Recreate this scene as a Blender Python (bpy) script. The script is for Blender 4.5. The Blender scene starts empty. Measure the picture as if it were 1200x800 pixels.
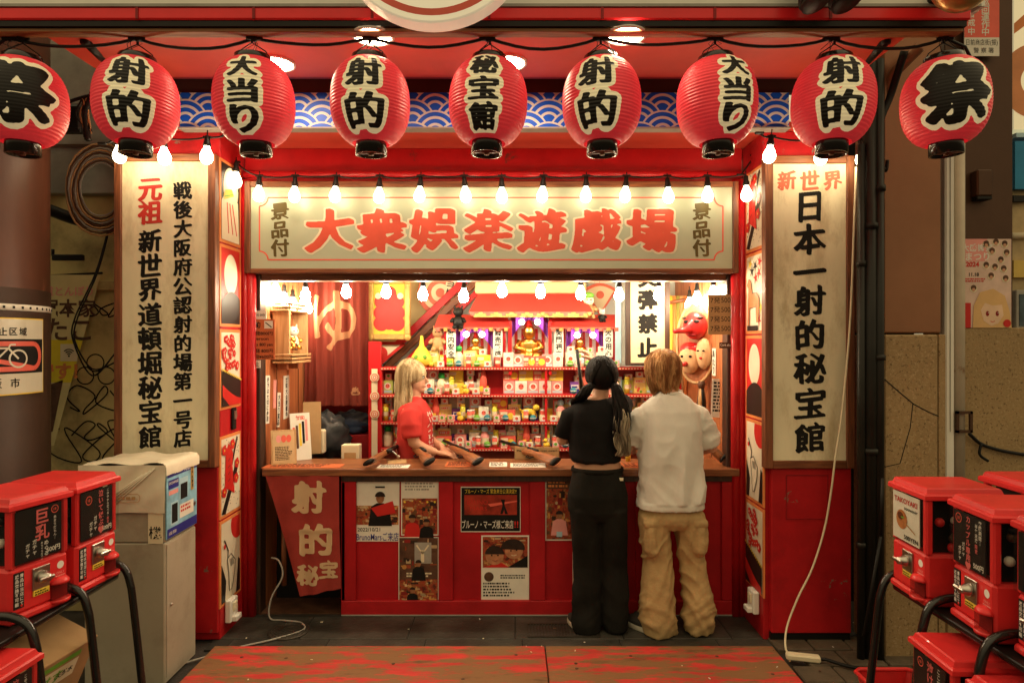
import bpy, bmesh, math, random
import numpy as np
from mathutils import Vector, Matrix, noise

# ---------------------------------------------------------------- camera, world, exposure
scene = bpy.context.scene
COL = scene.collection
R = math.radians
F, EYE = 760.0, 1.70                       # focal length in photo pixels, eye height in metres

cam_data = bpy.data.cameras.new("camera")
cam_data.sensor_width = 36.0
cam_data.lens = F / 1200.0 * 36.0
cam_data.clip_start = 0.05
cam_data.clip_end = 300.0
cam = bpy.data.objects.new("camera", cam_data)
cam.location = (0, 0, EYE)
cam.rotation_euler = (R(90), 0, 0)
COL.objects.link(cam)
scene.camera = cam

world = bpy.data.worlds.new("World")
scene.world = world
world.use_nodes = True
wn, wl = world.node_tree.nodes, world.node_tree.links
for n in list(wn):
    wn.remove(n)
w_out = wn.new("ShaderNodeOutputWorld")
w_sky = wn.new("ShaderNodeTexSky")
w_sky.sky_type = 'NISHITA'
w_sky.sun_disc = False
w_sky.sun_elevation = R(-4)
w_b1 = wn.new("ShaderNodeBackground"); w_b1.inputs[1].default_value = 0.02
w_b2 = wn.new("ShaderNodeBackground")      # warm glow of the lit street
w_b2.inputs[0].default_value = (1.0, 0.80, 0.45, 1); w_b2.inputs[1].default_value = 0.56
w_add = wn.new("ShaderNodeAddShader")
w_tc = wn.new('ShaderNodeTexCoord'); w_sx = wn.new('ShaderNodeSeparateXYZ'); w_mr = wn.new('ShaderNodeMapRange')   # the glow comes from lit signs and lamps above street level
w_mr.inputs[1].default_value = -0.25; w_mr.inputs[2].default_value = 0.65; w_mr.inputs[3].default_value = 0.07; w_mr.inputs[4].default_value = 1.06
wl.new(w_tc.outputs['Generated'], w_sx.inputs[0]); wl.new(w_sx.outputs[2], w_mr.inputs[0]); wl.new(w_mr.outputs[0], w_b2.inputs[1])
wl.new(w_sky.outputs[0], w_b1.inputs[0])
wl.new(w_b1.outputs[0], w_add.inputs[0]); wl.new(w_b2.outputs[0], w_add.inputs[1])
wl.new(w_add.outputs[0], w_out.inputs[0])

scene.view_settings.view_transform = 'Standard'
scene.view_settings.look = 'None'
scene.view_settings.gamma = 1.0
scene.view_settings.exposure = 0.0
scene.view_settings.use_curve_mapping = False
scene.render.engine = 'CYCLES'
scene.cycles.use_denoising = True
scene.cycles.max_bounces = 6
scene.cycles.diffuse_bounces = 3
scene.cycles.sample_clamp_indirect = 4.0
BULB_E, BULB_IN, DOWN_E = 17.0, 165.0, 100.0

def W(u, v, Y):
    return Vector(((u - 600) / F * Y, Y, EYE - (v - 400) / F * Y))
def X(u, Y): return (u - 600) / F * Y
def Z(v, Y): return EYE - (v - 400) / F * Y

# ---------------------------------------------------------------- materials
MATS = {}
def mat(name, col, rough=0.6, metal=0.0, var=0.15, vs=6.0, bump=0.0, bs=60.0, wear=None, spec=0.3,
        coat=0.0, emit=None, es=0.0, stretch=None, trans=0.0, alpha=1.0, grime=None):
    if name in MATS: return MATS[name]
    m = bpy.data.materials.new(name); m.use_nodes = True
    nt = m.node_tree; N, L = nt.nodes, nt.links
    b = N["Principled BSDF"]
    b.inputs["Roughness"].default_value = rough
    b.inputs["Metallic"].default_value = metal
    b.inputs["Specular IOR Level"].default_value = spec
    b.inputs["Coat Weight"].default_value = coat
    if trans: b.inputs["Transmission Weight"].default_value = trans
    if alpha < 1: b.inputs["Alpha"].default_value = alpha
    c3 = tuple(col[:3])
    tc = N.new("ShaderNodeTexCoord")
    mp = N.new("ShaderNodeMapping")
    L.new(tc.outputs["Object"], mp.inputs[0])
    if stretch: mp.inputs["Scale"].default_value = stretch
    oi = N.new("ShaderNodeObjectInfo")
    cmb = N.new("ShaderNodeMath"); cmb.operation = 'MULTIPLY'; cmb.inputs[1].default_value = 37.0
    L.new(oi.outputs["Random"], cmb.inputs[0]); L.new(cmb.outputs[0], mp.inputs["Location"])
    out = None
    if var > 0 or wear or grime:
        nz = N.new("ShaderNodeTexNoise"); nz.inputs["Scale"].default_value = vs
        nz.inputs["Detail"].default_value = 6; nz.inputs["Roughness"].default_value = 0.62
        L.new(mp.outputs[0], nz.inputs["Vector"])
        mr = N.new("ShaderNodeValToRGB")
        mr.color_ramp.elements[0].position = 0.3; mr.color_ramp.elements[1].position = 0.7
        mr.color_ramp.elements[0].color = tuple(max(0, c * (1 - var)) for c in c3) + (1,)
        mr.color_ramp.elements[1].color = tuple(min(1, c * (1 + var)) for c in c3) + (1,)
        L.new(nz.outputs[0], mr.inputs[0]); out = mr.outputs[0]
    for k, w in enumerate([wear, grime]):
        if not w: continue
        wc, lo, hi, wsx = w
        n2 = N.new("ShaderNodeTexNoise"); n2.inputs["Scale"].default_value = wsx
        n2.inputs["Detail"].default_value = 9; n2.inputs["Roughness"].default_value = 0.7
        mp2 = N.new("ShaderNodeMapping"); mp2.inputs["Location"].default_value = (3.1 + k, 7.7, 1.3)
        L.new(mp.outputs[0], mp2.inputs[0]); L.new(mp2.outputs[0], n2.inputs["Vector"])
        rr = N.new("ShaderNodeMapRange"); rr.inputs[1].default_value = lo; rr.inputs[2].default_value = hi
        L.new(n2.outputs[0], rr.inputs[0])
        mx = N.new("ShaderNodeMixRGB"); mx.inputs[2].default_value = tuple(wc) + (1,)
        L.new(rr.outputs[0], mx.inputs[0]); L.new(out, mx.inputs[1]); out = mx.outputs[0]
    if out is not None: L.new(out, b.inputs["Base Color"])
    else: b.inputs["Base Color"].default_value = c3 + (1,)
    if bump > 0:
        bz = N.new("ShaderNodeTexNoise"); bz.inputs["Scale"].default_value = bs; bz.inputs["Detail"].default_value = 5
        L.new(mp.outputs[0], bz.inputs["Vector"])
        bp = N.new("ShaderNodeBump"); bp.inputs["Strength"].default_value = bump; bp.inputs["Distance"].default_value = 0.01
        L.new(bz.outputs[0], bp.inputs["Height"]); L.new(bp.outputs[0], b.inputs["Normal"])
    if emit is not None:
        b.inputs["Emission Color"].default_value = tuple(emit) + (1,)
        b.inputs["Emission Strength"].default_value = es
    MATS[name] = m
    return m

def wood(name, a, b_, scale=3.0, axis=2, rough=0.5, bump=0.15):
    if name in MATS: return MATS[name]
    m = bpy.data.materials.new(name); m.use_nodes = True
    nt = m.node_tree; N, L = nt.nodes, nt.links; b = N["Principled BSDF"]
    b.inputs["Roughness"].default_value = rough
    tc = N.new("ShaderNodeTexCoord"); mp = N.new("ShaderNodeMapping")
    s = [14.0, 14.0, 14.0]; s[axis] = 1.1; mp.inputs["Scale"].default_value = s
    L.new(tc.outputs["Object"], mp.inputs[0])
    nz = N.new("ShaderNodeTexNoise"); nz.inputs["Scale"].default_value = scale; nz.inputs["Detail"].default_value = 8
    nz.inputs["Distortion"].default_value = 1.2
    L.new(mp.outputs[0], nz.inputs["Vector"])
    r = N.new("ShaderNodeValToRGB"); r.color_ramp.elements[0].position = 0.34; r.color_ramp.elements[1].position = 0.68
    r.color_ramp.elements[0].color = tuple(a) + (1,); r.color_ramp.elements[1].color = tuple(b_) + (1,)
    L.new(nz.outputs[0], r.inputs[0]); L.new(r.outputs[0], b.inputs["Base Color"])
    bp = N.new("ShaderNodeBump"); bp.inputs["Strength"].default_value = bump; bp.inputs["Distance"].default_value = 0.005
    L.new(nz.outputs[0], bp.inputs["Height"]); L.new(bp.outputs[0], b.inputs["Normal"])
    MATS[name] = m
    return m

def cyc_glass(name, col=(1, 1, 1), rough=0.05, mixf=0.82):
    """thin clear plastic: mostly see-through with a glossy skin"""
    if name in MATS: return MATS[name]
    m = bpy.data.materials.new(name); m.use_nodes = True
    nt = m.node_tree; N, L = nt.nodes, nt.links
    for n in list(N): N.remove(n)
    o = N.new("ShaderNodeOutputMaterial"); t = N.new("ShaderNodeBsdfTransparent"); g = N.new("ShaderNodeBsdfPrincipled")
    t.inputs[0].default_value = tuple(col) + (1,)
    g.inputs["Base Color"].default_value = (0.03, 0.03, 0.03, 1); g.inputs["Roughness"].default_value = rough
    mx = N.new("ShaderNodeMixShader"); mx.inputs[0].default_value = 1 - mixf
    L.new(t.outputs[0], mx.inputs[1]); L.new(g.outputs[0], mx.inputs[2]); L.new(mx.outputs[0], o.inputs[0])
    MATS[name] = m
    return m

def emis(name, col, s):
    if name in MATS: return MATS[name]
    m = bpy.data.materials.new(name); m.use_nodes = True
    nt = m.node_tree; N, L = nt.nodes, nt.links
    b = N["Principled BSDF"]
    b.inputs["Base Color"].default_value = tuple(col) + (1,)
    b.inputs["Emission Color"].default_value = tuple(col) + (1,)
    b.inputs["Emission Strength"].default_value = s
    MATS[name] = m
    return m

FASC = mat("brightened_fascia_red", (0.86, 0.022, 0.030), 0.30, var=0.12, vs=3, bump=0.12, bs=18, coat=0.12)  # red set brighter than the other paint, in place of lamplight on the beam
RED = mat("red_paint", (0.50, 0.012, 0.016), 0.38, var=0.22, vs=4, bump=0.10, bs=30, wear=((0.16, 0.04, 0.03), 0.66, 0.72, 5), coat=0.15)
REDW = mat("worn_red_paint", (0.42, 0.010, 0.014), 0.45, var=0.28, vs=3, bump=0.16, bs=26, wear=((0.20, 0.13, 0.10), 0.63, 0.65, 6), grime=((0.10, 0.008, 0.01), 0.52, 0.8, 2.2))
CEIL = mat("ceiling_red_paint", (0.60, 0.070, 0.042), 0.45, var=0.14, vs=2, bump=0.05, bs=12)
DKRED = mat("dark_red_paint", (0.26, 0.008, 0.010), 0.5, var=0.25, vs=4, bump=0.1)
BRWOOD = wood("brown_wood", (0.10, 0.030, 0.012), (0.26, 0.085, 0.030))
BRWOODX = wood("brown_wood_lengthwise", (0.12, 0.035, 0.012), (0.28, 0.095, 0.032), axis=0)
DKWOOD = wood("dark_wood", (0.022, 0.010, 0.006), (0.065, 0.025, 0.013))
ORWOOD = wood("orange_wood", (0.30, 0.085, 0.028), (0.50, 0.17, 0.06), scale=2.2)
PINE = wood("pale_wood", (0.46, 0.25, 0.10), (0.66, 0.42, 0.20), scale=2.5)
PINEX = wood("pale_wood_lengthwise", (0.46, 0.25, 0.10), (0.66, 0.42, 0.20), scale=2.5, axis=0)
BLACK = mat("black_plastic", (0.010, 0.009, 0.008), 0.45, var=0.2, spec=.25)
INK = mat("black_ink", (0.010, 0.009, 0.008), 0.7, var=0.3, vs=20, spec=.2)
RINK = mat("red_ink", (0.60, 0.045, 0.035), 0.55, var=0.12, vs=12)
CREAM = mat("cream_paper", (0.78, 0.69, 0.48), 0.6, var=0.06, vs=9)
PAPER = mat("white_paper", (0.78, 0.75, 0.66), 0.7, var=0.06, vs=12)
WHITE = mat("white_paint", (0.80, 0.77, 0.70), 0.5, var=0.05)
ORANGE = mat("orange_trim", (0.72, 0.24, 0.07), 0.5, var=0.12)
YEL = mat("yellow_print", (0.85, 0.60, 0.06), 0.45, var=0.1)
LGREEN = mat("green_print", (0.16, 0.42, 0.05), 0.45, var=0.15)
NAVY = mat("navy_print", (0.03, 0.035, 0.25), 0.4, var=0.15)
CORAL = mat("coral_print", (0.78, 0.13, 0.09), 0.45, var=0.1)
PINK = mat("pink_print", (0.80, 0.33, 0.30), 0.5, var=0.1)
BLUE = mat("blue_print", (0.02, 0.12, 0.50), 0.45, var=0.12)
LBLUE = mat("pale_blue_print", (0.42, 0.62, 0.72), 0.5, var=0.1)
PURPLE = mat("purple_cloth", (0.16, 0.03, 0.30), 0.75, var=0.2, bump=0.1)
GOLD = mat("gold_leaf", (0.85, 0.50, 0.10), 0.28, metal=1.0, var=0.15, vs=14, bump=0.08)
STEEL = mat("bare_steel", (0.50, 0.47, 0.42), 0.28, metal=1.0, var=0.15, vs=15)
SKIN = mat("skin", (0.58, 0.30, 0.19), 0.5, var=0.07, vs=10)
CARD = mat("cardboard", (0.42, 0.26, 0.12), 0.75, var=0.08, vs=10)
BULB = emis("lit_bulb_glass", (1.0, 0.82, 0.52), BULB_E); BULB3 = emis("sign_bulb_glass", (1.0, 0.82, 0.50), 36.0); BULB2 = emis("bright_bulb_glass", (1.0, 0.85, 0.58), BULB_IN)
TAN = mat("tan_print", (0.52, 0.30, 0.13), 0.55, var=0.2, vs=9)
DKB = mat("dark_brown_print", (0.10, 0.045, 0.025), 0.6, var=0.4, vs=14)
WARMP = mat("warm_photo_print", (0.42, 0.13, 0.05), 0.5, var=0.7, vs=26)
for n_ in WARMP.node_tree.nodes:              # snapshot colours: dark, red, orange, cream patches
    if n_.type == 'VALTORGB':
        cr = n_.color_ramp
        while len(cr.elements) < 6: cr.elements.new(.5)
        for e_, (p_, c_) in zip(list(cr.elements), ((.30, (.03, .012, .008)), (.42, (.16, .03, .015)), (.49, (.42, .06, .025)), (.55, (.20, .07, .03)), (.62, (.60, .28, .09)), (.72, (.75, .58, .36)))): e_.position = p_; e_.color = c_ + (1,)
GREYP = mat("grey_print", (0.35, 0.33, 0.29), 0.6, var=0.2)

# ---------------------------------------------------------------- mesh builder
FRONT = Matrix(((1, 0, 0, 0), (0, 0, -1, 0), (0, 1, 0, 0), (0, 0, 0, 1)))   # drawing plane (x right, y up, z out) -> facing the street
def place(loc, rz=0.0, rx=0.0, ry=0.0):
    return Matrix.Translation(Vector(loc)) @ Matrix.Rotation(rz, 4, 'Z') @ Matrix.Rotation(ry, 4, 'Y') @ Matrix.Rotation(rx, 4, 'X')

class MB:
    def __init__(s):
        s.v, s.f, s.m, s.sm, s.mats = [], [], [], [], []
    def mi(s, m):
        if m not in s.mats: s.mats.append(m)
        return s.mats.index(m)
    def add(s, verts, faces, m, smooth=False, T=None):
        o = len(s.v); k = s.mi(m)
        s.v.extend((T @ Vector(p))[:] for p in verts) if T is not None else s.v.extend(tuple(p) for p in verts)
        for f in faces:
            s.f.append([o + i for i in f]); s.m.append(k); s.sm.append(smooth)
        return s
    def box(s, c, d, m, b=0.0, T=None):
        hx, hy, hz = d[0] / 2, d[1] / 2, d[2] / 2
        b = min(b, hx * .9, hy * .9, hz * .9)
        C = Matrix.Translation(Vector(c)); T = C if T is None else T @ C
        if b <= 0:
            v = [(sx * hx, sy * hy, sz * hz) for sx in (-1, 1) for sy in (-1, 1) for sz in (-1, 1)]
            f = [(0, 1, 3, 2), (4, 6, 7, 5), (0, 4, 5, 1), (2, 3, 7, 6), (0, 2, 6, 4), (1, 5, 7, 3)]
            return s.add(v, f, m, False, T)
        v, idx = [], {}
        for sx in (-1, 1):
            for sy in (-1, 1):
                for sz in (-1, 1):
                    for a in range(3):
                        p = [sx * (hx - b), sy * (hy - b), sz * (hz - b)]
                        p[a] = (sx * hx, sy * hy, sz * hz)[a]
                        idx[(sx, sy, sz, a)] = len(v); v.append(p)
        f = []
        for a in range(3):
            o1, o2 = (a + 1) % 3, (a + 2) % 3
            for sg in (-1, 1):
                q = []
                for p1, p2 in ((-1, -1), (1, -1), (1, 1), (-1, 1)):
                    k = [0, 0, 0]; k[a] = sg; k[o1] = p1; k[o2] = p2
                    q.append(idx[(k[0], k[1], k[2], a)])
                f.append(q if sg > 0 else q[::-1])
            for p1 in (-1, 1):
                for p2 in (-1, 1):
                    q = []
                    for sg in (-1, 1):
                        k = [0, 0, 0]; k[a] = sg; k[o1] = p1; k[o2] = p2
                        q.append((idx[(k[0], k[1], k[2], o1)], idx[(k[0], k[1], k[2], o2)]))
                    g = [q[0][0], q[1][0], q[1][1], q[0][1]]
                    f.append(g if p1 * p2 > 0 else g[::-1])
        for sx in (-1, 1):
            for sy in (-1, 1):
                for sz in (-1, 1):
                    g = [idx[(sx, sy, sz, 0)], idx[(sx, sy, sz, 1)], idx[(sx, sy, sz, 2)]]
                    f.append(g if sx * sy * sz > 0 else g[::-1])
        return s.add(v, f, m, False, T)
    def span(s, lo, hi, m, b=0.0, T=None):
        c = [(lo[i] + hi[i]) / 2 for i in range(3)]; d = [abs(hi[i] - lo[i]) for i in range(3)]
        return s.box(c, d, m, b, T)
    def tube(s, pts, r, m, seg=8, caps=True, T=None, flat=1.0, smooth=True):
        pts = [Vector(p) for p in pts]; n = len(pts)
        if not hasattr(r, '__len__'): r = [r] * n
        v, f = [], []
        up = None
        for i in range(n):
            t = (pts[min(i + 1, n - 1)] - pts[max(i - 1, 0)])
            t = t.normalized() if t.length > 1e-9 else Vector((0, 0, 1))
            if up is None:
                up = Vector((0, 0, 1)) if abs(t.z) < 0.9 else Vector((0, 1, 0))
            a = t.cross(up)
            if a.length < 1e-6: a = t.cross(Vector((1, 0, 0)))
            a.normalize(); up = a.cross(t).normalized()
            for k in range(seg):
                w = 2 * math.pi * k / seg
                v.append(pts[i] + a * (math.cos(w) * r[i]) + up * (math.sin(w) * r[i] * flat))
        for i in range(n - 1):
            for k in range(seg):
                k2 = (k + 1) % seg
                f.append((i * seg + k, i * seg + k2, (i + 1) * seg + k2, (i + 1) * seg + k))
        if caps:
            f.append(tuple(range(seg - 1, -1, -1))); f.append(tuple((n - 1) * seg + k for k in range(seg)))
        return s.add(v, f, m, smooth, T)
    def lathe(s, prof, m, seg=24, T=None, smooth=True, sx=1.0, sy=1.0, caps=True):
        v, f = [], []
        for (r, z) in prof:
            for k in range(seg):
                w = 2 * math.pi * k / seg
                v.append((r * math.cos(w) * sx, r * math.sin(w) * sy, z))
        n = len(prof)
        for i in range(n - 1):
            for k in range(seg):
                k2 = (k + 1) % seg
                f.append((i * seg + k, i * seg + k2, (i + 1) * seg + k2, (i + 1) * seg + k))
        if caps:
            if prof[0][0] > 1e-4: f.append(tuple(range(seg - 1, -1, -1)))
            if prof[-1][0] > 1e-4: f.append(tuple((n - 1) * seg + k for k in range(seg)))
        return s.add(v, f, m, smooth, T)
    def ball(s, c, r, m, seg=16, rings=9, T=None, rot=None):
        if not hasattr(r, '__len__'): r = (r, r, r)
        prof = [(max(1e-4, math.sin(math.pi * i / rings)), -math.cos(math.pi * i / rings)) for i in range(rings + 1)]
        Q = Matrix.Translation(Vector(c)) @ (rot if rot is not None else Matrix()) @ Matrix.Diagonal((r[0], r[1], r[2], 1))
        if T is not None: Q = T @ Q
        return s.lathe(prof, m, seg, Q)
    def loft(s, rings, m, T=None, caps=True, smooth=True):
        n = len(rings[0]); v, f = [], []
        for r in rings: v.extend(r)
        for i in range(len(rings) - 1):
            for k in range(n):
                k2 = (k + 1) % n
                f.append((i * n + k, i * n + k2, (i + 1) * n + k2, (i + 1) * n + k))
        if caps:
            f.append(tuple(range(n - 1, -1, -1))); f.append(tuple((len(rings) - 1) * n + k for k in range(n)))
        return s.add(v, f, m, smooth, T)
    def prism(s, poly, z0, z1, m, T=None):
        n = len(poly)
        v = [(p[0], p[1], z0) for p in poly] + [(p[0], p[1], z1) for p in poly]
        f = [tuple(range(n - 1, -1, -1)), tuple(range(n, 2 * n))] + [(k, (k + 1) % n, n + (k + 1) % n, n + k) for k in range(n)]
        return s.add(v, f, m, False, T)
    def build(s, name, parent=None, loc=None, rz=0.0, recalc=False):
        me = bpy.data.meshes.new(name)
        me.from_pydata([tuple(p) for p in s.v], [], s.f)
        for m in s.mats: me.materials.append(m)
        me.polygons.foreach_set("material_index", s.m)
        me.polygons.foreach_set("use_smooth", s.sm)
        if recalc:
            bm = bmesh.new(); bm.from_mesh(me); bmesh.ops.recalc_face_normals(bm, faces=bm.faces); bm.to_mesh(me); bm.free()
        me.update()
        o = bpy.data.objects.new(name, me); COL.objects.link(o)
        if parent is not None: o.parent = parent
        if loc is not None: o.location = loc
        o.rotation_euler = (0, 0, rz)
        return o

def tag(o, label, cat, group=None):
    o["label"] = label; o["category"] = cat
    if group: o["group"] = group
    return o
def thing(name, label, cat, loc=(0, 0, 0), rz=0.0, group=None, rx=0.0, ry=0.0):
    o = bpy.data.objects.new(name, None); COL.objects.link(o)
    o.empty_display_size = 0.05
    o.location = loc; o.rotation_euler = (rx, ry, rz)
    return tag(o, label, cat, group)
def structure(o):
    o["kind"] = "structure"; return o
def dup(root, loc, rz=None, label=None):
    def cp(o, par):
        c = o.copy(); COL.objects.link(c)
        if par is not None: c.parent = par
        for ch in list(o.children): cp(ch, c)
        return c
    r = cp(root, None); r.location = loc
    if rz is not None: r.rotation_euler = (r.rotation_euler[0], r.rotation_euler[1], rz)
    if label: r["label"] = label
    return r

# ---------------------------------------------------------------- lettering
_TX = {}
def font_mesh(s, off=0.0, align='CENTER', space=1.0):
    key = (s, off, align, space)
    if key not in _TX:
        c = bpy.data.curves.new("lettering", 'FONT'); c.body = s; c.size = 1.0; c.offset = off
        c.align_x = align; c.align_y = 'CENTER'; c.space_character = space; c.resolution_u = 3
        o = bpy.data.objects.new("lettering", c); COL.objects.link(o)
        dg = bpy.context.evaluated_depsgraph_get(); dg.update()
        me = bpy.data.meshes.new_from_object(o.evaluated_get(dg))
        vs = np.array([v.co[:] for v in me.vertices]) if len(me.vertices) else np.zeros((0, 3))
        fs = [tuple(p.vertices) for p in me.polygons]
        bpy.data.objects.remove(o); bpy.data.curves.remove(c); bpy.data.meshes.remove(me)
        if len(vs):
            lo, hi = vs.min(0), vs.max(0)
            cy = (lo[1] + hi[1]) / 2; vs[:, 1] -= cy
            if align == 'CENTER': vs[:, 0] -= (lo[0] + hi[0]) / 2
        _TX[key] = (vs, fs)
    return _TX[key]

_BG = {}
def brush_glyph(ch, a=0.045, b=0.022, ang=-50, shear=0.0, N=52, fill=False, blur=2, warp=.010):
    """outline of a character as written with a broad brush: the plain glyph swept by a slanted nib"""
    key = (ch, a, b, ang, shear, N, fill, blur, warp)
    if key in _BG: return _BG[key]
    vs, fs = font_mesh(ch)
    P = vs[:, :2].copy(); h_ = sum(map(ord, ch)) * .37
    P = P + warp * np.stack([np.sin(5.3 * P[:, 1] + h_) + .5 * np.sin(9.1 * P[:, 0] + 2 * h_), np.sin(6.1 * P[:, 0] + 1.7 * h_) + .5 * np.sin(8.3 * P[:, 1] + h_)], 1)
    P[:, 1] += shear * P[:, 0]
    lo, hi = P.min(0), P.max(0); c = (lo + hi) / 2; d = hi - lo
    pad = a + 0.03
    if fill: P = (P - c) / d * (1 - 2 * pad)
    else: P = (P - c) / max(d.max(), 0.80) * (1 - 2 * pad)
    K = N * 2; g = np.zeros((K, K), bool)
    xs = (np.arange(K) + 0.5) / K - 0.5
    for f in fs:
        for k in range(1, len(f) - 1):
            A, B, C = P[f[0]], P[f[k]], P[f[k + 1]]
            l = np.minimum(np.minimum(A, B), C); h = np.maximum(np.maximum(A, B), C)
            i0, i1 = np.searchsorted(xs, [l[0], h[0]]); j0, j1 = np.searchsorted(xs, [l[1], h[1]])
            if i1 <= i0 or j1 <= j0: continue
            xx, yy = np.meshgrid(xs[i0:i1], xs[j0:j1])
            def e(p, q): return (q[0] - p[0]) * (yy - p[1]) - (q[1] - p[1]) * (xx - p[0])
            e1, e2, e3 = e(A, B), e(B, C), e(C, A)
            g[j0:j1, i0:i1] |= ((e1 >= 0) & (e2 >= 0) & (e3 >= 0)) | ((e1 <= 0) & (e2 <= 0) & (e3 <= 0))
    out = np.zeros_like(g); n = int(math.ceil(a * K)); ca, sa = math.cos(R(ang)), math.sin(R(ang))
    for dj in range(-n, n + 1):
        for di in range(-n, n + 1):
            p = (di * ca + dj * sa) / (a * K + 1e-6); q = (-di * sa + dj * ca) / (b * K + 1e-6)
            if p * p + q * q <= 1.0:
                out |= np.roll(np.roll(g, dj, 0), di, 1)
    fl = out.astype(float)
    for _ in range(blur):
        fl = (fl + np.roll(fl, 1, 0) + np.roll(fl, -1, 0)) / 3
        fl = (fl + np.roll(fl, 1, 1) + np.roll(fl, -1, 1)) / 3
    fl = fl.reshape(N, 2, N, 2).mean((1, 3))
    G = np.zeros((N + 2, N + 2)); G[1:-1, 1:-1] = fl
    ev, ef, idx = [], [], {}
    def vert(k, p):
        if k not in idx:
            idx[k] = len(ev); ev.append((p[0] / N - 0.5 - 0.5 / N, p[1] / N - 0.5 - 0.5 / N))
        return idx[k]
    t = 0.5
    for j in range(N + 1):
        row = G[j:j + 2]
        if row.max() < t: continue
        for i in range(N + 1):
            cs = ((i, j), (i + 1, j), (i + 1, j + 1), (i, j + 1))
            val = [G[q[1], q[0]] for q in cs]
            if max(val) < t: continue
            poly = []
            for k in range(4):
                p, q = cs[k], cs[(k + 1) % 4]; vp, vq = val[k], val[(k + 1) % 4]
                if vp >= t: poly.append(vert(p, p))
                if (vp >= t) != (vq >= t):
                    u = (t - vp) / (vq - vp)
                    kk = (min(p, q), max(p, q))
                    poly.append(vert(kk, (p[0] + (q[0] - p[0]) * u, p[1] + (q[1] - p[1]) * u)))
            if len(poly) >= 3: ef.append(poly)
    _BG[key] = (ev, ef)
    return _BG[key]

class Flat:
    """draws on a plane: x right, y up; each layer sits a hair proud of the one below"""
    STEP = 0.0007
    def __init__(s, mb, T, step=None):
        s.mb, s.T = mb, T @ FRONT; s.k = 0
        if step: s.STEP = step
    def z(s, l): return l * s.STEP
    def rect(s, x0, y0, x1, y1, m, l=1):
        z = s.z(l); s.mb.add([(x0, y0, z), (x1, y0, z), (x1, y1, z), (x0, y1, z)], [(0, 1, 2, 3)], m, False, s.T)
    def poly(s, pts, m, l=1):
        z = s.z(l); s.mb.add([(p[0], p[1], z) for p in pts], [tuple(range(len(pts)))], m, False, s.T)
    def disc(s, cx, cy, r, m, l=1, ry=None, n=28):
        ry = r if ry is None else ry
        s.poly([(cx + r * math.cos(2 * math.pi * k / n), cy + ry * math.sin(2 * math.pi * k / n)) for k in range(n)], m, l)
    def ring(s, cx, cy, r0, r1, m, l=1, n=36, a0=0.0, a1=360.0):
        z = s.z(l); v, f = [], []
        full = abs(a1 - a0) >= 359.9
        for k in range(n + 1):
            w = R(a0 + (a1 - a0) * k / n)
            v += [(cx + r0 * math.cos(w), cy + r0 * math.sin(w), z), (cx + r1 * math.cos(w), cy + r1 * math.sin(w), z)]
        for k in range(n): f.append((2 * k, 2 * k + 1, 2 * k + 3, 2 * k + 2))
        s.mb.add(v, f, m, False, s.T)
    def line(s, pts, w, m, l=1):
        z = s.z(l)
        n = len(pts); v, f = [], []
        for i, p in enumerate(pts):
            a = pts[max(i - 1, 0)]; b = pts[min(i + 1, n - 1)]
            dx, dy = b[0] - a[0], b[1] - a[1]; d = math.hypot(dx, dy) or 1
            nx, ny = -dy / d * w / 2, dx / d * w / 2
            v += [(p[0] + nx, p[1] + ny, z), (p[0] - nx, p[1] - ny, z)]
        for i in range(n - 1): f.append((2 * i, 2 * i + 1, 2 * i + 3, 2 * i + 2))
        s.mb.add(v, f, m, False, s.T)
    def text(s, t, cx, cy, size, m, l=2, off=0.0, w=None, align='CENTER', rot=0.0, space=1.0):
        vs, fs = font_mesh(t, off, align, space)
        if not len(vs): return
        sx = size
        if w: sx = w / max(1e-6, vs[:, 0].max() - vs[:, 0].min())
        z = s.z(l); ca, sa = math.cos(rot), math.sin(rot)
        s.mb.add([(cx + p[0] * sx * ca - p[1] * size * sa, cy + p[0] * sx * sa + p[1] * size * ca, z) for p in vs], fs, m, False, s.T)
    def vtext(s, t, cx, ytop, size, m, l=2, off=0.0, pitch=None, w=None):
        pitch = pitch or size * 1.05
        for i, ch in enumerate(t):
            if ch == ' ': continue
            if ch == 'ー' or ch == '…': s.text(ch, cx, ytop - pitch * (i + .5), size, m, l, off, rot=R(-90))
            else: s.text(ch, cx, ytop - pitch * (i + .5), size, m, l, off)
    def brush(s, ch, cx, cy, w, h, m, l=2, rot=0.0, **kw):
        ev, ef = brush_glyph(ch, **kw); z = s.z(l); ca, sa = math.cos(rot), math.sin(rot)
        s.mb.add([(cx + p[0] * w * ca - p[1] * h * sa, cy + p[0] * w * sa + p[1] * h * ca, z) for p in ev], ef, m, False, s.T)
    def dashes(s, x0, y0, x1, n, hgt, m, l=2, seed=0, fillr=0.7):
        """n rows of print too small to read"""
        rg = random.Random(seed)
        for i in range(n):
            y = y0 - i * hgt; x = x0; xe = x0 + (x1 - x0) * rg.uniform(0.75, 1.0)
            while x < xe:
                w = rg.uniform(0.5, 1.4) * hgt * 0.7
                s.rect(x, y - hgt * 0.28, min(x + w, xe), y + hgt * 0.28, m, l)
                x += w + hgt * rg.uniform(0.12, 0.4)
KAI = dict(a=0.047, b=0.008, ang=-30, shear=0.10, N=72, blur=1, warp=.014)      # brush hand of the painted boards
FAT = dict(a=0.072, b=0.044, ang=-30, shear=0.04, blur=3)
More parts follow.
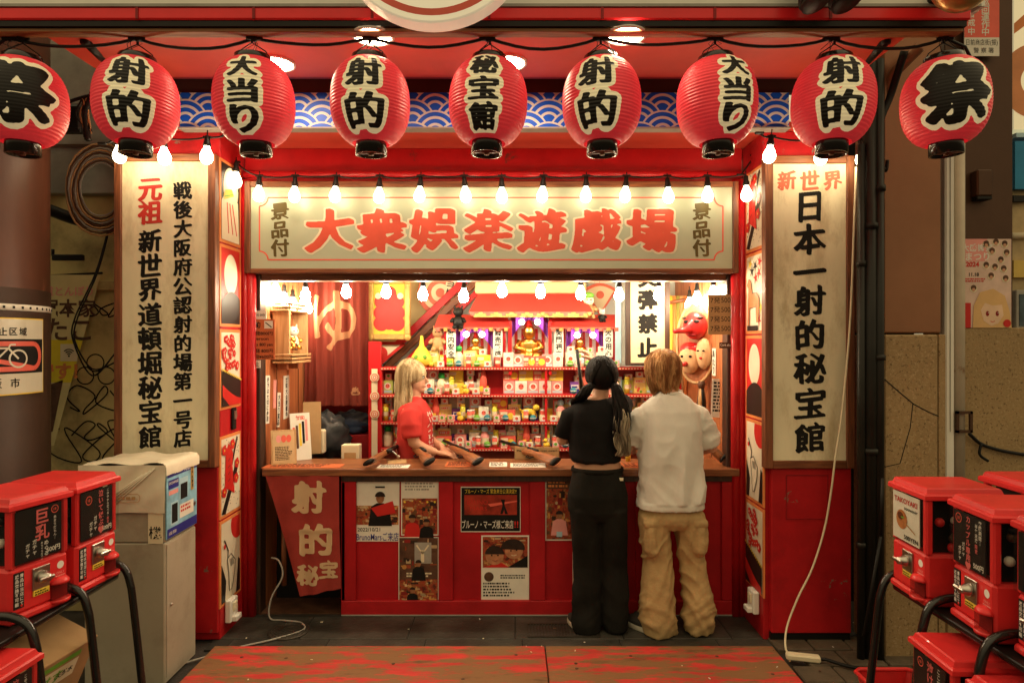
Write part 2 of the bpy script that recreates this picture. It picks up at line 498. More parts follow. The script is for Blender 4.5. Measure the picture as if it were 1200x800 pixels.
# ================================================================ SETTING
ASPH = mat("asphalt", (0.050, 0.044, 0.038), 0.75, var=0.3, vs=5, bump=0.4, bs=90, grime=((0.022, 0.018, 0.015), 0.45, 0.7, 1.3))
SLATE = mat("slate_tile", (0.060, 0.056, 0.046), 0.42, var=0.4, vs=5, bump=0.25, bs=50, grime=((0.018, 0.015, 0.012), 0.42, 0.72, 3))
GROUT = mat("tile_grout", (0.030, 0.027, 0.022), 0.8)
g = MB(); g.add([(-40, -30, -.012), (40, -30, -.012), (40, 40, -.012), (-40, 40, -.012)], [(0, 1, 2, 3)], ASPH)
structure(g.build("ground"))

fl = MB(); rg = random.Random(3)
fl.span((-1.70, 3.58, -.010), (1.47, 4.05, -.001), GROUT)
for row, (y0, y1) in enumerate(((3.585, 3.70), (3.706, 4.0))):
    x = -1.69 + (-.15 if row else 0.1)
    while x < 1.45:
        w = 0.62 if row else 0.55
        a, b = max(x, -1.69), min(x + w, 1.46)
        if b - a > 0.03: fl.span((a + .004, y0, -.008), (b - .004, y1, 0.004 + rg.uniform(-.0008, .0008)), SLATE, .003)
        x += w
structure(fl.build("stall_floor"))
pv = MB()
PAVE = mat("brown_paver", (0.10, 0.075, 0.050), 0.7, var=0.35, vs=6, bump=0.4, bs=60)
for i in range(9):
    for j in range(5):
        x = 1.46 + j * .21 + (0.1 if i % 2 else 0); y = 2.2 + i * .17
        pv.span((x, y, -.03), (x + .20, y + .16, .012 + rg.uniform(-.003, .003)), PAVE, .006)
structure(pv.build("pavement"))

BOARD = mat("trodden_red_board", (0.58, 0.045, 0.040), 0.6, var=0.25, vs=4, bump=0.35, bs=40,
            wear=((0.25, 0.125, 0.055), 0.435, 0.515, 6.5), grime=((0.07, 0.035, 0.02), 0.56, 0.74, 5), stretch=(0.6, 2.6, 1))
bd = thing("boarding_ramp", "scuffed red plywood ramp boards lying before the stall entrance", "ramp", (0, 0, 0))
for k, (a, b) in enumerate(((-1.63, .178), (.184, 1.427))):
    m = MB(); m.span((a, 2.5, .004), (b, 3.555, .034), BOARD, .004)
    for i in range(7):
        cx, cy = rg.uniform(a + .1, b - .1), rg.uniform(3.0, 3.5)
        m.lathe([(.010, .0342), (.008, .0358), (.0001, .036)], DKB, 8, Matrix.Translation((cx, cy, 0)))
    m.build("board_panel", bd)

# manhole cover and drain grate
IRON = mat("cast_iron", (0.07, 0.06, 0.048), 0.5, metal=0.6, var=0.3, vs=12, bump=0.3)
m = MB(); m.lathe([(.118, .003), (.118, .010), (.108, .012), (.0001, .012)], IRON, 36)
for r in (.10, .083): m.lathe([(r, .012), (r, .0155), (r - .006, .0155), (r - .006, .012)], IRON, 36, caps=False)
for k in range(7): m.span((-.075, -.072 + k * .022, .012), (.075, -.066 + k * .022, .015), IRON, T=Matrix.Rotation(.5, 4, 'Z'))
tag(m.build("manhole_cover", None, (X(340, 3.82), 3.80, 0)), "round cast iron cover set in the dark stall floor", "manhole cover")
m = MB(); gx0, gx1 = X(618, 3.85), X(700, 3.85)
m.span((gx0, 3.72, .003), (gx1, 3.735, .010), IRON); m.span((gx0, 3.885, .003), (gx1, 3.90, .010), IRON)
for k in range(24): x = gx0 + (gx1 - gx0) * k / 23; m.span((x - .003, 3.735, .003), (x + .003, 3.885, .009), IRON)
tag(m.build("drain_grate"), "dark slotted metal drain grate in the floor before the counter", "drain grate")

# ================================================================ THE STALL
YP, YC = 3.64, 4.02
stall = thing("shooting_stall", "red shooting gallery stall with open front, eave and counter", "stall", (0, YC, 0))
def part(name, mb):
    o = mb.build(name, stall); o.location = (0, -YC, 0); return o
# piers with the red base, the card side and a half round corner post
for sx, x0, x1 in ((-1, -2.234, -1.665), (1, 1.435, 1.92)):
    m = MB()
    m.span((x0, 3.70, .0), (x1, 4.05, 2.898), REDW, .004)
    if sx > 0:
        m.span((x0 + .03, 3.66, .055), (x1 - .005, 3.699, .985), REDW, .004)
        m.span((x0 + .03, 3.672, .004), (x1 - .005, 3.699, .05), BLACK)
        hx0, hx1, hz0, hz1 = X(921, 3.66), X(970, 3.66), Z(608, 3.66), Z(557, 3.66)
        for a, b in (((hx0, hz0), (hx1, hz0 + .004)), ((hx0, hz1), (hx1, hz1 + .004)), ((hx0, hz0), (hx0 + .004, hz1)), ((hx1 - .004, hz0), (hx1, hz1 + .004))):
            m.span((a[0], 3.657, a[1]), (b[0], 3.66, b[1]), DKRED)
    else:
        m.span((x0 + .005, 3.68, .045), (x1 - .005, 3.699, .985), REDW, .004)
    part("pier", m)
    m = MB(); xi = x1 if sx < 0 else x0
    xe = xi + (-sx) * .0
    m.tube([(xi - sx * .045, 4.03, 0), (xi - sx * .045, 4.03, 2.70)], .030, RED, 14)
    m.tube([(xi - sx * .012, 4.02, 0), (xi - sx * .012, 4.02, 2.70)], .022, RED, 12)
    part("corner_post", m)
    m = MB(); xj0, xj1 = (X(290, 4.06), X(306, 4.06)) if sx < 0 else (X(851, 4.06), X(864, 4.06))
    m.span((xj0, 4.045, .0), (xj1, 4.14, 2.13), DKWOOD, .004)
    part("door_jamb", m)
# header: soffit, inner fascia, trim, box behind wave board
m = MB(); m.span((-2.234, 3.66, 2.90), (1.92, 4.3, 2.94), CEIL, .003); part("soffit", m)
m = MB(); m.span((-1.66, 4.03, 2.66), (1.43, 4.10, 2.899), RED, .003)
m.tube([(-1.66, 4.02, 2.735), (1.43, 4.02, 2.735)], .022, RED, 12); part("inner_fascia", m)
m = MB(); m.span((-1.60, 4.06, 2.08), (1.42, 4.14, 2.66), BRWOODX, .003); part("lintel", m)
# eave ceiling and fascia beam
m = MB(); m.span((-2.2, 3.66, 3.104), (1.92, 3.70, 3.384), mat('shaded_recess_board', (.05, .02, .015), .7), 0); m.span((-2.16, 2.955, 3.112), (1.83, 3.47, 3.14), CEIL, .002)  # near-black backing board put in so the recess stays dark
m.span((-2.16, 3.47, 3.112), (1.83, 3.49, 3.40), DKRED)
m.span((-2.3, 3.49, 3.385), (1.95, 4.2, 3.40), BLACK)
part("eave_ceiling", m)
m = MB(); m.span((-3.4, 2.905, 3.142), (2.06, 2.955, 3.197), FASC, .006)
for u in (160, 297, 436, 573, 706, 838, 974):
    x = X(u, 2.9); m.span((x - .006, 2.901, 3.143), (x + .006, 2.906, 3.196), DKRED)
m.span((-3.4, 2.915, 3.116), (2.045, 2.955, 3.1415), BLACK)
m.span((-3.4, 2.93, 3.098), (2.04, 2.99, 3.1155), wood("eave_edge_wood", (.22, .09, .03), (.40, .19, .07), axis=0), .003)
m.span((-3.4, 2.90, 3.1975), (2.10, 2.955, 3.21), GREYP)
part("fascia_beam", m)
m = MB(); m.span((-3.4, 2.93, 3.211), (2.14, 3.1, 5.0), WHITE, .003); part("upper_wall", m)
# struts under the eave ends
for sx, u0, u1 in ((-1, 100, 128), (1, 1038, 1012)):
    m = MB(); m.tube([W(u0, 46, 3.05), W(u1, 74, 3.35)], .028, BLACK, 8)
    m.tube([W(u0, 36, 3.05), W(u0, 52, 3.05)], .022, BLACK, 8); part("eave_strut", m)
# room behind the counter
WARMW = mat("warm_plaster", (0.70, 0.56, 0.36), 0.7, var=0.08, vs=4)
PALEB = mat("pale_backdrop_paint", (0.62, 0.68, 0.66), 0.7, var=0.08, vs=3)
m = MB(); m.span((-1.66, 5.36, 0), (1.42, 5.40, 2.6), PALEB); part("back_wall", m)
m = MB(); m.span((-1.62, 4.145, 0), (-1.585, 5.35, 2.6), ORWOOD)
for y in (4.36, 4.58, 4.80): m.span((-1.586, y, .92), (-1.580, y + .006, 2.6), BRWOOD)
part("side_wall", m)
m = MB(); m.span((1.345, 4.145, 0), (1.38, 5.35, 2.6), ORWOOD)
for y in (4.36, 4.58): m.span((1.340, y, .92), (1.346, y + .006, 2.6), BRWOOD)
part("side_wall", m)
m = MB(); m.span((-1.66, 4.145, 2.6), (1.42, 5.4, 2.64), WARMW); part("inner_ceiling", m)
m = MB(); m.span((-1.66, 4.055, -.01), (1.42, 5.4, .002), DKB); part("inner_floor", m)
# counter
CTOP = wood("counter_top_wood", (0.15, 0.048, 0.018), (0.32, 0.12, 0.045), axis=0, rough=.35)
m = MB(); m.span((X(308, 4.0), 3.985, .872), (X(866, 4.0), 4.345, .917), CTOP, .004)
part("counter_top", m)
PANEL = mat("panel_red_paint", (0.40, 0.009, 0.014), 0.42, var=0.22, vs=3, bump=0.1, wear=((0.13, .02, .015), .64, .72, 4))
m = MB()
cx0, cx1 = X(400, 4.02), X(866, 4.02)
m.span((cx0, 4.045, .0), (cx1, 4.07, .871), PANEL)
for u0, u1 in ((400, 417), (514, 531), (621, 639), (745, 762), (846, 866)):
    m.span((X(u0, 4.02), 4.02, .095), (X(u1, 4.02), 4.0445, .83), PANEL, .003)
m.span((cx0, 4.018, .0), (cx1, 4.0445, .094), mat("kick_rail_red", (0.40, .010, .014), .5, var=.2, wear=((.55, .40, .30), .66, .69, 7)), .003)
m.span((cx0, 4.018, .831), (cx1, 4.0445, .871), DKWOOD, .003)
m.span((cx0, 4.016, .002), (cx1, 4.018, .010), GREYP)
m.span((cx0 - .001, 4.02, 0), (cx0 + .02, 4.34, .871), PANEL)
part("counter_front", m)
m = MB(); m.span((-1.56, 4.30, .004), (cx0, 4.34, .871), BLACK); part("dark_cavity_panel", m)  # black panel put in as the dark of the open cavity

# wave pattern board
m = MB()
zb, zt, xb0, xb1 = 2.902, 3.10, -1.87, 1.56
WB, WW = mat("wave_blue", (0.006, 0.11, 0.78), .4, var=.12), mat("wave_white", (.66, .70, .70), .45, var=.08)
m.span((xb0, 3.655, zb), (xb1, 3.70, zt), WB)
fw = Flat(m, Matrix.Translation((0, 3.6545, 0)), step=.0006)
r = .128
for row in range(-1, 5):
    zc = zt - .035 - row * r * .5 + .0
    nxx = int((xb1 - xb0) / (2 * r)) + 2
    for i in range(-1, nxx):
        xc = xb0 + .03 + i * 2 * r + (r if row % 2 else 0)
        L = 1 + row
        for k, (a, b) in enumerate(((1.0, .92), (.92, .74), (.74, .62), (.62, .44), (.44, .32), (.32, .0))):
            fw.ring(xc, zc, r * b, r * a, WB if k % 2 else WW, L + 1, 22, 0, 180)
bmw = m.build("wave_board")
bm = bmesh.new(); bm.from_mesh(bmw.data)
for co, no in (((0, 0, zt), (0, 0, 1)), ((0, 0, zb), (0, 0, -1)), ((xb0, 0, 0), (-1, 0, 0)), ((xb1, 0, 0), (1, 0, 0))):
    bmesh.ops.bisect_plane(bm, geom=bm.verts[:] + bm.edges[:] + bm.faces[:], plane_co=co, plane_no=no, clear_outer=True)
bm.to_mesh(bmw.data); bm.free()
wvt = MB(); wvt.span((xb0, 3.63, zb - .012), (xb1, 3.70, zb - .001), GREYP, .002)
tag(bmw, "blue board with white overlapping wave scales above the stall front", "wave board")
wvt.build("board_edge", bmw)

# ---- recessed ceiling lamps
DOWN = emis("ceiling_lamp_glow", (1.0, 0.80, 0.52), DOWN_E)
for i, (u, v, where) in enumerate(((437, 42, "above the fourth paper lantern"), (733, 41, "just right of the sixth lantern"),
                                  (323, 74, "behind the third paper lantern"), (595, 73, "behind the middle paper lantern"))):
    s_ = (400 - v) / (3.112 - EYE) ; Y = F / s_
    t = thing("ceiling_lamp", "round recessed lamp lit in the red eave ceiling " + where, "ceiling lamp", (X(u, Y), Y, 3.112), group="lamps in the eave ceiling")
    m = MB(); m.lathe([(.098, 0), (.098, -.008), (.088, -.010), (.084, -.004)], WHITE, 28, caps=False); m.build("lamp_ring", t)
    m = MB(); m.lathe([(.0001, -.003), (.083, -.003), (.083, -.0015)], DOWN, 28, caps=False); m.build("lamp_diffuser", t)

# ================================================================ SIGNS
AGED = mat("aged_sign_paper", (0.86, 0.78, 0.55), 0.55, var=0.16, vs=2.2, bump=.04, bs=30, wear=((0.26, 0.17, 0.075), 0.60, 0.74, 2.6), grime=((0.46, 0.35, 0.18), 0.48, 0.76, 5), stretch=(1, 1, .4))
def board_sign(u0, u1, v0, v1, Y, name, label, draw, inset):
    x0, x1, z1, z0 = X(u0, Y), X(u1, Y), Z(v0, Y), Z(v1, Y)
    t = thing(name, label, "sign board", ((x0 + x1) / 2, Y, z0))
    w, h = x1 - x0, z1 - z0
    m = MB(); m.span((-w / 2 + .02, .012, .02), (w / 2 - .02, .055, h - .02), AGED); m.build("board", t)
    m = MB(); b = inset
    m.span((-w / 2, 0, 0), (-w / 2 + b, .06, h), BRWOOD, .004); m.span((w / 2 - b, 0, 0), (w / 2, .06, h), BRWOOD, .004)
    m.span((-w / 2 + b, .001, 0), (w / 2 - b, .06, b), BRWOODX, .004); m.span((-w / 2 + b, .001, h - b), (w / 2 - b, .06, h), BRWOODX, .004)
    m.build("frame", t)
    m = MB(); f = Flat(m, Matrix.Translation((0, .0118, 0)))
    def px(u, v): return X(u, Y) - (x0 + x1) / 2, Z(v, Y) - z0
    draw(f, px, Y / F); m.build("lettering", t)
    return t
def dl(f, px, k):
    ys = [222, 249] + [282 + i * (512 - 282) / 8 for i in range(9)]
    for ch, v in zip("元祖新世界道頓堀秘宝館", ys):
        x, z = px(174.5, v); f.brush(ch, x, z, 32 * k, 32 * k, RINK if ch in "元祖" else INK, 2, **KAI)
    for i, ch in enumerate("戦後大阪府公認射的場第一号店"):
        x, z = px(213, 223 + i * 22.4); f.brush(ch, x, z, 25 * k, 24.5 * k, INK, 2, **KAI)
board_sign(133, 252, 180, 548, YP, "vertical_sign", "tall aged sign with two columns of brush writing, its top characters red", dl, .042)
def dr(f, px, k):
    for ch, u in zip("新世界", (923, 950, 977)):
        x, z = px(u, 211); f.brush(ch, x, z, 26 * k, 27 * k, mat('faded_red_ink', (.66, .16, .09), .6, var=.2), 2, **KAI)
    for ch, v in zip("日本一射的秘宝館", (242, 280, 318, 352, 392, 432, 473, 513)):
        x, z = px(950, v); f.brush(ch, x, z, (38 if ch == "日" else 43) * k, 42 * k, INK, 2, **KAI)
board_sign(897, 1002, 182, 549, YP, "vertical_sign", "tall aged sign with one column of large brush writing under a red heading", dr, .045)

# banner over the counter
GREENB = mat("pale_green_board", (0.46, 0.52, 0.38), 0.35, var=0.05, vs=3, coat=.2)
Yb = 3.985
bx0, bx1, bz0, bz1 = X(286, Yb), X(866, Yb), Z(320, Yb), Z(212, Yb)
t = thing("banner_sign", "wide pale green name board with large red characters over the counter", "sign board", (0, Yb, 0))
m = MB(); m.span((bx0 + .02, .015, bz0 + .02), (bx1 - .02, .05, bz1 - .02), GREENB); m.build("board", t)
m = MB(); b = .036
m.span((bx0, 0, bz0), (bx0 + b, .055, bz1), BRWOOD, .004); m.span((bx1 - b, 0, bz0), (bx1, .055, bz1), BRWOOD, .004)
m.span((bx0 + b, .001, bz0), (bx1 - b, .055, bz0 + b * .8), BRWOODX, .004); m.span((bx0 + b, .001, bz1 - b), (bx1 - b, .055, bz1), BRWOODX, .004)
m.build("frame", t)
m = MB(); f = Flat(m, Matrix.Translation((0, .0148, 0))); k = Yb / F
def P(u, v): return X(u, Yb), Z(v, Yb)
n_ = 10
for a, b_ in (((313, 231), (838, 231)), ((838, 304), (313, 304)), ((303, 241), (303, 294)), ((848, 294), (848, 241))):
    f.line([P(*a), P(*b_)], .0085, CORAL, 1)
for cu, cv, a0 in ((303, 231, -90), (848, 231, 180), (303, 304, 0), (848, 304, 90)):
    x, z = P(cu, cv); f.ring(x, z, 10 * k - .004, 10 * k + .0045, CORAL, 1, 10, a0, a0 + 90)
HALO = mat("cream_outline_paint", (.78, .74, .55), .45, var=.04)
SIGNRED = mat("sign_red_paint", (.66, .10, .06), .4, var=.10, vs=6)
for ch, u in zip("大衆娯楽遊戯場", (385, 447, 508, 572, 635, 699, 764)):
    x, z = P(u, 270)
    f.brush(ch, x, z, 65 * k * 1.084, 59 * k * 1.084, HALO, 2, a=0.081, b=0.043, ang=-28, shear=.09, blur=2, N=64, warp=.016)
    f.brush(ch, x, z, 65 * k, 59 * k, SIGNRED, 4, a=0.049, b=0.009, ang=-28, shear=.09, blur=1, N=64, warp=.016)
OLIVE = mat("olive_ink", (.10, .075, .02), .5)
for cu in (327, 823):
    for ch, v in zip("景品付", (247, 269, 290)):
        x, z = P(cu, v); f.brush(ch, x, z, 25 * k, 24 * k, OLIVE, 2, **KAI)
m.build("lettering", t)

# round sign and figures on the fascia above
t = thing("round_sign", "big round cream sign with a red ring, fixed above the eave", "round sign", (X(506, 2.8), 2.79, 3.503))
Rr = Matrix.Rotation(R(90), 4, 'X')
m = MB(); m.lathe([(.0001, .0), (.425, .0), (.432, -.006), (.432, -.09), (.0001, -.09)], mat("sign_cream", (.84, .77, .58), .4, var=.05, emit=(.9, .78, .52), es=.35), 72, Rr, smooth=False); m.build("disc", t)  # weak glow added to brighten the cream face
m = MB(); f = Flat(m, Matrix.Translation((0, 0, 0))); f.ring(0, 0, .372, .402, CORAL, 1, 72); m.build("ring", t)
t = thing("gilt_ball", "smooth gilded ball ornament perched above the right end of the eave", "ornament", (X(1127, 2.72), 2.72, 3.085))
m = MB(); m.ball((0, 0, .135), (.125, .11, .135), mat("brushed_gilt", (.62, .36, .14), .32, metal=.7, var=.1), 28, 16); m.build("ball", t)
m = MB(); m.tube([(0, .08, .15), (0, .185, .15)], .03, BLACK, 12); m.build("mount", t)
t = thing("statue", "black booted legs of a statue standing above the eave", "statue", (X(968, 2.76), 2.76, 3.114))
for dx in (-.055, .075):
    m = MB(); m.ball((dx, -.03, .02), (.050, .10, .034), BLACK, 16, 9); m.tube([(dx, .03, .03), (dx * .9, .05, .3)], [.045, .055], BLACK, 12); m.build("boot", t)
m = MB(); m.lathe([(.15, .0), (.15, .30), (.12, .62), (.05, .66)], LGREEN, 20, Matrix.Translation((0, .06, .28))); m.ball((0, .06, 1.02), .12, GOLD, 16, 9); m.build("body", t)

# ================================================================ PAPER LANTERNS
LRED = mat("lantern_paper", (0.76, 0.048, 0.064), 0.42, var=0.20, vs=5, bump=.22, bs=16, grime=((.42, .03, .03), .56, .80, 3), emit=(0.95, 0.045, 0.055), es=0.20)  # faint glow added to the paper itself to brighten it
LCR = mat("lantern_cream", (0.82, 0.72, 0.44), 0.5, var=0.06, emit=(.9, .74, .42), es=.28)  # glow added so the cream outline reads brighter
LBK = mat("lantern_black_ink", (0.012, 0.010, 0.009), 0.45, var=.2)
CAPM = mat("lacquer_black", (0.010, 0.009, 0.008), 0.22, coat=.5)
def lprof(z):
    q = max(-1, min(1, z / .190))
    return .074 + .106 * (1 - abs(q) ** 2.35) ** .62
def lrip(z, amp=.0011):
    return lprof(z) + amp * math.cos(z / .190 * math.pi * 25)
LB = MB(); LB.lathe([(lrip(-.188 + .376 * i / 200), -.188 + .376 * i / 200) for i in range(201)], LRED, 48, caps=False)
LT = MB(); LT.lathe([(.055, .184), (.079, .184), (.080, .188), (.080, .212), (.075, .214), (.075, .190), (.055, .188)], CAPM, 32, caps=False)
LBO = MB(); LBO.lathe([(.070, -.182), (.071, -.238), (.064, -.239), (.063, -.186)], CAPM, 32, caps=False)
LBO.span((-.064, -.007, -.232), (.064, .007, -.225), BRWOOD); LBO.tube([(0, 0, -.24), (0, 0, -.215)], .012, BRWOOD, 8)
LH = MB()
for s_ in (-1, 1): LH.tube([(s_ * .074, 0, .205), (s_ * .06, 0, .235), (s_ * .02, 0, .262), (0, 0, .275)], .0028, BLACK, 5)
LH.tube([(0, 0, .272), (0, 0, .345)], .006, BLACK, 6); LH.box((0, 0, .300), (.05, .018, .022), BLACK, .005)
me_cache = {}
def shared(name, mb, par):
    nm = name.split(".")[0]
    if name not in me_cache:
        o = mb.build(nm, par); me_cache[name] = o.data; return o
    o = bpy.data.objects.new(nm, me_cache[name]); COL.objects.link(o); o.parent = par; return o
YL = 2.99
lant = [(27, 20, "祭", "red paper lantern with one huge character, before the round column at left"),
        (160, 151, "射的", "red paper lantern with two characters, second from the left, above the two column sign"),
        (298, 284, "大当り", "red paper lantern with three characters on its left side, third from the left"),
        (434, 426, "射的", "red paper lantern with two characters, fourth from the left, above the banner's first red characters"),
        (572, 566, "秘宝館", "middle red paper lantern, its three characters in the front centre"),
        (705, 699, "射的", "red paper lantern with two characters, next right of the middle lantern"),
        (840, 864, "大当り", "red paper lantern with three characters turned to its right side"),
        (976, 987, "射的", "red paper lantern with two characters above the single column sign"),
        (1107, 1122, "祭", "red paper lantern with one huge character, before the square column at right")]
for u, ut, s_, lab in lant:
    x = X(u, YL); z0 = Z(121, YL)
    off = max(-.9, min(.9, (ut - u) / 46.0))
    th = -math.atan2(x, YL) + math.asin(off) * .95
    t = thing("paper_lantern", lab, "paper lantern", (x, YL, z0), th, "row of red paper lanterns", rx=R(1.8 * math.sin(u * .7)), ry=R(2.0 * math.sin(u * .31 + 1)))
    shared("paper_body", LB, t); shared("top_cap", LT, t); shared("bottom_cap", LBO, t); shared("hanger", LH, t)
    m = MB(); n = len(s_)
    cells = {1: [(0, .0, .335, .315)], 2: [(0, .085, .190, .160), (0, -.082, .200, .172)], 3: [(0, .112, .150, .118), (0, -.002, .150, .118), (0, -.116, .150, .125)]}[n]
    for ch, (cx, cz, w, h) in zip(s_, cells):
        kw = dict(fill=True, blur=1, shear=.03, warp=.008)
        st = {1: ((.105, .085), (.058, .030)), 2: ((.125, .105), (.050, .020)), 3: ((.150, .125), (.062, .022))}[n]
        for (a, b_), mm, lift in ((st[0], LCR, .0012), (st[1], LBK, .0024)):
            # same cell: scale so both layers keep the glyph registered
            pad = a + .03; sc = 1.0 / (1 - 2 * pad)
            ev, ef = brush_glyph(ch, a=a, b=b_, ang=-18, N=58, **kw)
            inner = .82
            pts = []
            for p in ev:
                px_, pz = cx + p[0] * w * sc * inner, cz + p[1] * h * sc * inner
                pz = max(-.176, min(.178, pz))
                rr = lrip(pz) + lift
                ph = px_ / .178
                pts.append((rr * math.sin(ph), -rr * math.cos(ph), pz))
            m.add(pts, ef, mm, True)
    m.build("lettering", t)
# the cable they hang from
m = MB(); hk = [X(u, YL) for u in (12, 160, 298, 434, 571, 704, 838, 974, 1108)]; zc = Z(45, YL)
pts = [(-2.45, YL, zc - .09), (hk[0] - .03, YL, zc - .01)]
for i in range(len(hk) - 1):
    for q in range(8):
        s_ = q / 8; pts.append((hk[i] + (hk[i + 1] - hk[i]) * s_, YL + .004 * math.sin(9 * s_ + i), zc - .045 * 4 * s_ * (1 - s_) * (.9 + .25 * math.sin(i * 2.1))))
pts += [(hk[-1], YL, zc), (hk[-1] + .09, YL, zc - .04), (hk[-1] + .12, YL, zc - .10)]
m.tube(pts, .0075, BLACK, 7)
rg = random.Random(8)
for x in hk:
    m.tube([(x, YL, zc - .015), (x + .004, YL, zc + .055)], .007, BLACK, 6); m.box((x, YL, zc), (.075, .022, .022), BLACK, .006)
    for q in range(3):
        m.tube([(x + rg.uniform(-.02, .02), YL, zc), (x + rg.uniform(-.05, .05), YL - .01, zc - .03), (x + rg.uniform(-.06, .06), YL, zc - rg.uniform(.05, .09))], .0016, BLACK, 4)
tag(m.build("lantern_cable"), "black sagging cable that carries the row of paper lanterns", "cable")

# ================================================================ BARE BULBS
BS = MB(); BS.lathe([(.006, .0), (.013, -.004), (.0145, -.03), (.020, -.045), (.021, -.058), (.014, -.060)], BLACK, 14)
BS.tube([(0, 0, .028), (0, 0, -.002)], .0035, BLACK, 5)
BG_ = MB(); BG_.lathe([(.0135, -.056), (.0145, -.066), (.022, -.082), (.030, -.100), (.0335, -.118), (.031, -.134), (.022, -.148), (.010, -.1545), (.0001, -.1555)], BULB, 14, caps=False)
ORD = ["first", "second", "third", "fourth", "fifth", "sixth", "seventh", "eighth", "ninth", "tenth", "eleventh", "twelfth", "thirteenth", "fourteenth",
       "fifteenth", "sixteenth", "seventeenth", "eighteenth", "nineteenth", "twentieth"]
ORD += ["twenty-" + o for o in ORD[:9]] + ["thirtieth"] + ["thirty-" + o for o in ORD[:9]] + ["fortieth"] + ["forty-" + o for o in ORD[:9]]
BG2 = MB(); BG2.v, BG2.f, BG2.m, BG2.sm, BG2.mats = BG_.v, BG_.f, BG_.m, BG_.sm, [BULB2]
BG3 = MB(); BG3.v, BG3.f, BG3.m, BG3.sm, BG3.mats = BG_.v, BG_.f, BG_.m, BG_.sm, [BULB3]
def bulb(u, v, Y, label, group, tilt=0.0, sc=1.0):
    p = W(u, v, Y)
    t = thing("light_bulb", label, "light bulb", (p.x, p.y, p.z + .112 * sc), group=group)
    t.rotation_euler = (0, tilt, 0); t.scale = (sc,) * 3
    shared("socket", BS, t); shared("bulb_glass.sign", BG3, t) if "tall signs" in group else shared("bulb_glass", BG_, t) if sc == 1.0 else shared("bulb_glass.inner", BG2, t)
    return t
rg = random.Random(5)
us = [(277, 212), (304, 228), (346, 229), (394, 229), (445, 230), (493, 229), (544, 229), (588, 230), (637, 229), (687, 229), (734, 229), (782, 230), (829, 229), (874, 228)]
for i, (u, v) in enumerate(us):
    bulb(u, v, 3.90 if 0 < i < 13 else 3.86, "lit bare bulb hanging from the string above the green board, %s from the left" % ORD[i], "bulbs over the green board", rg.uniform(-.08, .08))
def string_cable(pts_uv, Y, label, r=.005, sag=.02):
    m = MB(); P_ = [W(u, v, Y) for u, v in pts_uv]; pts = []
    for i in range(len(P_) - 1):
        for q in range(5):
            s_ = q / 5; p = P_[i].lerp(P_[i + 1], s_); pts.append((p.x, p.y, p.z - sag * 4 * s_ * (1 - s_) * (.6 + .7 * rg.random() * 0 + .3 * math.sin(i * 1.7))))
    pts.append(P_[-1][:]); m.tube(pts, r, BLACK, 6)
    for p in P_: m.box(p[:], (.05, .016, .014), BLACK, .004)
    return tag(m.build("string_cable"), label, "cable")
string_cable([(262, 172), (277, 190)] + [(u, 206) for u, v in us[1:-1]] + [(868, 205), (884, 182), (905, 160)], 3.90, "thin black cable carrying the bulbs over the green board")
sl = [(138, 182, "left"), (191, 184, "middle"), (243, 183, "right")]
for u, v, w in sl: bulb(u, v, 3.50, "lit bulb above the two column sign, %s one of three" % w, "bulbs over the tall signs", rg.uniform(-.1, .1))
for u, v, w in [(904, 182, "left"), (960, 184, "middle"), (1008, 186, "right")]: bulb(u, v, 3.50, "lit bulb above the single column sign, %s one of three" % w, "bulbs over the tall signs", rg.uniform(-.1, .1))
string_cable([(120, 168), (138, 160), (191, 162), (243, 161), (266, 158)], 3.50, "short black cable with three bulbs above the two column sign")
string_cable([(890, 156), (904, 160), (960, 162), (1008, 163), (1024, 150)], 3.50, "short black cable with three bulbs above the single column sign")
inn = [(405, 342), (452, 342), (496, 345), (544, 347), (588, 341), (634, 342), (681, 344), (726, 346), (772, 345)]
for i, (u, v) in enumerate(inn):
    bulb(u, v, 4.22, "lit bulb hanging inside the stall opening below the green board, %s from the left" % ORD[i], "bulbs inside the opening", rg.uniform(-.05, .05), .95)
string_cable([(360, 318)] + [(u, v - 26) for u, v in inn] + [(812, 318)], 4.22, "black cable carrying bulbs just inside the stall opening", r=.004, sag=.008)
for i, (u, v, Y) in enumerate(((323, 341, 4.22), (333, 352, 4.34), (343, 357, 4.50), (358, 346, 4.26), (354, 360, 4.66), (361, 361, 4.78))):
    bulb(u, v, Y, "lit bulb clustered at the left wall above the slatted shelf, %s from the street" % ORD[i], "bulbs at the left wall", 0, .95)
for i, (u, v, Y) in enumerate(((836, 344, 4.20), (817, 350, 4.34), (815, 357, 4.50), (808, 357, 4.66))):
    bulb(u, v, Y, "lit bulb clustered by the right wall above the mask plaque, %s from the street" % ORD[i], "bulbs at the right wall", 0, .95)

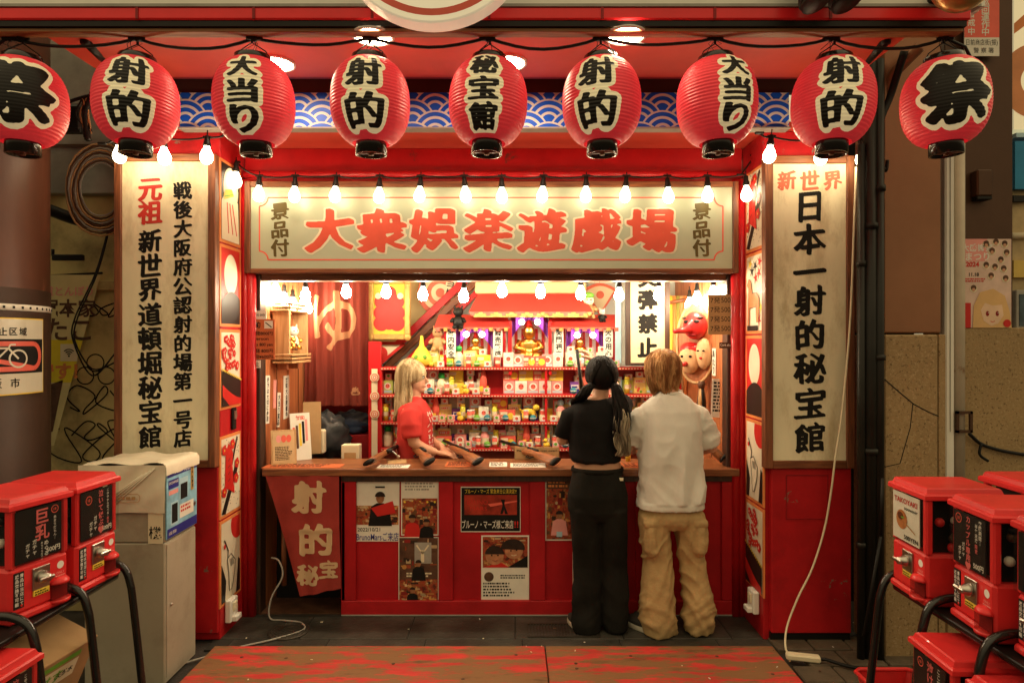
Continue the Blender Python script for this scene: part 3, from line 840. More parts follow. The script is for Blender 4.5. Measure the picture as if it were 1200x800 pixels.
# ================================================================ FLOWER CARDS ON THE REVEALS
CW_, TRIM = mat("card_white", (.74, .66, .50), .45, var=.05), ORANGE
CRED, CBLK, CYEL, CTAN = mat("card_red", (.58, .025, .02), .42, var=.12), mat("card_black", (.02, .014, .012), .42), mat("card_yellow", (.78, .55, .06), .45), mat("card_tan", (.66, .25, .10), .45)
def card(side, v0, v1, kind, label):
    Ym = 3.835; x = -1.6635 if side < 0 else 1.4335
    z1, z0 = Z(v0, Ym), Z(v1, Ym); h, w = z1 - z0, .285
    m = MB(); T = place((x, Ym, z0), R(90) if side < 0 else R(-90))
    m.box((0, .004, h / 2), (w, .008, h), TRIM, .001, T)
    f = Flat(m, T, step=.0009); a, b = -w / 2 + .018, w / 2 - .018; c, d = .018, h - .018; H_ = d - c
    def red_ribbon():
        f.rect(a, c, b, d, CW_, 1)
        rg2 = random.Random(4)
        for q in range(60):
            px_, pz = rg2.uniform(a + .008, b - .008), rg2.uniform(c + .01, d - .01); f.disc(px_, pz, .004, CBLK, 2, n=5)
        f.poly([(a, c + H_ * .02), (a + .05, c), (b - .03, c + H_ * .55), (b - .07, c + H_ * .6)], CBLK, 3)
        f.line([(a + .11, c + H_ * .5), (b - .04, d - .01)], .02, CBLK, 3)
        f.poly([(a + .04, c + H_ * .35), (a + .12, c + H_ * .28), (a + .15, c + H_ * .78), (a + .09, d - .03), (a + .05, c + H_ * .8)], CRED, 4)
        f.poly([(a + .10, c + H_ * .30), (a + .17, c + H_ * .22), (a + .14, c + H_ * .6), (a + .11, c + H_ * .62)], CRED, 5)
        for q, (dx, dz) in enumerate(((.03, .30), (.20, .62), (.19, .42), (.03, .85), (.14, .9))):
            for e in range(5): f.disc(a + dx + .018 * math.cos(e * 1.257), c + H_ * dz + .018 * math.sin(e * 1.257), .015, CRED, 6 + e * .12, n=10)
            f.disc(a + dx, c + H_ * dz, .007, CYEL, 7, n=8)
        for q in range(4): f.line([(a + .075, c + H_ * (.42 + q * .09)), (a + .10, c + H_ * (.45 + q * .09))], .004, CBLK, 7)
    if kind == "ribbon": red_ribbon()
    elif kind == "moon":
        f.rect(a, c, b, d, CRED, 1); f.disc(0, c + H_ * .66, w * .31, CW_, 2, ry=H_ * .27)
        f.poly([(a, c), (b, c), (b, c + H_ * .34)] + [(b - (b - a) * q / 10, c + H_ * (.34 + .16 * math.sin(q / 10 * 2.4 + .5) - .07)) for q in range(1, 10)] + [(a, c + H_ * .30)], CBLK, 3)
    elif kind == "curtain":
        f.rect(a, c, b, d, CW_, 1); rg2 = random.Random(9)
        for q in range(26):
            cx, cz = rg2.uniform(a + .02, b - .02), rg2.uniform(c + H_ * .5, d - .015)
            if q % 3 == 0: f.disc(cx, cz, .016, CBLK, 2 + q * .03, n=9)
            for e in range(5): f.disc(cx + .013 * math.cos(e * 1.257), cz + .013 * math.sin(e * 1.257), .011, CRED, 3 + q * .15 + e * .02, n=8)
            f.disc(cx, cz, .005, CW_, 7.2 + q * .02, n=7)
        cur = [(a + (b - a) * q / 12, c + H_ * (.50 - .16 * (q / 12))) for q in range(13)]
        f.poly([(a, c), (b, c)] + cur[::-1], CBLK, 8)
        for q in range(13): f.disc(cur[q][0], cur[q][1] + .0, .008, CYEL, 9, n=8)
        f.poly([(a, c), (b, c)] + [(b - (b - a) * q / 8, c + H_ * (.08 + .22 * (q / 8) ** 1.5)) for q in range(9)], CRED, 9)
        f.poly([(a, c), (a + .09, c), (a, c + H_ * .14)], CBLK, 10)
    elif kind == "crane":
        f.rect(a, c, b, d, CW_, 1); f.poly([(min(b, b - .03 + .095 * math.cos(R(q))), min(d, d - .04 + .095 * math.sin(R(q)))) for q in range(0, 360, 12)], CRED, 2)
        f.poly([(b - .055, c), (b, c), (b, c + H_ * .40), (b - .025, c + H_ * .44)], CBLK, 3)
        f.poly([(a, c), (a + .045, c), (a + .06, c + H_ * .25), (a, c + H_ * .5)], CBLK, 3)
        f.line([(a + .035, c + H_ * .78), (a + .085, c + H_ * .62), (a + .08, c + H_ * .52)], .010, CBLK, 4); f.disc(a + .037, c + H_ * .60 + .045, .014, CRED, 5, n=10)
        body = [(a + .07, c + H_ * .52), (a + .12, c + H_ * .56), (a + .18, c + H_ * .44), (a + .17, c + H_ * .28), (a + .13, c + H_ * .1), (a + .10, c + H_ * .1), (a + .09, c + H_ * .34)]
        f.poly(body, CW_, 4); f.line(body + [body[0]], .006, CBLK, 5)
        for q in range(6): f.line([(a + .10 + q * .009, c + H_ * .50), (a + .115 + q * .009, c + H_ * .40)], .003, CBLK, 6)
    elif kind == "deer":
        f.rect(a, c, b, d, CW_, 1)
        for q, (dx, dz, mm) in enumerate(((.06, .90, CYEL), (.14, .86, CBLK), (.20, .76, CRED), (.15, .70, CRED), (.09, .80, CBLK), (.21, .90, CRED), (.20, .14, CRED), (.23, .30, CYEL))):
            for e in range(5):
                w_ = e * 1.257 + q; f.poly([(a + dx + .010 * math.cos(w_ - 1), c + H_ * dz + .010 * math.sin(w_ - 1)), (a + dx + .042 * math.cos(w_), c + H_ * dz + .042 * math.sin(w_)), (a + dx + .010 * math.cos(w_ + 1), c + H_ * dz + .010 * math.sin(w_ + 1))], mm, 2 + q * .25 + e * .03)
            f.disc(a + dx, c + H_ * dz, .014, mm, 2.2 + q * .25, n=8)
        deer = [(a + .03, c + .03), (a + .055, c + .03), (a + .06, c + H_ * .3), (a + .16, c + H_ * .32), (a + .17, c + .05), (a + .20, c + .05), (a + .21, c + H_ * .42), (a + .17, c + H_ * .50), (a + .10, c + H_ * .50), (a + .08, c + H_ * .66), (a + .05, c + H_ * .70), (a + .02, c + H_ * .62), (a + .045, c + H_ * .58), (a + .04, c + H_ * .42)]
        f.poly(deer, CTAN, 5); f.line(deer + [deer[0]], .004, CBLK, 6); f.rect(a + .02, c, a + .19, c + .03, CBLK, 6)
    elif kind == "bird":
        f.rect(a, c, b, d, CBLK, 1); f.disc(0, c + H_ * .70, .10, CW_, 2, ry=H_ * .28)
        f.poly([(a, c), (b - .01, c), (b - .03, c + H_ * .55), (a + .06, c + H_ * .66), (a, c + H_ * .5)], CW_, 3)
        for q in range(3): f.line([(a + .07 + q * .035, c + H_ * .5), (a + .09 + q * .055, c + H_ * .1)], .011, CRED, 4)
        f.poly([(a + .03, c + H_ * .52), (a + .16, c + H_ * .62), (a + .13, c + H_ * .70), (a + .05, c + H_ * .66), (a + .02, c + H_ * .58)], CYEL, 5); f.line([(a + .03, c + H_ * .56), (a + .15, c + H_ * .64)], .008, LGREEN, 6)
    return tag(m.build("flower_card_panel"), label, "painted panel", "painted card panels on the stall sides")
for v0, v1, k_, l_ in ((192, 287, "bird", "painted card of a pale bird with red tail, top of left side"),
                       (289, 383, "moon", "painted card of a white moon over a black hill, on the left side"),
                       (386, 478, "curtain", "painted card of red blossoms above a black curtain, halfway down the left side"),
                       (508, 602, "ribbon", "painted card of a red ribbon and plum trunk, on the left side low down"),
                       (604, 702, "crane", "painted card of a crane under red sun, lowest on the left side")):
    card(-1, v0, v1, k_, l_)
for v0, v1, k_, l_ in ((198, 294, "ribbon", "painted card of a red ribbon and plum trunk, top of the right side"),
                       (296, 391, "deer", "painted card of a tan deer under maple leaves, on the right side"),
                       (393, 490, "moon", "painted card of a white moon over a black hill, on the right side"),
                       (492, 588, "crane", "painted card of a crane under red sun, on the right side"),
                       (590, 690, "curtain", "painted card of red blossoms above a black curtain, lowest on the right side")):
    card(1, v0, v1, k_, l_)
for side, x, v0, v1, l_ in ((-1, -1.662, 700, 726, "pale plastic socket box near the floor on the left side of the stall"), (1, 1.432, 688, 718, "pale plastic socket box near the floor on the right side of the stall")):
    z = Z((v0 + v1) / 2, 3.80); T = place((x, 3.80, z), R(90) if side < 0 else R(-90))
    m = MB(); m.box((0, -.018, 0), (.10, .036, .13), WHITE, .006, T); m.box((0, -.040, .02), (.05, .008, .05), CREAM, .003, T); m.box((0, -.05, -.045), (.07, .03, .03), WHITE, .004, T)
    tag(m.build("socket_box"), l_, "socket box")
m = MB(); m.box((-1.655, 3.86, Z(490, 3.86)), (.012, .05, .13), BLACK, .004); m.box((-1.646, 3.86, Z(486, 3.86)), (.008, .03, .05), STEEL, .002)
tag(m.build("door_latch"), "black and steel latch between cards on the left side", "latch")
# ================================================================ INSIDE THE STALL
# ---- left: wood shelf house, price notices, curtain, clutter
t = thing("wall_shelf", "small pale wooden slatted shrine-like shelf on the left wall", "wall shelf", (-1.58, 4.45, 1.62))
m = MB()
for k in range(3): m.box((.06 + k * .012, 0, .285 + k * .022), (.12, .42, .012), PINE, .002)
m.build("top_slats", t); m = MB()
for k in range(3): m.box((.075, 0, -.01 - k * .024), (.13, .40, .014), PINE, .002)
m.build("base_slats", t)
m = MB(); 
for y in (-.185, .185): m.box((.065, y, .13), (.11, .024, .33), PINE, .003)
m.box((.012, 0, .13), (.02, .36, .29), ORWOOD); m.build("case", t)
for y in (-.12, .1):
    m = MB(); m.box((.05, y, -.085), (.07, .03, .05), ORWOOD, .004); m.build("bracket", t)
def figurine(name, lab, loc, cols, sc=1.0, cat="figurine", grp=None, rz=0.0):
    t = thing(name, lab, cat, loc, rz, grp); t.scale = (sc,) * 3
    m = MB(); m.ball((0, 0, .040), (.034, .030, .042), cols[0], 14, 9); m.build("body", t)
    m = MB(); m.ball((0, -.004, .100), (.030, .027, .028), cols[1], 14, 9)
    for s_ in (-1, 1):
        m.tube([(s_ * .018, 0, .115), (s_ * .024, 0, .140)], [.010, .002], cols[1], 6)
        m.ball((s_ * .010, -.029, .103), .0042, BLACK, 7, 5)
    m.build("head", t)
    for s_ in (-1, 1):
        m = MB(); m.tube([(s_ * .028, -.006, .060), (s_ * .042, -.022, .042)], [.012, .009], cols[2], 7); m.build("arm", t)
        m = MB(); m.tube([(s_ * .018, -.010, .014), (s_ * .022, -.038, .009)], [.014, .012], cols[2], 7); m.build("foot", t)
    return t
figurine("cat_figurine", "white and gold beckoning cat figurine inside the slatted wall shelf", (-1.52, 4.50, 1.645), (CREAM, WHITE, GOLD), 1.25, rz=R(50))
figurine("figurine", "dark and gold little figure on the left of the slatted wall shelf", (-1.52, 4.36, 1.645), (DKB, TAN, GOLD), .95, rz=R(50))
figurine("figurine", "low golden figure at the foot of the white cat in the wall shelf", (-1.50, 4.435, 1.640), (GOLD, GOLD, DKB), .7, rz=R(50))

def notice(name, label, cat, u0, u1, v0, v1, Y, base, draw, rot=0.0, th=.004):
    x0, x1, z1, z0 = X(u0, Y), X(u1, Y), Z(v0, Y), Z(v1, Y); w, h = x1 - x0, z1 - z0
    m = MB(); T = place(((x0 + x1) / 2, Y, (z0 + z1) / 2), 0, 0, rot)
    m.box((0, th / 2, 0), (w, th, h), base, 0, T)
    if draw: draw(Flat(m, T), w, h)
    return tag(m.build(name), label, cat)
PORANGE = mat("orange_card", (.52, .13, .045), .6, var=.12)
def d1(f, w, h):
    f.text("射的", -.18 * w, .36 * h, .17 * h, INK, 2, .02); f.rect(.16 * w, .27 * h, .44 * w, .46 * h, PAPER, 2); f.line([(.2 * w, .42 * h), (.4 * w, .30 * h)], .006, INK, 3)
    for i, s_ in enumerate(("1人7発800円", "1 person", "7 shots 800 yen", "2人7発 800円", "3人7発¥600円")): f.text(s_, 0, (.15 - i * .145) * h, .105 * h, INK, 2, .012, w=.86 * w if i != 1 else .6 * w)
notice("price_notice", "orange price card with black writing on the dark left door jamb", "notice", 286, 322, 374, 421, 4.03, PORANGE, d1)
notice("notice", "white strip reading cork shoot above the orange price card", "notice", 285, 312, 364, 374, 4.03, PAPER, lambda f, w, h: f.text("Cork shoot only", 0, 0, .5 * h, INK, 2, .01, w=.9 * w))
notice("notice", "small white strip under the orange price card", "notice", 285, 305, 422, 431, 4.03, PAPER, lambda f, w, h: f.text("写真禁止", 0, 0, .7 * h, INK, 2, .015, w=.85 * w))
# paper strips on the left wall
def wall_strip(side, y, v0, v1, w, base, txt, label, ink=INK, tilt=0.0):
    x = -1.583 if side < 0 else 1.338
    z1, z0 = Z(v0, y), Z(v1, y); h = z1 - z0
    T = place((x, y, (z0 + z1) / 2), R(90) if side < 0 else R(-90), 0, 0) @ Matrix.Rotation(tilt, 4, 'Y')
    m = MB(); m.box((0, .0015, 0), (w, .003, h), base, 0, T)
    f = Flat(m, T)
    if txt: f.vtext(txt, 0, h / 2 - .01, min(w * .85, (h - .02) / len(txt) * .98), ink, 2, .02, pitch=(h - .02) / len(txt))
    return tag(m.build("paper_strip"), label, "paper strip")
wall_strip(-1, 4.20, 440, 496, .075, PAPER, "鉄砲は大切に使用", "white paper strip with black writing nearest the street on the left wall", tilt=.05)
wall_strip(-1, 4.55, 440, 490, .11, PAPER, "射的大会開催中", "white paper strip with black writing deepest on the left wall")
wall_strip(-1, 4.40, 460, 500, .06, PAPER, "大当り賞品", "narrow pale paper strip in the middle of the left wall", tilt=.1)
wall_strip(-1, 4.33, 445, 478, .05, PINK, "", "pink folded paper hanging on the left wall", tilt=.05)
# menu board and papers leaning on the counter
def leaning(name, label, cat, c, w, h, base, rz, lean, draw=None, th=.012, rim=None):
    T = place(c, rz) @ Matrix.Rotation(lean, 4, 'X')
    m = MB(); m.box((0, th / 2, h / 2), (w, th, h), base, .001, T)
    if draw: draw(Flat(m, T @ Matrix.Translation((0, 0, h / 2))), w, h)
    return tag(m.build(name), label, cat)
def d2(f, w, h):
    f.rect(-.42 * w, -.45 * h, .42 * w, .45 * h, mat("menu_paper", (.62, .42, .22), .6), 1)
    for i in range(3): f.disc((-.2 + .2 * i) * w, .24 * h, .10 * w, CORAL if i else PINK, 2, ry=.11 * h)
    f.dashes(-.34 * w, 0, .34 * w, 9, .045 * h, INK, 2, 3)
leaning("menu_board", "pale framed menu board leaning on the left end of the counter", "menu board", (X(333, 4.13), 4.13, .918), .155, .22, PINE, R(24), R(-14), d2)
def d3(f, w, h):
    for i, mm in enumerate((CORAL, DKB, YEL, INK, PINK)): f.rect((-.4 + .16 * i) * w, (-.3 + .05 * i) * h, (-.28 + .16 * i) * w, (.2 + .04 * i) * h, mm, 2)
    f.text("射的", 0, .4 * h, .1 * h, CORAL, 2, .02)
leaning("picture_panel", "colourful panel of pictures leaning behind the menu board", "picture panel", (X(354, 4.28), 4.28, .918), .13, .31, PAPER, R(35), R(-10), d3)
leaning("cardboard_sheet", "plain brown cardboard sheet leaning at the left wall", "cardboard", (X(366, 4.5), 4.5, .92), .12, .36, CARD, R(20), R(-6))
# curtain
CURT = mat("curtain_cloth", (.15, .020, .011), .85, var=.12, vs=5, bump=.15, bs=80)
m = MB(); y0 = 4.90; xa, xb, za, zb_ = -1.572, X(432, 4.9), 1.215, 2.30
nx, nz = 60, 14; v, fcs = [], []
def cfold(s_, q): return .030 * math.sin(s_ * 21 + .5 * math.sin(q * 2)) * (.55 + .45 * q) + .012 * math.sin(s_ * 47 + 1)
for j in range(nz + 1):
    for i in range(nx + 1):
        s_, q = i / nx, j / nz; v.append((xa + (xb - xa) * s_, y0 + cfold(s_, q), za + (zb_ - za) * q))
for j in range(nz):
    for i in range(nx): a = j * (nx + 1) + i; fcs.append((a, a + 1, a + nx + 2, a + nx + 1))
m.add(v, fcs, CURT, True)
cur = m.build("door_curtain"); tag(cur, "dark red curtain with a large pale character, at the back left of the stall", "curtain")
m = MB(); ev, ef = brush_glyph("ゆ", a=.030, b=.006, ang=60, N=60, blur=1)
ink = mat("faded_cream_dye", (.36, .17, .085), .85, var=.2); cx, cz = X(393, 4.9), Z(376, 4.9); pts = []
for p in ev:
    px_, pz = cx + p[0] * .40, cz + p[1] * .50; s_ = (px_ - xa) / (xb - xa); q = (pz - za) / (zb_ - za); pts.append((px_, y0 + cfold(s_, q) - .004, pz))
m.add(pts, ef, ink, True); m.build("dyed_character", cur); m = MB()
ev, ef = brush_glyph("♨", a=.03, b=.03, N=40); cx, cz = X(417, 4.9), Z(458, 4.9); pts = []
for p in ev:
    px_, pz = cx + p[0] * .08, cz + p[1] * .07; s_ = (px_ - xa) / (xb - xa); q = (pz - za) / (zb_ - za); pts.append((px_, y0 + cfold(s_, q) - .004, pz))
m.add(pts, ef, ink, True)
m.build("dyed_mark", cur)
m = MB(); m.tube([(xa, 4.9, 2.31), (xb + .02, 4.9, 2.31)], .012, DKWOOD, 8); m.build("rod", cur)
# storage under the curtain with a heap of jackets
m = MB(); m.span((-1.575, 5.0, .0), (X(432, 5), 5.3, .98), DKRED, .004); m.span((-1.575, 5.28, .98), (X(432, 5), 5.3, 1.22), DKRED)
tag(m.build("storage_bench"), "dark red storage bench below the back left curtain", "bench")
def cloth_heap(name, label, cat, c, r, mm, seed, lobes=9, loc_s=.5):
    rg = random.Random(seed); prof = 28; v, fcs = [], []
    NU, NV = 36, 18
    for j in range(NV + 1):
        for i in range(NU):
            th, ph = 2 * math.pi * i / NU, math.pi * j / NV
            d = Vector((math.sin(ph) * math.cos(th), math.sin(ph) * math.sin(th), -math.cos(ph)))
            n_ = noise.noise(Vector((d.x * 2.6 + seed, d.y * 2.6, d.z * 4.5))) * .28 + abs(noise.noise(Vector((d.x * 6 + seed, d.y * 4, d.z * 9)))) * .22
            k = 1 + n_
            v.append((c[0] + d.x * r[0] * k, c[1] + d.y * r[1] * k, max(c[2] - r[2] * .92, c[2] + d.z * r[2] * k)))
    for j in range(NV):
        for i in range(NU): a = j * NU + i; b = j * NU + (i + 1) % NU; fcs.append((a, b, b + NU, a + NU))
    m = MB(); m.add(v, fcs, mm, True); return tag(m.build(name), label, cat)
JB = mat("dark_blue_nylon", (.035, .050, .090), .32, var=.3, vs=9, bump=.3, bs=25); JG = mat("dark_grey_nylon", (.035, .038, .042), .34, var=.3, vs=9, bump=.3, bs=25)
cloth_heap("jacket", "shiny dark blue jacket folded on the storage bench below the curtain", "jacket", (X(410, 5.1), 5.12, 1.06), (.17, .12, .085), JB, 3)
cloth_heap("jacket", "dark grey jacket slumped over the front of the storage bench", "jacket", (X(385, 4.93), 4.90, .97), (.17, .12, .17), JG, 11)
t = thing("paper_box", "small cream box with a tan label behind the counter's left part", "box", (X(412, 4.42), 4.42, .86))
m = MB(); m.box((0, 0, .07), (.12, .08, .14), CREAM, .003); m.build("carton", t); m = MB(); f = Flat(m, Matrix.Translation((0, -.041, .06))); f.rect(-.04, -.03, .04, .03, TAN, 1); m.build("label", t)
m = MB(); m.span((-1.3, 4.36, 0), (-.95, 4.5, .858), DKB, .005); tag(m.build("low_cabinet"), "low brown cabinet standing behind the left end of the counter", "cabinet")
t = thing("paper_bag", "pale paper bag with round handle by the left wall", "bag", (X(371, 4.6), 4.62, .91))
m = MB(); m.box((0, 0, .08), (.11, .07, .17), CREAM, .01); m.build("pouch", t)
m = MB(); m.tube([(-.03, -.03, .165), (-.028, -.03, .21), (0, -.03, .235), (.028, -.03, .21), (.03, -.03, .165)], .004, WHITE, 6); m.build("handle", t)
m = MB(); m.span((-1.585, 4.50, .0), (-1.44, 4.72, .91), DKWOOD, .004); tag(m.build("side_stand"), "dark wooden stand by the left wall holding bag and cardboard", "stand")

# ---- back wall decorations
t = thing("framed_emblem", "gilt framed lime panel with a tiered red emblem, hanging beside the curtain", "framed panel", (X(456, 4.98), 4.98, Z(362, 4.98)))
w, h = 50 * 4.98 / F, 72 * 4.98 / F
m = MB(); m.box((0, .012, 0), (w - .02, .012, h - .02), mat("lime_panel", (.46, .50, .05), .5, var=.1)); m.build("panel", t)
GF = mat("gilt_frame", (.50, .30, .09), .4, metal=.5, var=.25, vs=20, bump=.3, bs=50)
m = MB()
for a in ((-w / 2 + .022, 0, .044, h), (w / 2 - .022, 0, .044, h), (0, h / 2 - .022, w - .09, .044), (0, -h / 2 + .022, w - .09, .044)): m.box((a[0], 0, a[1]), (a[2], .03, a[3]), GF, .006)
for sx in (-1, 1):
    for sz in (-1, 1): m.ball((sx * (w / 2 - .02), -.012, sz * (h / 2 - .02)), (.03, .012, .03), GF, 10, 7)
m.build("frame", t)
m = MB(); f = Flat(m, Matrix.Translation((0, .005, 0)))
EMB = [(0, .12, .055), (-.06, .055, .055), (.06, .055, .055), (0, .05, .06), (-.06, -.03, .06), (.06, -.03, .06), (0, -.02, .07), (-.06, -.11, .06), (.06, -.11, .06), (0, -.10, .06)]
for cx, cz, r in EMB: f.disc(cx, cz, r, CRED, 1 + .25 * (EMB.index((cx, cz, r))))
f.disc(-.085, .10, .024, CREAM, 5); f.disc(.085, .10, .024, CREAM, 5)
m.build("emblem", t)
def target_disc(u, v, Y, r, name, label, cols, cat="target", parent=None):
    m = MB(); T = Matrix.Translation(W(u, v, Y)); m.lathe([(.0001, 0), (r, 0), (r, .012), (.0001, .012)], cols[0], 36, T @ Matrix.Rotation(R(-90), 4, 'X'), smooth=False)
    f = Flat(m, T @ Matrix.Translation((0, -.0005, 0)))
    for k, c in enumerate(cols[1:]): f.disc(0, 0, r * (1 - (k + 1) / len(cols)), c, k + 1, n=36)
    return tag(m.build(name), label, cat)
SAL = mat("salmon_paint", (.70, .16, .10), .5, var=.08)
tg = target_disc(516, 343, 5.25, .185, "round_target", "large round red and cream target on the back wall beside the gilt frame", (SAL, CREAM, SAL, CREAM, SAL))
# slanting striped boards (underside of a stair)
def slant(u0, v0, u1, v1, w, Y, mm, label, d=.03):
    a, b_ = W(u0, v0, Y), W(u1, v1, Y); L = (b_ - a).length; ang = math.atan2(b_.z - a.z, b_.x - a.x)
    m = MB(); m.box((L / 2, 0, 0), (L, d, w), mm, .004)
    o = m.build("slanting_board", None, a); o.rotation_euler = (0, -ang, 0); return tag(o, label, "board")
slant(432, 436, 556, 318, .060, 5.20, RED, "upper red board slanting up the back wall")
slant(447, 436, 566, 322, .055, 5.22, BRWOODX, "brown board slanting between two red boards on the back wall")
slant(462, 438, 578, 324, .045, 5.20, RED, "lower red board slanting up the back wall beside the shrine roof")
m = MB(); p = [W(434, 402, 5.1), W(474, 402, 5.1), W(434, 436, 5.1)]
m.add([q[:] for q in p] + [(q.x, q.y + .012, q.z) for q in p], [(0, 2, 1), (3, 4, 5), (0, 1, 4, 3), (1, 2, 5, 4), (2, 0, 3, 5)], CREAM)
f = Flat(m, Matrix.Translation(W(446, 414, 5.099))); f.disc(0, 0, .055, CRED, 1)
for a, b_ in (((434, 402), (474, 402)), ((474, 402), (434, 436)), ((434, 436), (434, 402))):
    qa, qb, o_ = W(*a, 5.098), W(*b_, 5.098), W(446, 414, 5.099); f.line([(qa.x - o_.x, qa.z - o_.z), (qb.x - o_.x, qb.z - o_.z)], .024, CRED, 2)
tag(m.build("pennant"), "cream three-cornered pennant with a red dot below the gilt frame", "pennant")
m = MB(); p = [W(432, 320, 5.34), W(560, 320, 5.34), W(432, 440, 5.34)]
m.add([q[:] for q in p], [(0, 1, 2)], mat("yellow_wall_paint", (.72, .58, .30), .6, var=.06)); m.add([(q.x, q.y + .008, q.z) for q in p], [(0, 2, 1)], CREAM)
tag(m.build("wall_panel"), "cream yellow wall panel above the slanting red boards", "panel")
m = MB(); xq = X(439, 4.86); m.span((xq - .048, 4.86, 0), (xq + .048, 4.90, Z(400, 4.86)), RED, .004); m.span((xq - .022, 4.855, .5), (xq + .022, 4.8595, Z(432, 4.86)), CREAM)
tag(m.build("partition_post"), "red partition post with a cream stripe left of the prize shelves", "post")
for v, w_ in ((442, "highest"), (464, "middle"), (485, "lowest")):
    target_disc(439, v, 4.845, .034, "small_target", "small round red and white target on the partition post, %s of three" % w_, (CREAM, SAL, CREAM, SAL, WHITE)).__setitem__("group", "small targets on the post")
t = thing("paper_strip", "slanted cream tag with black writing stuck over the round target", "paper strip", W(527, 338, 5.22)); t.rotation_euler = (0, .18, 0)
m = MB(); m.box((0, 0, 0), (.075, .004, .18), CREAM); f = Flat(m, Matrix.Translation((0, -.003, 0))); f.vtext("当り", 0, .085, .07, INK, 1, .02, pitch=.08); m.build("tag_face", t)
# fan-shaped sign and small wooden perch
t = thing("fan_sign", "cream fan shaped sign with salmon edge and dot at the back right", "fan sign", W(703, 352, 5.3))
m = MB(); pts = [(-.14, .09)] + [(-.14 + .28 * q / 10, .09 + .05 * math.sin(math.pi * q / 10)) for q in range(1, 10)] + [(.14, .09), (0, -.13)]
m.prism(pts, 0, .014, SAL, FRONT); f = Flat(m, Matrix.Translation((0, -.0145, 0))); f.poly([(x * .8, z * .8 + .005) for x, z in pts], CREAM, 1); f.disc(0, .045, .032, SAL, 2); m.build("face", t)
t = thing("paper_strip", "narrow white paper with writing above the fan shaped sign", "paper strip", W(703, 327, 5.3))
m = MB(); m.box((0, 0, 0), (.19, .004, .07), PAPER); f = Flat(m, Matrix.Translation((0, -.003, 0))); f.text("日本一", 0, 0, .055, INK, 1, .02); m.build("sheet", t)
t = thing("perch_shelf", "little wooden shelf with a framed picture high on the back wall", "shelf", W(617, 336, 5.25))
m = MB(); m.box((0, 0, 0), (.17, .10, .022), PINEX, .003); m.build("plank", t); m = MB(); m.box((.03, .02, .06), (.10, .012, .09), CREAM, .002); m.box((-.05, .02, .05), (.03, .02, .07), DKB, .002); m.build("picture", t)

# ---- tall hanging banner "no live ammunition"
t = thing("hanging_banner", "tall cream hanging sign with four thick black characters beside the prize shelves", "banner", (X(759, 4.72), 4.72, 0))
zt_, zb2 = 2.32, Z(425, 4.72); w = 46 * 4.72 / F
m = MB(); m.span((-w / 2, 0, zb2), (w / 2, .014, zt_), mat("banner_cream", (.70, .58, .36), .6, var=.08, wear=((.35, .24, .12), .62, .75, 4))); m.build("panel", t)
m = MB()
for s_ in (-1, 1): m.span((s_ * w / 2 - .018, -.006, zb2 - .02), (s_ * w / 2 + .018, .02, zt_), DKWOOD, .003)
m.span((-w / 2, -.005, zb2 - .02), (w / 2, .02, zb2 + .0), DKWOOD, .003); m.build("frame", t)
m = MB(); f = Flat(m, Matrix.Translation((0, -.0005, 0)))
for ch, v in zip("実弾禁止", (325, 351, 379, 407)): f.brush(ch, 0, Z(v, 4.72), .165, .165, INK, 1, a=.06, b=.035, ang=-40, shear=.05)
m.build("lettering", t)
m = MB(); m.span((X(729, 4.8), 4.79, Z(425, 4.8)), (X(735, 4.8), 4.82, 2.3), mat("silver_grey", (.42, .41, .36), .4, var=.2)); m.span((X(721, 4.8), 4.80, Z(425, 4.8)), (X(728, 4.8), 4.81, 2.3), LBLUE)
tag(m.build("narrow_hanging"), "narrow pale blue and silver hanging strip left of the cream banner", "hanging strip")
# ---- right side: striped curtain, rod, mask plaque, price card
t = thing("striped_curtain", "striped yellow, green and orange curtain behind the blond customer", "curtain", (X(796, 5.0), 5.0, 0))
m = MB(); cols = [DKB, YEL, ORANGE, mat("olive_cloth", (.28, .28, .06), .8), TAN, ORANGE, YEL, DKWOOD]; wx = 34 * 5.0 / F
for i, c in enumerate(cols):
    xa_ = -wx / 2 + wx * i / len(cols); m.tube([(xa_ + .014, 0, .9), (xa_ + .014, 0, 2.05)], [.020, .017], c, 8, flat=1.4)
m.build("cloth", t); m = MB(); m.tube([(-wx / 2 - .05, -.03, 1.98), (wx / 2 + .12, -.03, 2.06)], .014, BRWOODX, 8); m.build("rod", t)
xr = 1.335
PLQ = thing("mask_plaque", "oval wooden plaque with a red long nosed mask above two pale masks", "mask plaque", (X(817, 4.45), 4.45, Z(402, 4.45)), R(-42))
m = MB(); m.lathe([(.0001, .02), (.135, .02), (.135, 0), (.0001, 0)], ORWOOD, 40, Matrix.Diagonal((1, 1, 1.95, 1)) @ Matrix.Rotation(R(90), 4, 'X'), smooth=False); m.build("back_board", PLQ)
m = MB(); m.tube([(.14 * math.cos(2 * math.pi * k / 32), -.02, .272 * math.sin(2 * math.pi * k / 32)) for k in range(33)], .011, PINE, 7); m.build("rim", PLQ)
MSK = mat("mask_red", (.55, .02, .02), .35, var=.1, coat=.3); MSP = mat("mask_flesh", (.72, .42, .22), .45, var=.08)
m = MB(); m.ball((.01, -.05, .12), (.085, .07, .095), MSK, 18, 12); m.tube([(-.0, -.10, .095), (-.03, -.17, .085), (-.05, -.23, .078)], [.026, .021, .014], MSK, 10)
for s_ in (-1, 1): m.ball((.01 + s_ * .034, -.105, .145), (.024, .014, .013), BLACK, 8, 6); m.ball((.01 + s_ * .05, -.085, .17), (.03, .02, .010), BLACK, 8, 6)
m.ball((.01, -.095, .055), (.035, .018, .010), DKRED, 8, 6); m.build("long_nosed_mask", PLQ)
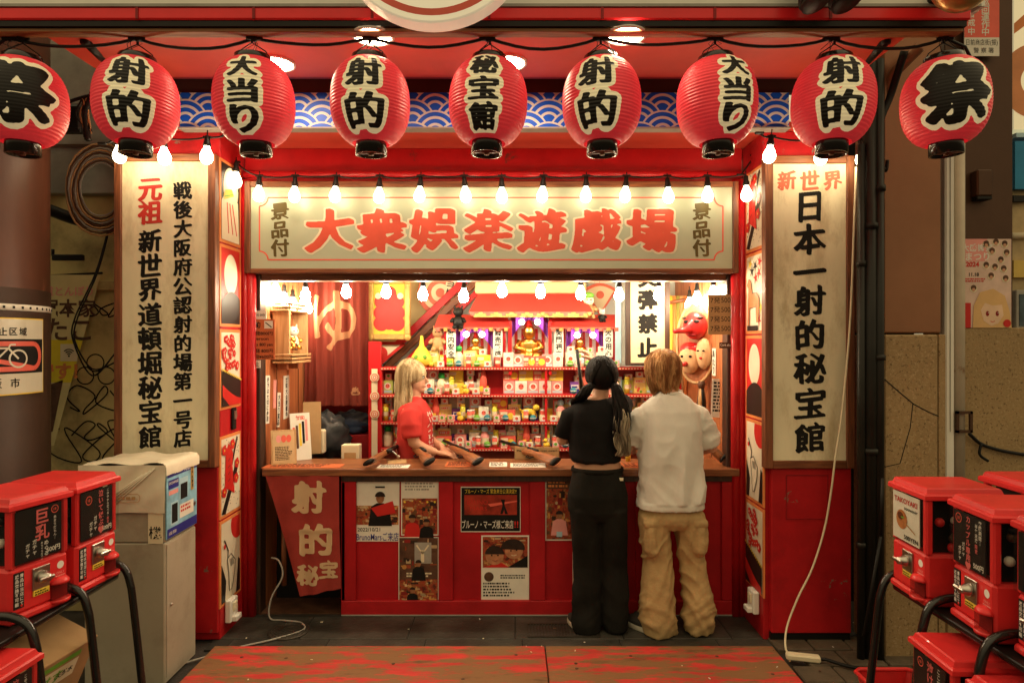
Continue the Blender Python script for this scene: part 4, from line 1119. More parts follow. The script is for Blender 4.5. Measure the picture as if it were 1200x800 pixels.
m = MB(); m.ball((-.035, -.045, -.11), (.075, .055, .10), MSP, 18, 12); m.ball((-.035, -.03, -.045), (.080, .055, .055), MSK, 14, 8); m.tube([(-.035, -.09, -.14), (-.05, -.125, -.145)], [.018, .014], MSK, 8)
for s_ in (-1, 1): m.ball((-.035 + s_ * .03, -.094, -.09), (.013, .007, .009), BLACK, 8, 6)
m.build("round_cheeked_mask", PLQ)
m = MB(); m.ball((.065, -.035, -.07), (.055, .05, .105), MSP, 16, 12)
for s_ in (-1, 1): m.ball((.065 + s_ * .02, -.083, -.05), (.011, .006, .006), BLACK, 8, 6)
m.ball((.065, -.084, -.10), (.012, .006, .008), CRED, 8, 6); m.build("pale_mask", PLQ)
def d4(f, w, h):
    for i in range(4):
        y = (.36 - i * .235) * h
        f.text("7発", -.27 * w, y, .17 * h, INK, 1, 0); f.text("500円", .17 * w, y, .18 * h, INK, 1, 0, w=.5 * w)
notice("price_card", "brown cardboard card with four handwritten prices on the right jamb", "notice", 830, 866, 345, 392, 4.03, CARD, d4, 0)
notice("notice", "dark narrow strip below the brown price card", "notice", 843, 867, 401, 408, 4.03, DKB, lambda f, w, h: f.text("Cork shoot only", 0, 0, .6 * h, PAPER, 1, .01, w=.9 * w))
wall_strip(1, 4.30, 408, 440, .07, PAPER, "あたり", "white paper strip with large writing on the right wall")
def d5(f, w, h): f.dashes(-.4 * w, .4 * h, .4 * w, 9, .09 * h, INK, 2, 5)
notice("notice", "pale paper with rows of small print hanging on the right wall", "notice", 834, 851, 444, 489, 4.20, PAPER, d5, .04)
m = MB(); m.lathe([(.02, 0), (.028, .03), (.02, .05)], DKB, 10)
for i in range(7): m.tube([(0, 0, .02), (.02 * math.cos(i), .02 * math.sin(i), -.1), (.03 * math.cos(i * 1.3), .02, -.24)], [.016, .014, .006], (DKB, TAN, BLACK)[i % 3], 6)
tag(m.build("straw_ornament", None, (X(822, 4.4), 4.4, Z(455, 4.4))), "dark striped ornament hanging below the mask plaque", "ornament")

# ================================================================ PRIZE SHELVES
YS = 4.80
SH = [("top", 430), ("second", 462), ("third", 494), ("lowest", 525)]
xs0, xs1 = X(446, YS), 1.28
t = thing("prize_shelves", "wide red tiered shelves holding the prizes behind the counter", "shelves", (0, YS, 0))
LIGHTR = mat("shelf_edge_red", (.55, .05, .04), .45, var=.1); BEIGE = mat("beige_panel", (.74, .60, .42), .6, var=.08)
for nm, v in SH:
    z = Z(v, YS); m = MB(); m.span((xs0, 0, z - .022), (xs1, .155, z), RED, .002)
    m.span((xs0, -.006, z - .020), (xs1, -.0005, z - .003), LIGHTR)
    n_ = int((xs1 - xs0) / .022)
    for i in range(n_): x = xs0 + .011 + i * .022; m.box((x, -.007, z - .0115), (.008, .003, .008), CREAM)
    m.build("shelf_board", t)
m = MB(); rg = random.Random(4)
zz = [Z(v, YS) for _, v in SH]
pan = [(446, 504, 0), (504, 524, 1), (524, 562, 0), (562, 592, 1), (592, 612, 0), (612, 640, 1), (640, 660, 0), (660, 720, 1), (720, 805, 0)]
for r_ in range(4):
    za = (zz + [.30])[r_ + 1] if r_ < 3 else .30
    for k, (a, b_, c) in enumerate(pan):
        red = (r_ == 0) or (r_ == 3 and k not in (5, 7)) or ((k + r_ + (r_ // 2)) % 2 == 0)
        m.span((X(a, YS), .157, za), (X(b_, YS) - .001, .170, zz[r_] - .0225), RED if red else BEIGE)
m.build("back_panel", t)
m = MB()
for u in (446, 468, 640, 720):
    m.span((X(u, YS) - .008, .004, .3), (X(u, YS) + .008, .154, zz[0] - .023), RED, .002)
m.build("upright", t)
m = MB(); m.span((xs0, .10, .30), (xs1, .13, zz[3] - .023), mat("skirt_panel", (.50, .12, .08), .5, var=.15)); m.build("skirt", t)

# shrine
sh = thing("toy_shrine", "three red roofed toy shrine pavilions standing on the top prize shelf", "shrine", (X(620, 5.0), 5.0, zz[0]))
def roof(mb, cx, w, d, z0, z1, lean, mm, teeth=True):
    a, b_ = w / 2, w / 2 - lean
    v = [(cx - a, -d, z0), (cx + a, -d, z0), (cx + a, .06, z0), (cx - a, .06, z0), (cx - b_, -d * .35, z1), (cx + b_, -d * .35, z1), (cx + b_, .06, z1), (cx - b_, .06, z1)]
    mb.add(v, [(0, 1, 5, 4), (1, 2, 6, 5), (2, 3, 7, 6), (3, 0, 4, 7), (4, 5, 6, 7), (3, 2, 1, 0)], mm)
    n_ = int(w / .055)
    for i in range(n_):
        x = cx - w / 2 + (i + .5) * w / n_
        mb.box((x, -d + .008, z0 - .016), (.03, .02, .028), GF if i % 2 else CORAL, .002)
    mb.box((cx, -d + .012, z0 - .004), (w, .02, .012), CORAL)
k5 = 5.0 / F
def rx(u): return (u - 620) * k5
def rz_(v): return Z(v, 5.0) - zz[0]
ROOFR = mat("roof_red", (.55, .045, .035), .45, var=.1)
m = MB(); roof(m, rx(555), 85 * k5, .20, rz_(384), rz_(369), .02, ROOFR); m.build("side_roof", sh)
m = MB(); roof(m, rx(682), 80 * k5, .20, rz_(384), rz_(369), .02, ROOFR); m.build("side_roof", sh)
m = MB(); roof(m, rx(621), 138 * k5, .26, rz_(367), rz_(345), .06, ROOFR); m.box((rx(621), -.24, rz_(371)), (128 * k5, .03, .03), GF, .003); m.build("main_roof", sh)
m = MB(); m.box((rx(622), .03, rz_(337)), (.86, .05, .09), mat("yellow_wall_paint", (.7, .6, .3)), .01); m.build("roof_ridge", sh)
m = MB(); m.span((rx(513), .04, 0), (rx(723), .06, rz_(370)), mat("shrine_back_white", (.75, .70, .62), .6, var=.05))
for i in range(26):
    u = 515 + i * 8; m.span((rx(u), .034, 0), (rx(u + 3.5), .039, rz_(385)), CRED)
m.build("striped_back", sh)
for u in (524, 591, 650, 716, 598, 643):
    m = MB(); m.box((rx(u), -.14 if u not in (598, 643) else -.18, rz_(392) / 2 + .02), (.024, .024, rz_(368 if 595 < u < 648 else 384)), RED, .003); m.build("pillar", sh)
for u, tx in ((531, "家内安全"), (584, "商売繁盛"), (653, "笑門福来"), (709, "火の用心")):
    m = MB(); h = 32 * k5; m.box((rx(u), -.165, rz_(402)), (10.5 * k5, .008, h), PAPER); f = Flat(m, Matrix.Translation((rx(u), -.1695, rz_(402)))); f.vtext(tx, 0, h / 2, h / 4 * .95, INK, 1, .025, pitch=h / 4); m.build("name_plate", sh)
for cu, vt, hw, vh in ((557, 386, 21, 20), (620, 372, 21, 22), (683, 386, 21, 20)):
    m = MB()
    for s_ in (-1, 1):
        pts = []
        for q in range(9): pts.append((rx(cu) + s_ * (q / 8) * hw * k5, -.12, rz_(vt + 3 + vh * (q / 8) ** 1.6)))
        for i in range(8):
            a, b_ = pts[i], pts[i + 1]; tz = rz_(vt)
            y1, y2 = -.12 + .02 * math.sin(i * 1.9), -.12 + .02 * math.sin((i + 1) * 1.9)
            m.add([(a[0], y1, tz), (b_[0], y2, tz), (b_[0], y2, b_[2]), (a[0], y1, a[2])], [(0, 1, 2, 3)], PURPLE, True)
    m.build("purple_drape", sh)
PB = emis("shrine_lamp_glow", (1.0, .82, .66), 30.0)
for cu, v in ((557, 392), (620, 378), (683, 393)):
    for s_ in (-1, 1):
        m = MB(); m.ball((rx(cu + s_ * 9), -.155, rz_(v)), .022, PB, 12, 8); m.build("lamp_globe", sh)
# gold statues
def gold_statue(u, v0, v1, lab):
    h = (v1 - v0) * k5 - .045; t = thing("gold_statue", lab, "statue", (X(u, 4.9), 4.95, zz[0] + .055), group="gold statues in the toy shrine")
    m = MB(); m.span((-h * .42, -.05, -.0545), (h * .42, .05, -.001), CRED, .004); m.build("pedestal", t)
    m = MB(); m.lathe([(.40, 0), (.42, .07), (.36, .13), (.26, .19), (.25, .30), (.27, .42), (.25, .50), (.12, .56)], GOLD, 20, Matrix.Scale(h * .9, 4) @ Matrix.Diagonal((1, .75, 1, 1))); m.build("seated_body", t)
    m = MB(); m.ball((0, -.02, h * .66), (h * .155, h * .14, h * .17), GOLD, 14, 9); m.lathe([(.12, .74), (.10, .82), (.03, .98), (.0001, 1.02)], CRED, 12, Matrix.Scale(h, 4)); m.build("head", t)
    for s_ in (-1, 1):
        m = MB(); m.tube([(s_ * h * .22, -.01, h * .44), (s_ * h * .33, -.03, h * .28), (s_ * h * .10, -h * .22, h * .22)], [h * .075, h * .065, h * .045], GOLD, 8); m.build("arm", t)
        m = MB(); m.tube([(s_ * h * .30, -.05, h * .10), (s_ * h * .10, -h * .34, h * .07)], [h * .10, h * .07], GOLD, 8); m.build("leg", t)
    return t
gold_statue(557, 392, 430, "small golden seated statue in the left shrine pavilion")
gold_statue(620, 374, 428, "large golden seated statue in the middle shrine pavilion")
gold_statue(680, 394, 430, "small golden seated statue in the right shrine pavilion")
# things on the shrine roofs
t = figurine("dark_figure", "thin dark figure sitting on the left shrine roof", (X(537, 4.8), 4.80, rz_(386) + zz[0] + .0), (BLACK, BLACK, BLACK), 1.25)
plush = figurine("plush_toy", "tan plush toy with a green cap on the right shrine roof", (X(690, 4.82), 4.84, zz[0] + rz_(374)), (TAN, CREAM, TAN), 1.35, "plush toy")
figurine("figurine", "tiny black and white figure beside the capped plush on the right shrine roof", (X(706, 4.82), 4.84, zz[0] + rz_(378)), (BLACK, WHITE, BLACK), .75)
m = MB(); m.ball((-.004, -.004, .126), (.036, .033, .020), LGREEN, 14, 8); m.build("cap", plush)
figurine("plush_toy", "tan bear plush standing at the left of the toy shrine", (X(513, 4.86), 4.86, zz[0] + .12), (TAN, mat("bear_tan", (.45, .25, .12), .8, var=.2), TAN), 1.35, "plush toy")
t = thing("onion_toy", "yellow onion shaped plush with green eyes and a tall stalk", "plush toy", (X(494, 4.83), 4.84, zz[0]))
m = MB(); m.lathe([(.04, 0), (.075, .03), (.08, .07), (.05, .12), (.018, .16), (.010, .23), (.0001, .235)], YEL, 20); m.build("bulb_body", t)
for s_ in (-1, 1):
    m = MB(); m.ball((s_ * .032, -.072, .075), (.016, .008, .016), LGREEN, 10, 7); m.build("eye", t)
# prizes -----------------------------------------------------------
PZ = mat("biscuit_print", (.86, .70, .30), .45, var=.22, vs=30); PZ2 = mat("fruit_print", (.86, .66, .22), .45, var=.3, vs=26); PZ3 = mat("candy_print", (.86, .78, .60), .45, var=.3, vs=30)
CLR = cyc_glass("clear_plastic", (.95, .95, .9), .08, .7)
def P_box(w, d, h, base, kind):
    m = MB(); m.box((0, 0, h / 2), (w, d, h), base, .0015); f = Flat(m, Matrix.Translation((0, -d / 2 - .0003, h / 2)))
    if kind == 0: f.disc(w * .22, -.05 * h, h * .30, YEL, 1, n=16); f.rect(-w * .44, .05 * h, w * .02, .32 * h, CREAM, 1); f.dashes(-w * .4, -.15 * h, w * .0, 2, h * .16, CREAM, 1, 2)
    elif kind == 1: f.disc(w * .26, -.10 * h, h * .30, YEL, 2, n=16); f.poly([(-w / 2, h * .1), (w / 2, h * .3), (w / 2, h / 2), (-w / 2, h / 2)], mat("violet_print", (.22, .08, .38), .45), 1); f.rect(-w * .42, -.12 * h, w * .02, .22 * h, WHITE, 2); f.rect(-w * .38, -.04 * h, -w * .04, .12 * h, NAVY, 3)
    elif kind == 2:
        rg = random.Random(3)
        for i in range(6): f.disc(rg.uniform(-.33, .33) * w, rg.uniform(-.42, -.05) * h, h * .085, (YEL, CORAL, LGREEN, PINK, CORAL, YEL)[i], 1 + i % 3, n=10)
        f.rect(-w * .4, .16 * h, w * .4, .36 * h, (CORAL if base is PZ else CREAM), 1); f.dashes(-w * .32, .26 * h, w * .32, 1, h * .16, WHITE if base is PZ else CORAL, 2, 4)
    elif kind == 3: f.disc(0, .05 * h, w * .34, WHITE, 1, n=18); f.disc(0, .05 * h, w * .22, CORAL, 2, n=14); f.rect(-w * .42, -.44 * h, w * .42, -.28 * h, LBLUE, 1); f.disc(-w * .1, .10 * h, w * .05, BLACK, 3, n=8); f.disc(w * .1, .10 * h, w * .05, BLACK, 3, n=8)
    elif kind == 4: f.rect(-w * .5, -.5 * h, w * .5, -.30 * h, CREAM, 1); f.rect(-w * .34, -.1 * h, w * .34, .4 * h, WHITE, 1); f.disc(0, .15 * h, w * .24, LGREEN, 2, n=12); f.dashes(-w * .3, -.38 * h, w * .3, 1, h * .1, CORAL, 2, 8)
    return m
def P_tube(r, h, base, cap):
    m = MB(); m.lathe([(r, 0), (r, h * .86)], base, 14); m.lathe([(r * 1.03, h * .86), (r * 1.03, h), (.0001, h)], cap, 14); m.lathe([(r * 1.01, h * .3), (r * 1.01, h * .55)], CREAM, 14, caps=False); return m
def P_duck():
    m = MB(); m.ball((0, 0, .016), (.018, .014, .016), YEL, 10, 7); m.ball((-.006, -.003, .040), .0115, YEL, 10, 7); m.tube([(-.015, -.004, .039), (-.022, -.005, .038)], [.004, .002], ORANGE, 6); return m
def P_ball(c):
    m = MB(); m.ball((0, 0, .0175), .0175, c, 12, 8); m.lathe([(.018, .016), (.0185, .0175), (.018, .019)], WHITE, 12, caps=False); return m
def P_dog(c):
    m = MB(); m.ball((0, 0, .045), (.040, .02, .02), c, 12, 8); m.ball((.042, -.004, .070), (.018, .015, .017), c, 10, 7)
    for x in (-.025, .025):
        for y in (-.011, .011): m.tube([(x, y, .04), (x, y, 0)], [.009, .008], c, 6)
    m.tube([(-.038, 0, .05), (-.055, 0, .075)], [.006, .003], c, 6); return m
def P_bottle(c, cap):
    m = MB(); m.lathe([(.022, 0), (.024, .01), (.024, .060), (.012, .078), (.012, .086)], c, 14); m.lathe([(.017, .082), (.018, .102), (.010, .110), (.0001, .110)], cap, 14); m.lathe([(.0245, .02), (.0245, .05)], CREAM, 14, caps=False); return m
def P_rocket():
    m = MB(); m.lathe([(.016, .02), (.020, .06), (.012, .11), (.0001, .14)], CORAL, 12)
    for k in range(3): m.box((.018 * math.cos(k * 2.09), .018 * math.sin(k * 2.09), .02), (.02, .006, .04), YEL, .001)
    m.box((0, 0, .008), (.07, .04, .016), PINK, .003); return m
PR = {
 "caramel": (P_box(0.116, 0.037, 0.082, CORAL, 0), "coral caramel box", 0.116, 0.082, "candy box"),
 "choco": (P_box(0.125, 0.040, 0.088, NAVY, 1), "navy chocolate box", 0.125, 0.088, "candy box"),
 "biscuit": (P_box(0.102, 0.040, 0.133, PZ, 2), "yellow biscuit box", 0.102, 0.133, "candy box"),
 "fruit": (P_box(0.094, 0.037, 0.119, PZ2, 2), "orange candy box", 0.094, 0.119, "candy box"),
 "face": (P_box(0.085, 0.034, 0.094, PINK, 3), "pink candy box", 0.085, 0.094, "candy box"),
 "tall": (P_box(0.065, 0.037, 0.159, CORAL, 4), "tall coral candy box", 0.065, 0.159, "candy box"),
 "cream": (P_box(0.074, 0.037, 0.108, PZ3, 3), "cream candy box", 0.074, 0.108, "candy box"),
 "cube": (P_box(0.048, 0.043, 0.048, PINK, 4), "pink candy cube", 0.048, 0.048, "candy box"),
 "white": (P_box(0.054, 0.037, 0.043, CREAM, 3), "white candy box", 0.054, 0.043, "candy box"),
 "sticktube": (P_tube(.014, .088, mat("lime_tube", (.62, .60, .06), .4), YEL), "lime candy tube", 0.043, 0.125, "candy tube"),
 "redtube": (P_tube(.013, .060, CORAL, WHITE), "short coral candy tube", 0.040, 0.085, "candy tube"),
 "duck": (P_duck(), "tiny yellow toy duck", 0.057, 0.071, "toy duck"),
 "ball": (P_ball(LGREEN), "small green capsule ball", 0.053, 0.050, "capsule ball"),
 "ballb": (P_ball(mat("teal_print", (.03, .20, .26), .4)), "small teal capsule ball", 0.053, 0.050, "capsule ball"),
 "dog": (P_dog(YEL), "yellow toy dog", 0.142, 0.121, "toy dog"),
 "bottle": (P_bottle(CREAM, mat("bright_green_cap", (.02, .34, .06), .35)), "green capped cream bottle", 0.071, 0.156, "bottle"),
 "rocket": (P_rocket(), "coral toy rocket", 0.106, 0.199, "toy rocket"),
 "bluetoy": (P_bottle(PINK, LBLUE), "blue capped pink bottle", 0.071, 0.156, "bottle"),
}
PMESH = {}; LASTP = [None]
def prize(kind, x, y, z, label):
    mb, desc, w, h, cat = PR[kind]
    if kind not in PMESH:
        o = mb.build({"candy box": "candy_box", "candy tube": "candy_tube", "toy duck": "toy_duck", "capsule ball": "capsule_ball", "toy dog": "toy_dog", "bottle": "candy_bottle", "toy rocket": "toy_rocket"}[cat])
        PMESH[kind] = o
    else:
        o = PMESH[kind].copy(); COL.objects.link(o)
    o.scale = (1, 1, 1) if cat == "candy box" else (1.42,) * 3; o.location = (x, y, z); o.rotation_euler = (0, 0, rg.uniform(-.2, .2))
    tag(o, label, cat, "prizes on the shelves"); LASTP[0] = o
    return w, h
for nm_, col_, kd in (("lime", (.52, .66, .16), 3), ("sky", (.40, .62, .74), 4), ("sunny", (.88, .66, .08), 0), ("rose", (.82, .36, .40), 2), ("plain", (.84, .80, .70), 3)):
    w_, d_, h_ = {"lime": (.076, .034, .10), "sky": (.070, .034, .125), "sunny": (.105, .036, .088), "rose": (.085, .036, .12), "plain": (.090, .036, .085)}[nm_]
    PR[nm_] = (P_box(w_, d_, h_, mat(nm_ + "_box_print", col_, .45, var=.2, vs=24), kd), {"lime": "lime candy box", "sky": "tall pale blue candy box", "sunny": "sunny candy box", "rose": "rose candy box", "plain": "plain cream box"}[nm_], w_, h_, "candy box")
rg = random.Random(21)
def fill(row, u0, u1, y, front, z=None, seq=None, side=""):
    """walk along a shelf and stand prizes on it, some of them stacked two or three high"""
    nm, v = SH[row]; z = zz[row] if z is None else z; x = X(u0, y); xe = X(u1, y); n = 0
    big = ["biscuit", "fruit", "caramel", "choco", "tall", "cream", "face", "lime", "sky", "bottle", "dog", "bluetoy", "rocket", "sunny", "rose", "plain"]
    mids = ["sticktube", "sticktube", "redtube", "cream", "face", "tall", "dog", "bluetoy", "lime", "bottle", "rocket", "caramel"]
    small = ["cube", "white", "redtube", "duck", "ball", "cube", "ballb", "white"]
    while x < xe and n < 49:
        if front == 2:
            k = rg.choice(mids)
            if rg.random() < .30: x += rg.uniform(.03, .10)
        elif front: k = rg.choice(small)
        else: k = rg.choices(big, (5, 4, 2.6, 2.2, 1.8, 4, 1.6, 1.6, 1.4, 1.0, .4, .6, .4, 2.5, 1.2, 2.5))[0]
        w, h = PR[k][2], PR[k][3]
        if x + w > xe: break
        rowname = "%s row,%s %s prize shelf" % (("back", "front", "middle")[int(front)], side, nm)
        prize(k, x + w / 2, y + rg.uniform(-.008, .008), z + .0005, "%s, %s from left, %s" % (PR[k][1], ORD[n], rowname)); n += 1
        zt2 = z + h; room = .188 if row else .155
        st = 0
        if not front and k in ("caramel", "choco", "cream", "face", "biscuit", "fruit", "sunny", "plain", "lime"):
            while st < 2 and rg.random() < .85:
                k2 = rg.choice([q for q in ("caramel", "choco", "cream", "face", "fruit", "white", "cube", "sunny", "plain") if PR[q][2] <= w + .012])
                if zt2 + PR[k2][3] > z + room: k2 = "white" if zt2 + PR["white"][3] < z + room else None
                if k2 is None: break
                prize(k2, x + w / 2 + rg.uniform(-.006, .006), y, zt2 + .001, "%s %s above the %s one, %s" % (PR[k2][1], "directly" if st == 0 else "two", ORD[n - 1], rowname))
                zt2 += PR[k2][3] + .001; st += 1
        x += w + (rg.uniform(.004, .03) if front else rg.uniform(.001, .008))
# central pyramid on second shelf
def pyramid():
    z = zz[1]; y = 4.885; n = 0; cu = X(625, 4.86)
    for r_, ks in enumerate((["face", "plain", "face", "plain", "face"], ["caramel", "sunny", "caramel", "sunny"])):
        tot = sum(PR[k][2] for k in ks) + .003 * len(ks); x = cu - tot / 2; hm = max(PR[k][3] for k in ks)
        for i, k in enumerate(ks):
            w, h = PR[k][2], PR[k][3]; sc = hm / h
            prize(k, x + w / 2, y - .006 * r_ * 0, z + .001, "%s in the central stack, %s from left in %s layer from bottom" % (PR[k][1], ORD[i], ORD[r_]))
            LASTP[0].scale = (1, 1, sc); LASTP[0].rotation_euler = (0, 0, 0)
            x += w + .003
        z += hm + .0015
pyramid()
for i, k in enumerate(("cream", "face", "caramel", "caramel", "face", "cream")):
    prize(k, X(596 + i * 11.5, 4.82), 4.825, zz[0] + .0005, "%s before the large golden statue, %s from left" % (PR[k][1], ORD[i]))
LH_, RH_ = " left half of", " right half of"
fill(0, 500, 590, 4.868, False, side=LH_); fill(0, 662, 732, 4.868, False, side=RH_); fill(0, 500, 590, 4.815, True, side=LH_); fill(0, 664, 730, 4.815, True, side=RH_)
fill(1, 449, 584, 4.915, False, side=LH_); fill(1, 668, 799, 4.915, False, side=RH_); fill(1, 449, 584, 4.868, 2, side=LH_); fill(1, 668, 740, 4.868, 2, side=RH_); fill(1, 500, 584, 4.818, True, side=LH_); fill(1, 668, 730, 4.818, True, side=RH_)
fill(2, 449, 799, 4.915, False); fill(2, 449, 740, 4.868, 2); fill(2, 505, 735, 4.818, True)
fill(3, 449, 799, 4.915, False); fill(3, 449, 740, 4.868, 2); fill(3, 515, 735, 4.818, True)
# ================================================================ ON AND BELOW THE COUNTER
STOCK = wood("rifle_stock_wood", (.16, .055, .02), (.34, .13, .05), axis=1, rough=.35)
def make_rifle(label, loc, rz, tilt=0.0, roll=0.0, sc=1.0):
    t = thing("cork_rifle", label, "toy rifle", loc, rz, "cork rifles on the counter", rx=tilt, ry=roll)
    rings = []
    for y, zc, rx_, rz2 in ((0, .030, .013, .034), (.02, .031, .018, .036), (.12, .036, .019, .032), (.20, .040, .016, .020), (.26, .040, .018, .022), (.40, .042, .016, .017), (.46, .042, .010, .010)):
        rings.append([(rx_ * math.cos(2 * math.pi * k / 12), y, zc + rz2 * math.sin(2 * math.pi * k / 12)) for k in range(12)])
    m = MB(); m.loft(rings, STOCK); m.build("stock", t)
    m = MB(); m.loft([[(p[0] * 1.1, y, .030 + (p[2] - .030) * 1.06) for p in rings[0]] for y in (-.014, .004)], BLACK); m.build("butt_plate", t)
    m = MB(); m.tube([(0, .24, .066), (0, .62, .066)], .010, BLACK, 10); m.tube([(0, .22, .066), (0, .34, .066)], .014, BLACK, 10); m.build("barrel", t)
    m = MB(); m.tube([(0, .27, .066), (.035, .275, .080), (.052, .275, .086)], .005, STEEL, 7); m.ball((.056, .275, .088), .011, STEEL, 9, 6); m.build("bolt_handle", t)
    m = MB(); m.tube([(0, .19, .020), (0, .205, .0), (0, .245, .0), (0, .255, .022)], .0035, BLACK, 6); m.build("trigger_guard", t)
    t.scale = (sc,) * 3
    return t
for u, v, rz, lab in ((503, 547, 24, "cork rifle lying on the counter before the shop assistant, muzzle to the left"),
                      (560, 549, 28, "cork rifle lying on the counter next right of the shop assistant's elbow"),
                      (651, 547, 34, "cork rifle lying on the counter just left of the woman in black"),
                      (433, 545, -6, "cork rifle at the left end of the counter beside the tablecloth corner")):
    make_rifle(lab, (X(u, 3.99) - .03, 3.99, .945), R(rz), R(2), R(62), 1.12)
r = make_rifle("cork rifle propped at the right end of the counter beside the man in white", (1.315, 4.10, .945), R(58), R(35), 0, .82)
def sheet(u0, u1, y0, y1, z, base, label, cat="paper", rz=0.0, draw=None):
    x0, x1 = X(u0, y0), X(u1, y0); w, d = x1 - x0, y1 - y0
    m = MB(); T = place(((x0 + x1) / 2, (y0 + y1) / 2, z), rz) @ Matrix.Rotation(R(-90), 4, 'X')
    m.box((0, .0008, 0), (w, .0016, d), base, 0, T)
    if draw: draw(Flat(m, T), w, d)
    return tag(m.build("paper_sheet" if cat == "paper" else cat), label, cat)
ds = lambda n, s_: (lambda f, w, h: f.dashes(-.42 * w, .36 * h, .42 * w, n, .8 * h / n, INK, 1, s_))
sheet(441, 478, 4.01, 4.12, .919, PAPER, "white paper sheet on the counter near its left end", draw=ds(6, 2))
sheet(452, 474, 4.16, 4.30, .919, CARD, "tan card on the counter in front of the assistant", rz=.2)
sheet(573, 594, 4.05, 4.20, .919, PAPER, "small white printed sheet right of the second rifle", draw=ds(5, 4))
sheet(598, 640, 4.03, 4.17, .919, PAPER, "white instruction sheet on the counter below the cardboard notice", draw=ds(6, 7))
sheet(521, 552, 4.05, 4.22, .919, PORANGE, "orange printed sheet on the counter between two rifles", draw=ds(5, 8))
sheet(306, 398, 4.01, 4.14, .919, PORANGE, "wide orange red sheet covering the left end of the counter", draw=ds(3, 9))
sheet(732, 752, 4.03, 4.18, .919, PORANGE, "orange sheet on the counter between the two customers", draw=ds(4, 10))
def d6(f, w, h):
    f.rect(-.48 * w, -.46 * h, .48 * w, .46 * h, CARD, 1); f.text("Please do not lean over!", 0, .22 * h, .24 * h, INK, 2, .01, w=.9 * w); f.text("First 8 shots", .1 * w, -.22 * h, .26 * h, INK, 2, .01, w=.6 * w)
leaning("cardboard_notice", "brown cardboard notice with handwriting standing at the back of the counter", "notice", (X(629, 4.33), 4.30, .918), 52 * 4.33 / F, .082, CARD, 0, R(-6), d6)
m = MB(); m.lathe([(.016, 0), (.018, .05), (.010, .062)], YEL, 12); m.lathe([(.006, .062), (.006, .085), (.0001, .085)], YEL, 10)
tag(m.build("yellow_bottle", None, (X(736, 4.25), 4.25, .918)), "little yellow bottle on the counter between the two customers", "bottle")
# posters on the counter front
def poster(u0, u1, v0, v1, label, draw, Y=4.040, base=PAPER, rot=0.0):
    return notice("poster", label, "poster", u0, u1, v0, v1, Y, base, draw, rot, .003)
DIMF = mat("dim_face_print", (.30, .13, .06), .5, var=.35, vs=30); DIMH = mat("dark_hair_print", (.025, .014, .010), .5, var=.4, vs=30)
SNAPC = [mat("snap_%s_print" % n_, c_, .5, var=.3, vs=20) for n_, c_ in (("rust", (.30, .06, .02)), ("amber", (.55, .26, .07)), ("soot", (.03, .015, .01)), ("wine", (.22, .015, .012)), ("sand", (.50, .36, .20)), ("brown", (.12, .05, .02)))]
def snap(f, w, h, x0, y0, x1, y1, seed, l=2, n=46):
    """a busy little snapshot: many small patches of shop colours"""
    rg = random.Random(seed)
    for i in range(n):
        a, b_ = rg.uniform(.02, .10) * (x1 - x0), rg.uniform(.015, .08) * (y1 - y0); cx, cy = rg.uniform(x0 + a, x1 - a), rg.uniform(y0 + b_, y1 - b_); c = rg.choice(SNAPC)
        if i % 3: f.rect((cx - a) * w, (cy - b_) * h, (cx + a) * w, (cy + b_) * h, c, l + i * .02)
        else: f.disc(cx * w, cy * h, a * w * .8, c, l + i * .02, ry=b_ * h * .9, n=10)
def person_print(f, cx, cy, s_, coat, hair=None, l=3):
    hair = DIMH
    f.poly([(cx - s_ * .55, cy - s_), (cx - s_ * .42, cy - s_ * .1), (cx - s_ * .15, cy + s_ * .06), (cx + s_ * .15, cy + s_ * .06), (cx + s_ * .42, cy - s_ * .1), (cx + s_ * .55, cy - s_)], coat, l)
    f.disc(cx, cy + s_ * .30, s_ * .19, DIMF, l + 1, ry=s_ * .25, n=16); f.poly([(cx + s_ * .24 * math.cos(R(a)), cy + s_ * .36 + s_ * .24 * math.sin(R(a))) for a in range(0, 181, 20)], hair, l + 2)
def q1(f, w, h):
    f.rect(-.48 * w, -.22 * h, .48 * w, .49 * h, PAPER, 1); f.rect(-.48 * w, -.22 * h, .48 * w, .10 * h, WARMP, 2); snap(f, w, h, -.48, -.22, .48, .10, 3)
    person_print(f, .06 * w, .12 * h, .36 * h, INK, l=4); f.poly([(-.15 * w, .06 * h), (.35 * w, .18 * h), (.42 * w, -.02 * h), (.0 * w, -.08 * h)], CRED, 8); f.rect(-.05 * w, .40 * h, .17 * w, .425 * h, INK, 8)
    f.text("2022/10/21", -.20 * w, -.30 * h, .085 * h, INK, 2, .01, w=.52 * w); f.text("BrunoMarsご来店", 0, -.42 * h, .15 * h, NAVY, 2, .008, w=.97 * w)
poster(417, 468, 564, 634, "poster of a man in a cap over blue lettering, on the counter's first panel", q1)
def q2(f, w, h):
    f.dashes(-.4 * w, .42 * h, .4 * w, 4, .05 * h, GREYP, 1, 3); f.rect(-.47 * w, -.48 * h, .47 * w, .12 * h, WARMP, 1); snap(f, w, h, -.47, -.48, .47, .12, 5, 1.5)
    for i in range(5): f.disc((-.4 + .2 * i) * w, .06 * h, .03 * w, YEL, 2, n=8)
    person_print(f, -.2 * w, -.30 * h, .26 * h, CRED, l=3); person_print(f, .18 * w, -.36 * h, .24 * h, INK, l=6)
poster(470, 514, 557, 627, "poster with white upper part and a red shop snapshot, right in the first panel", q2)
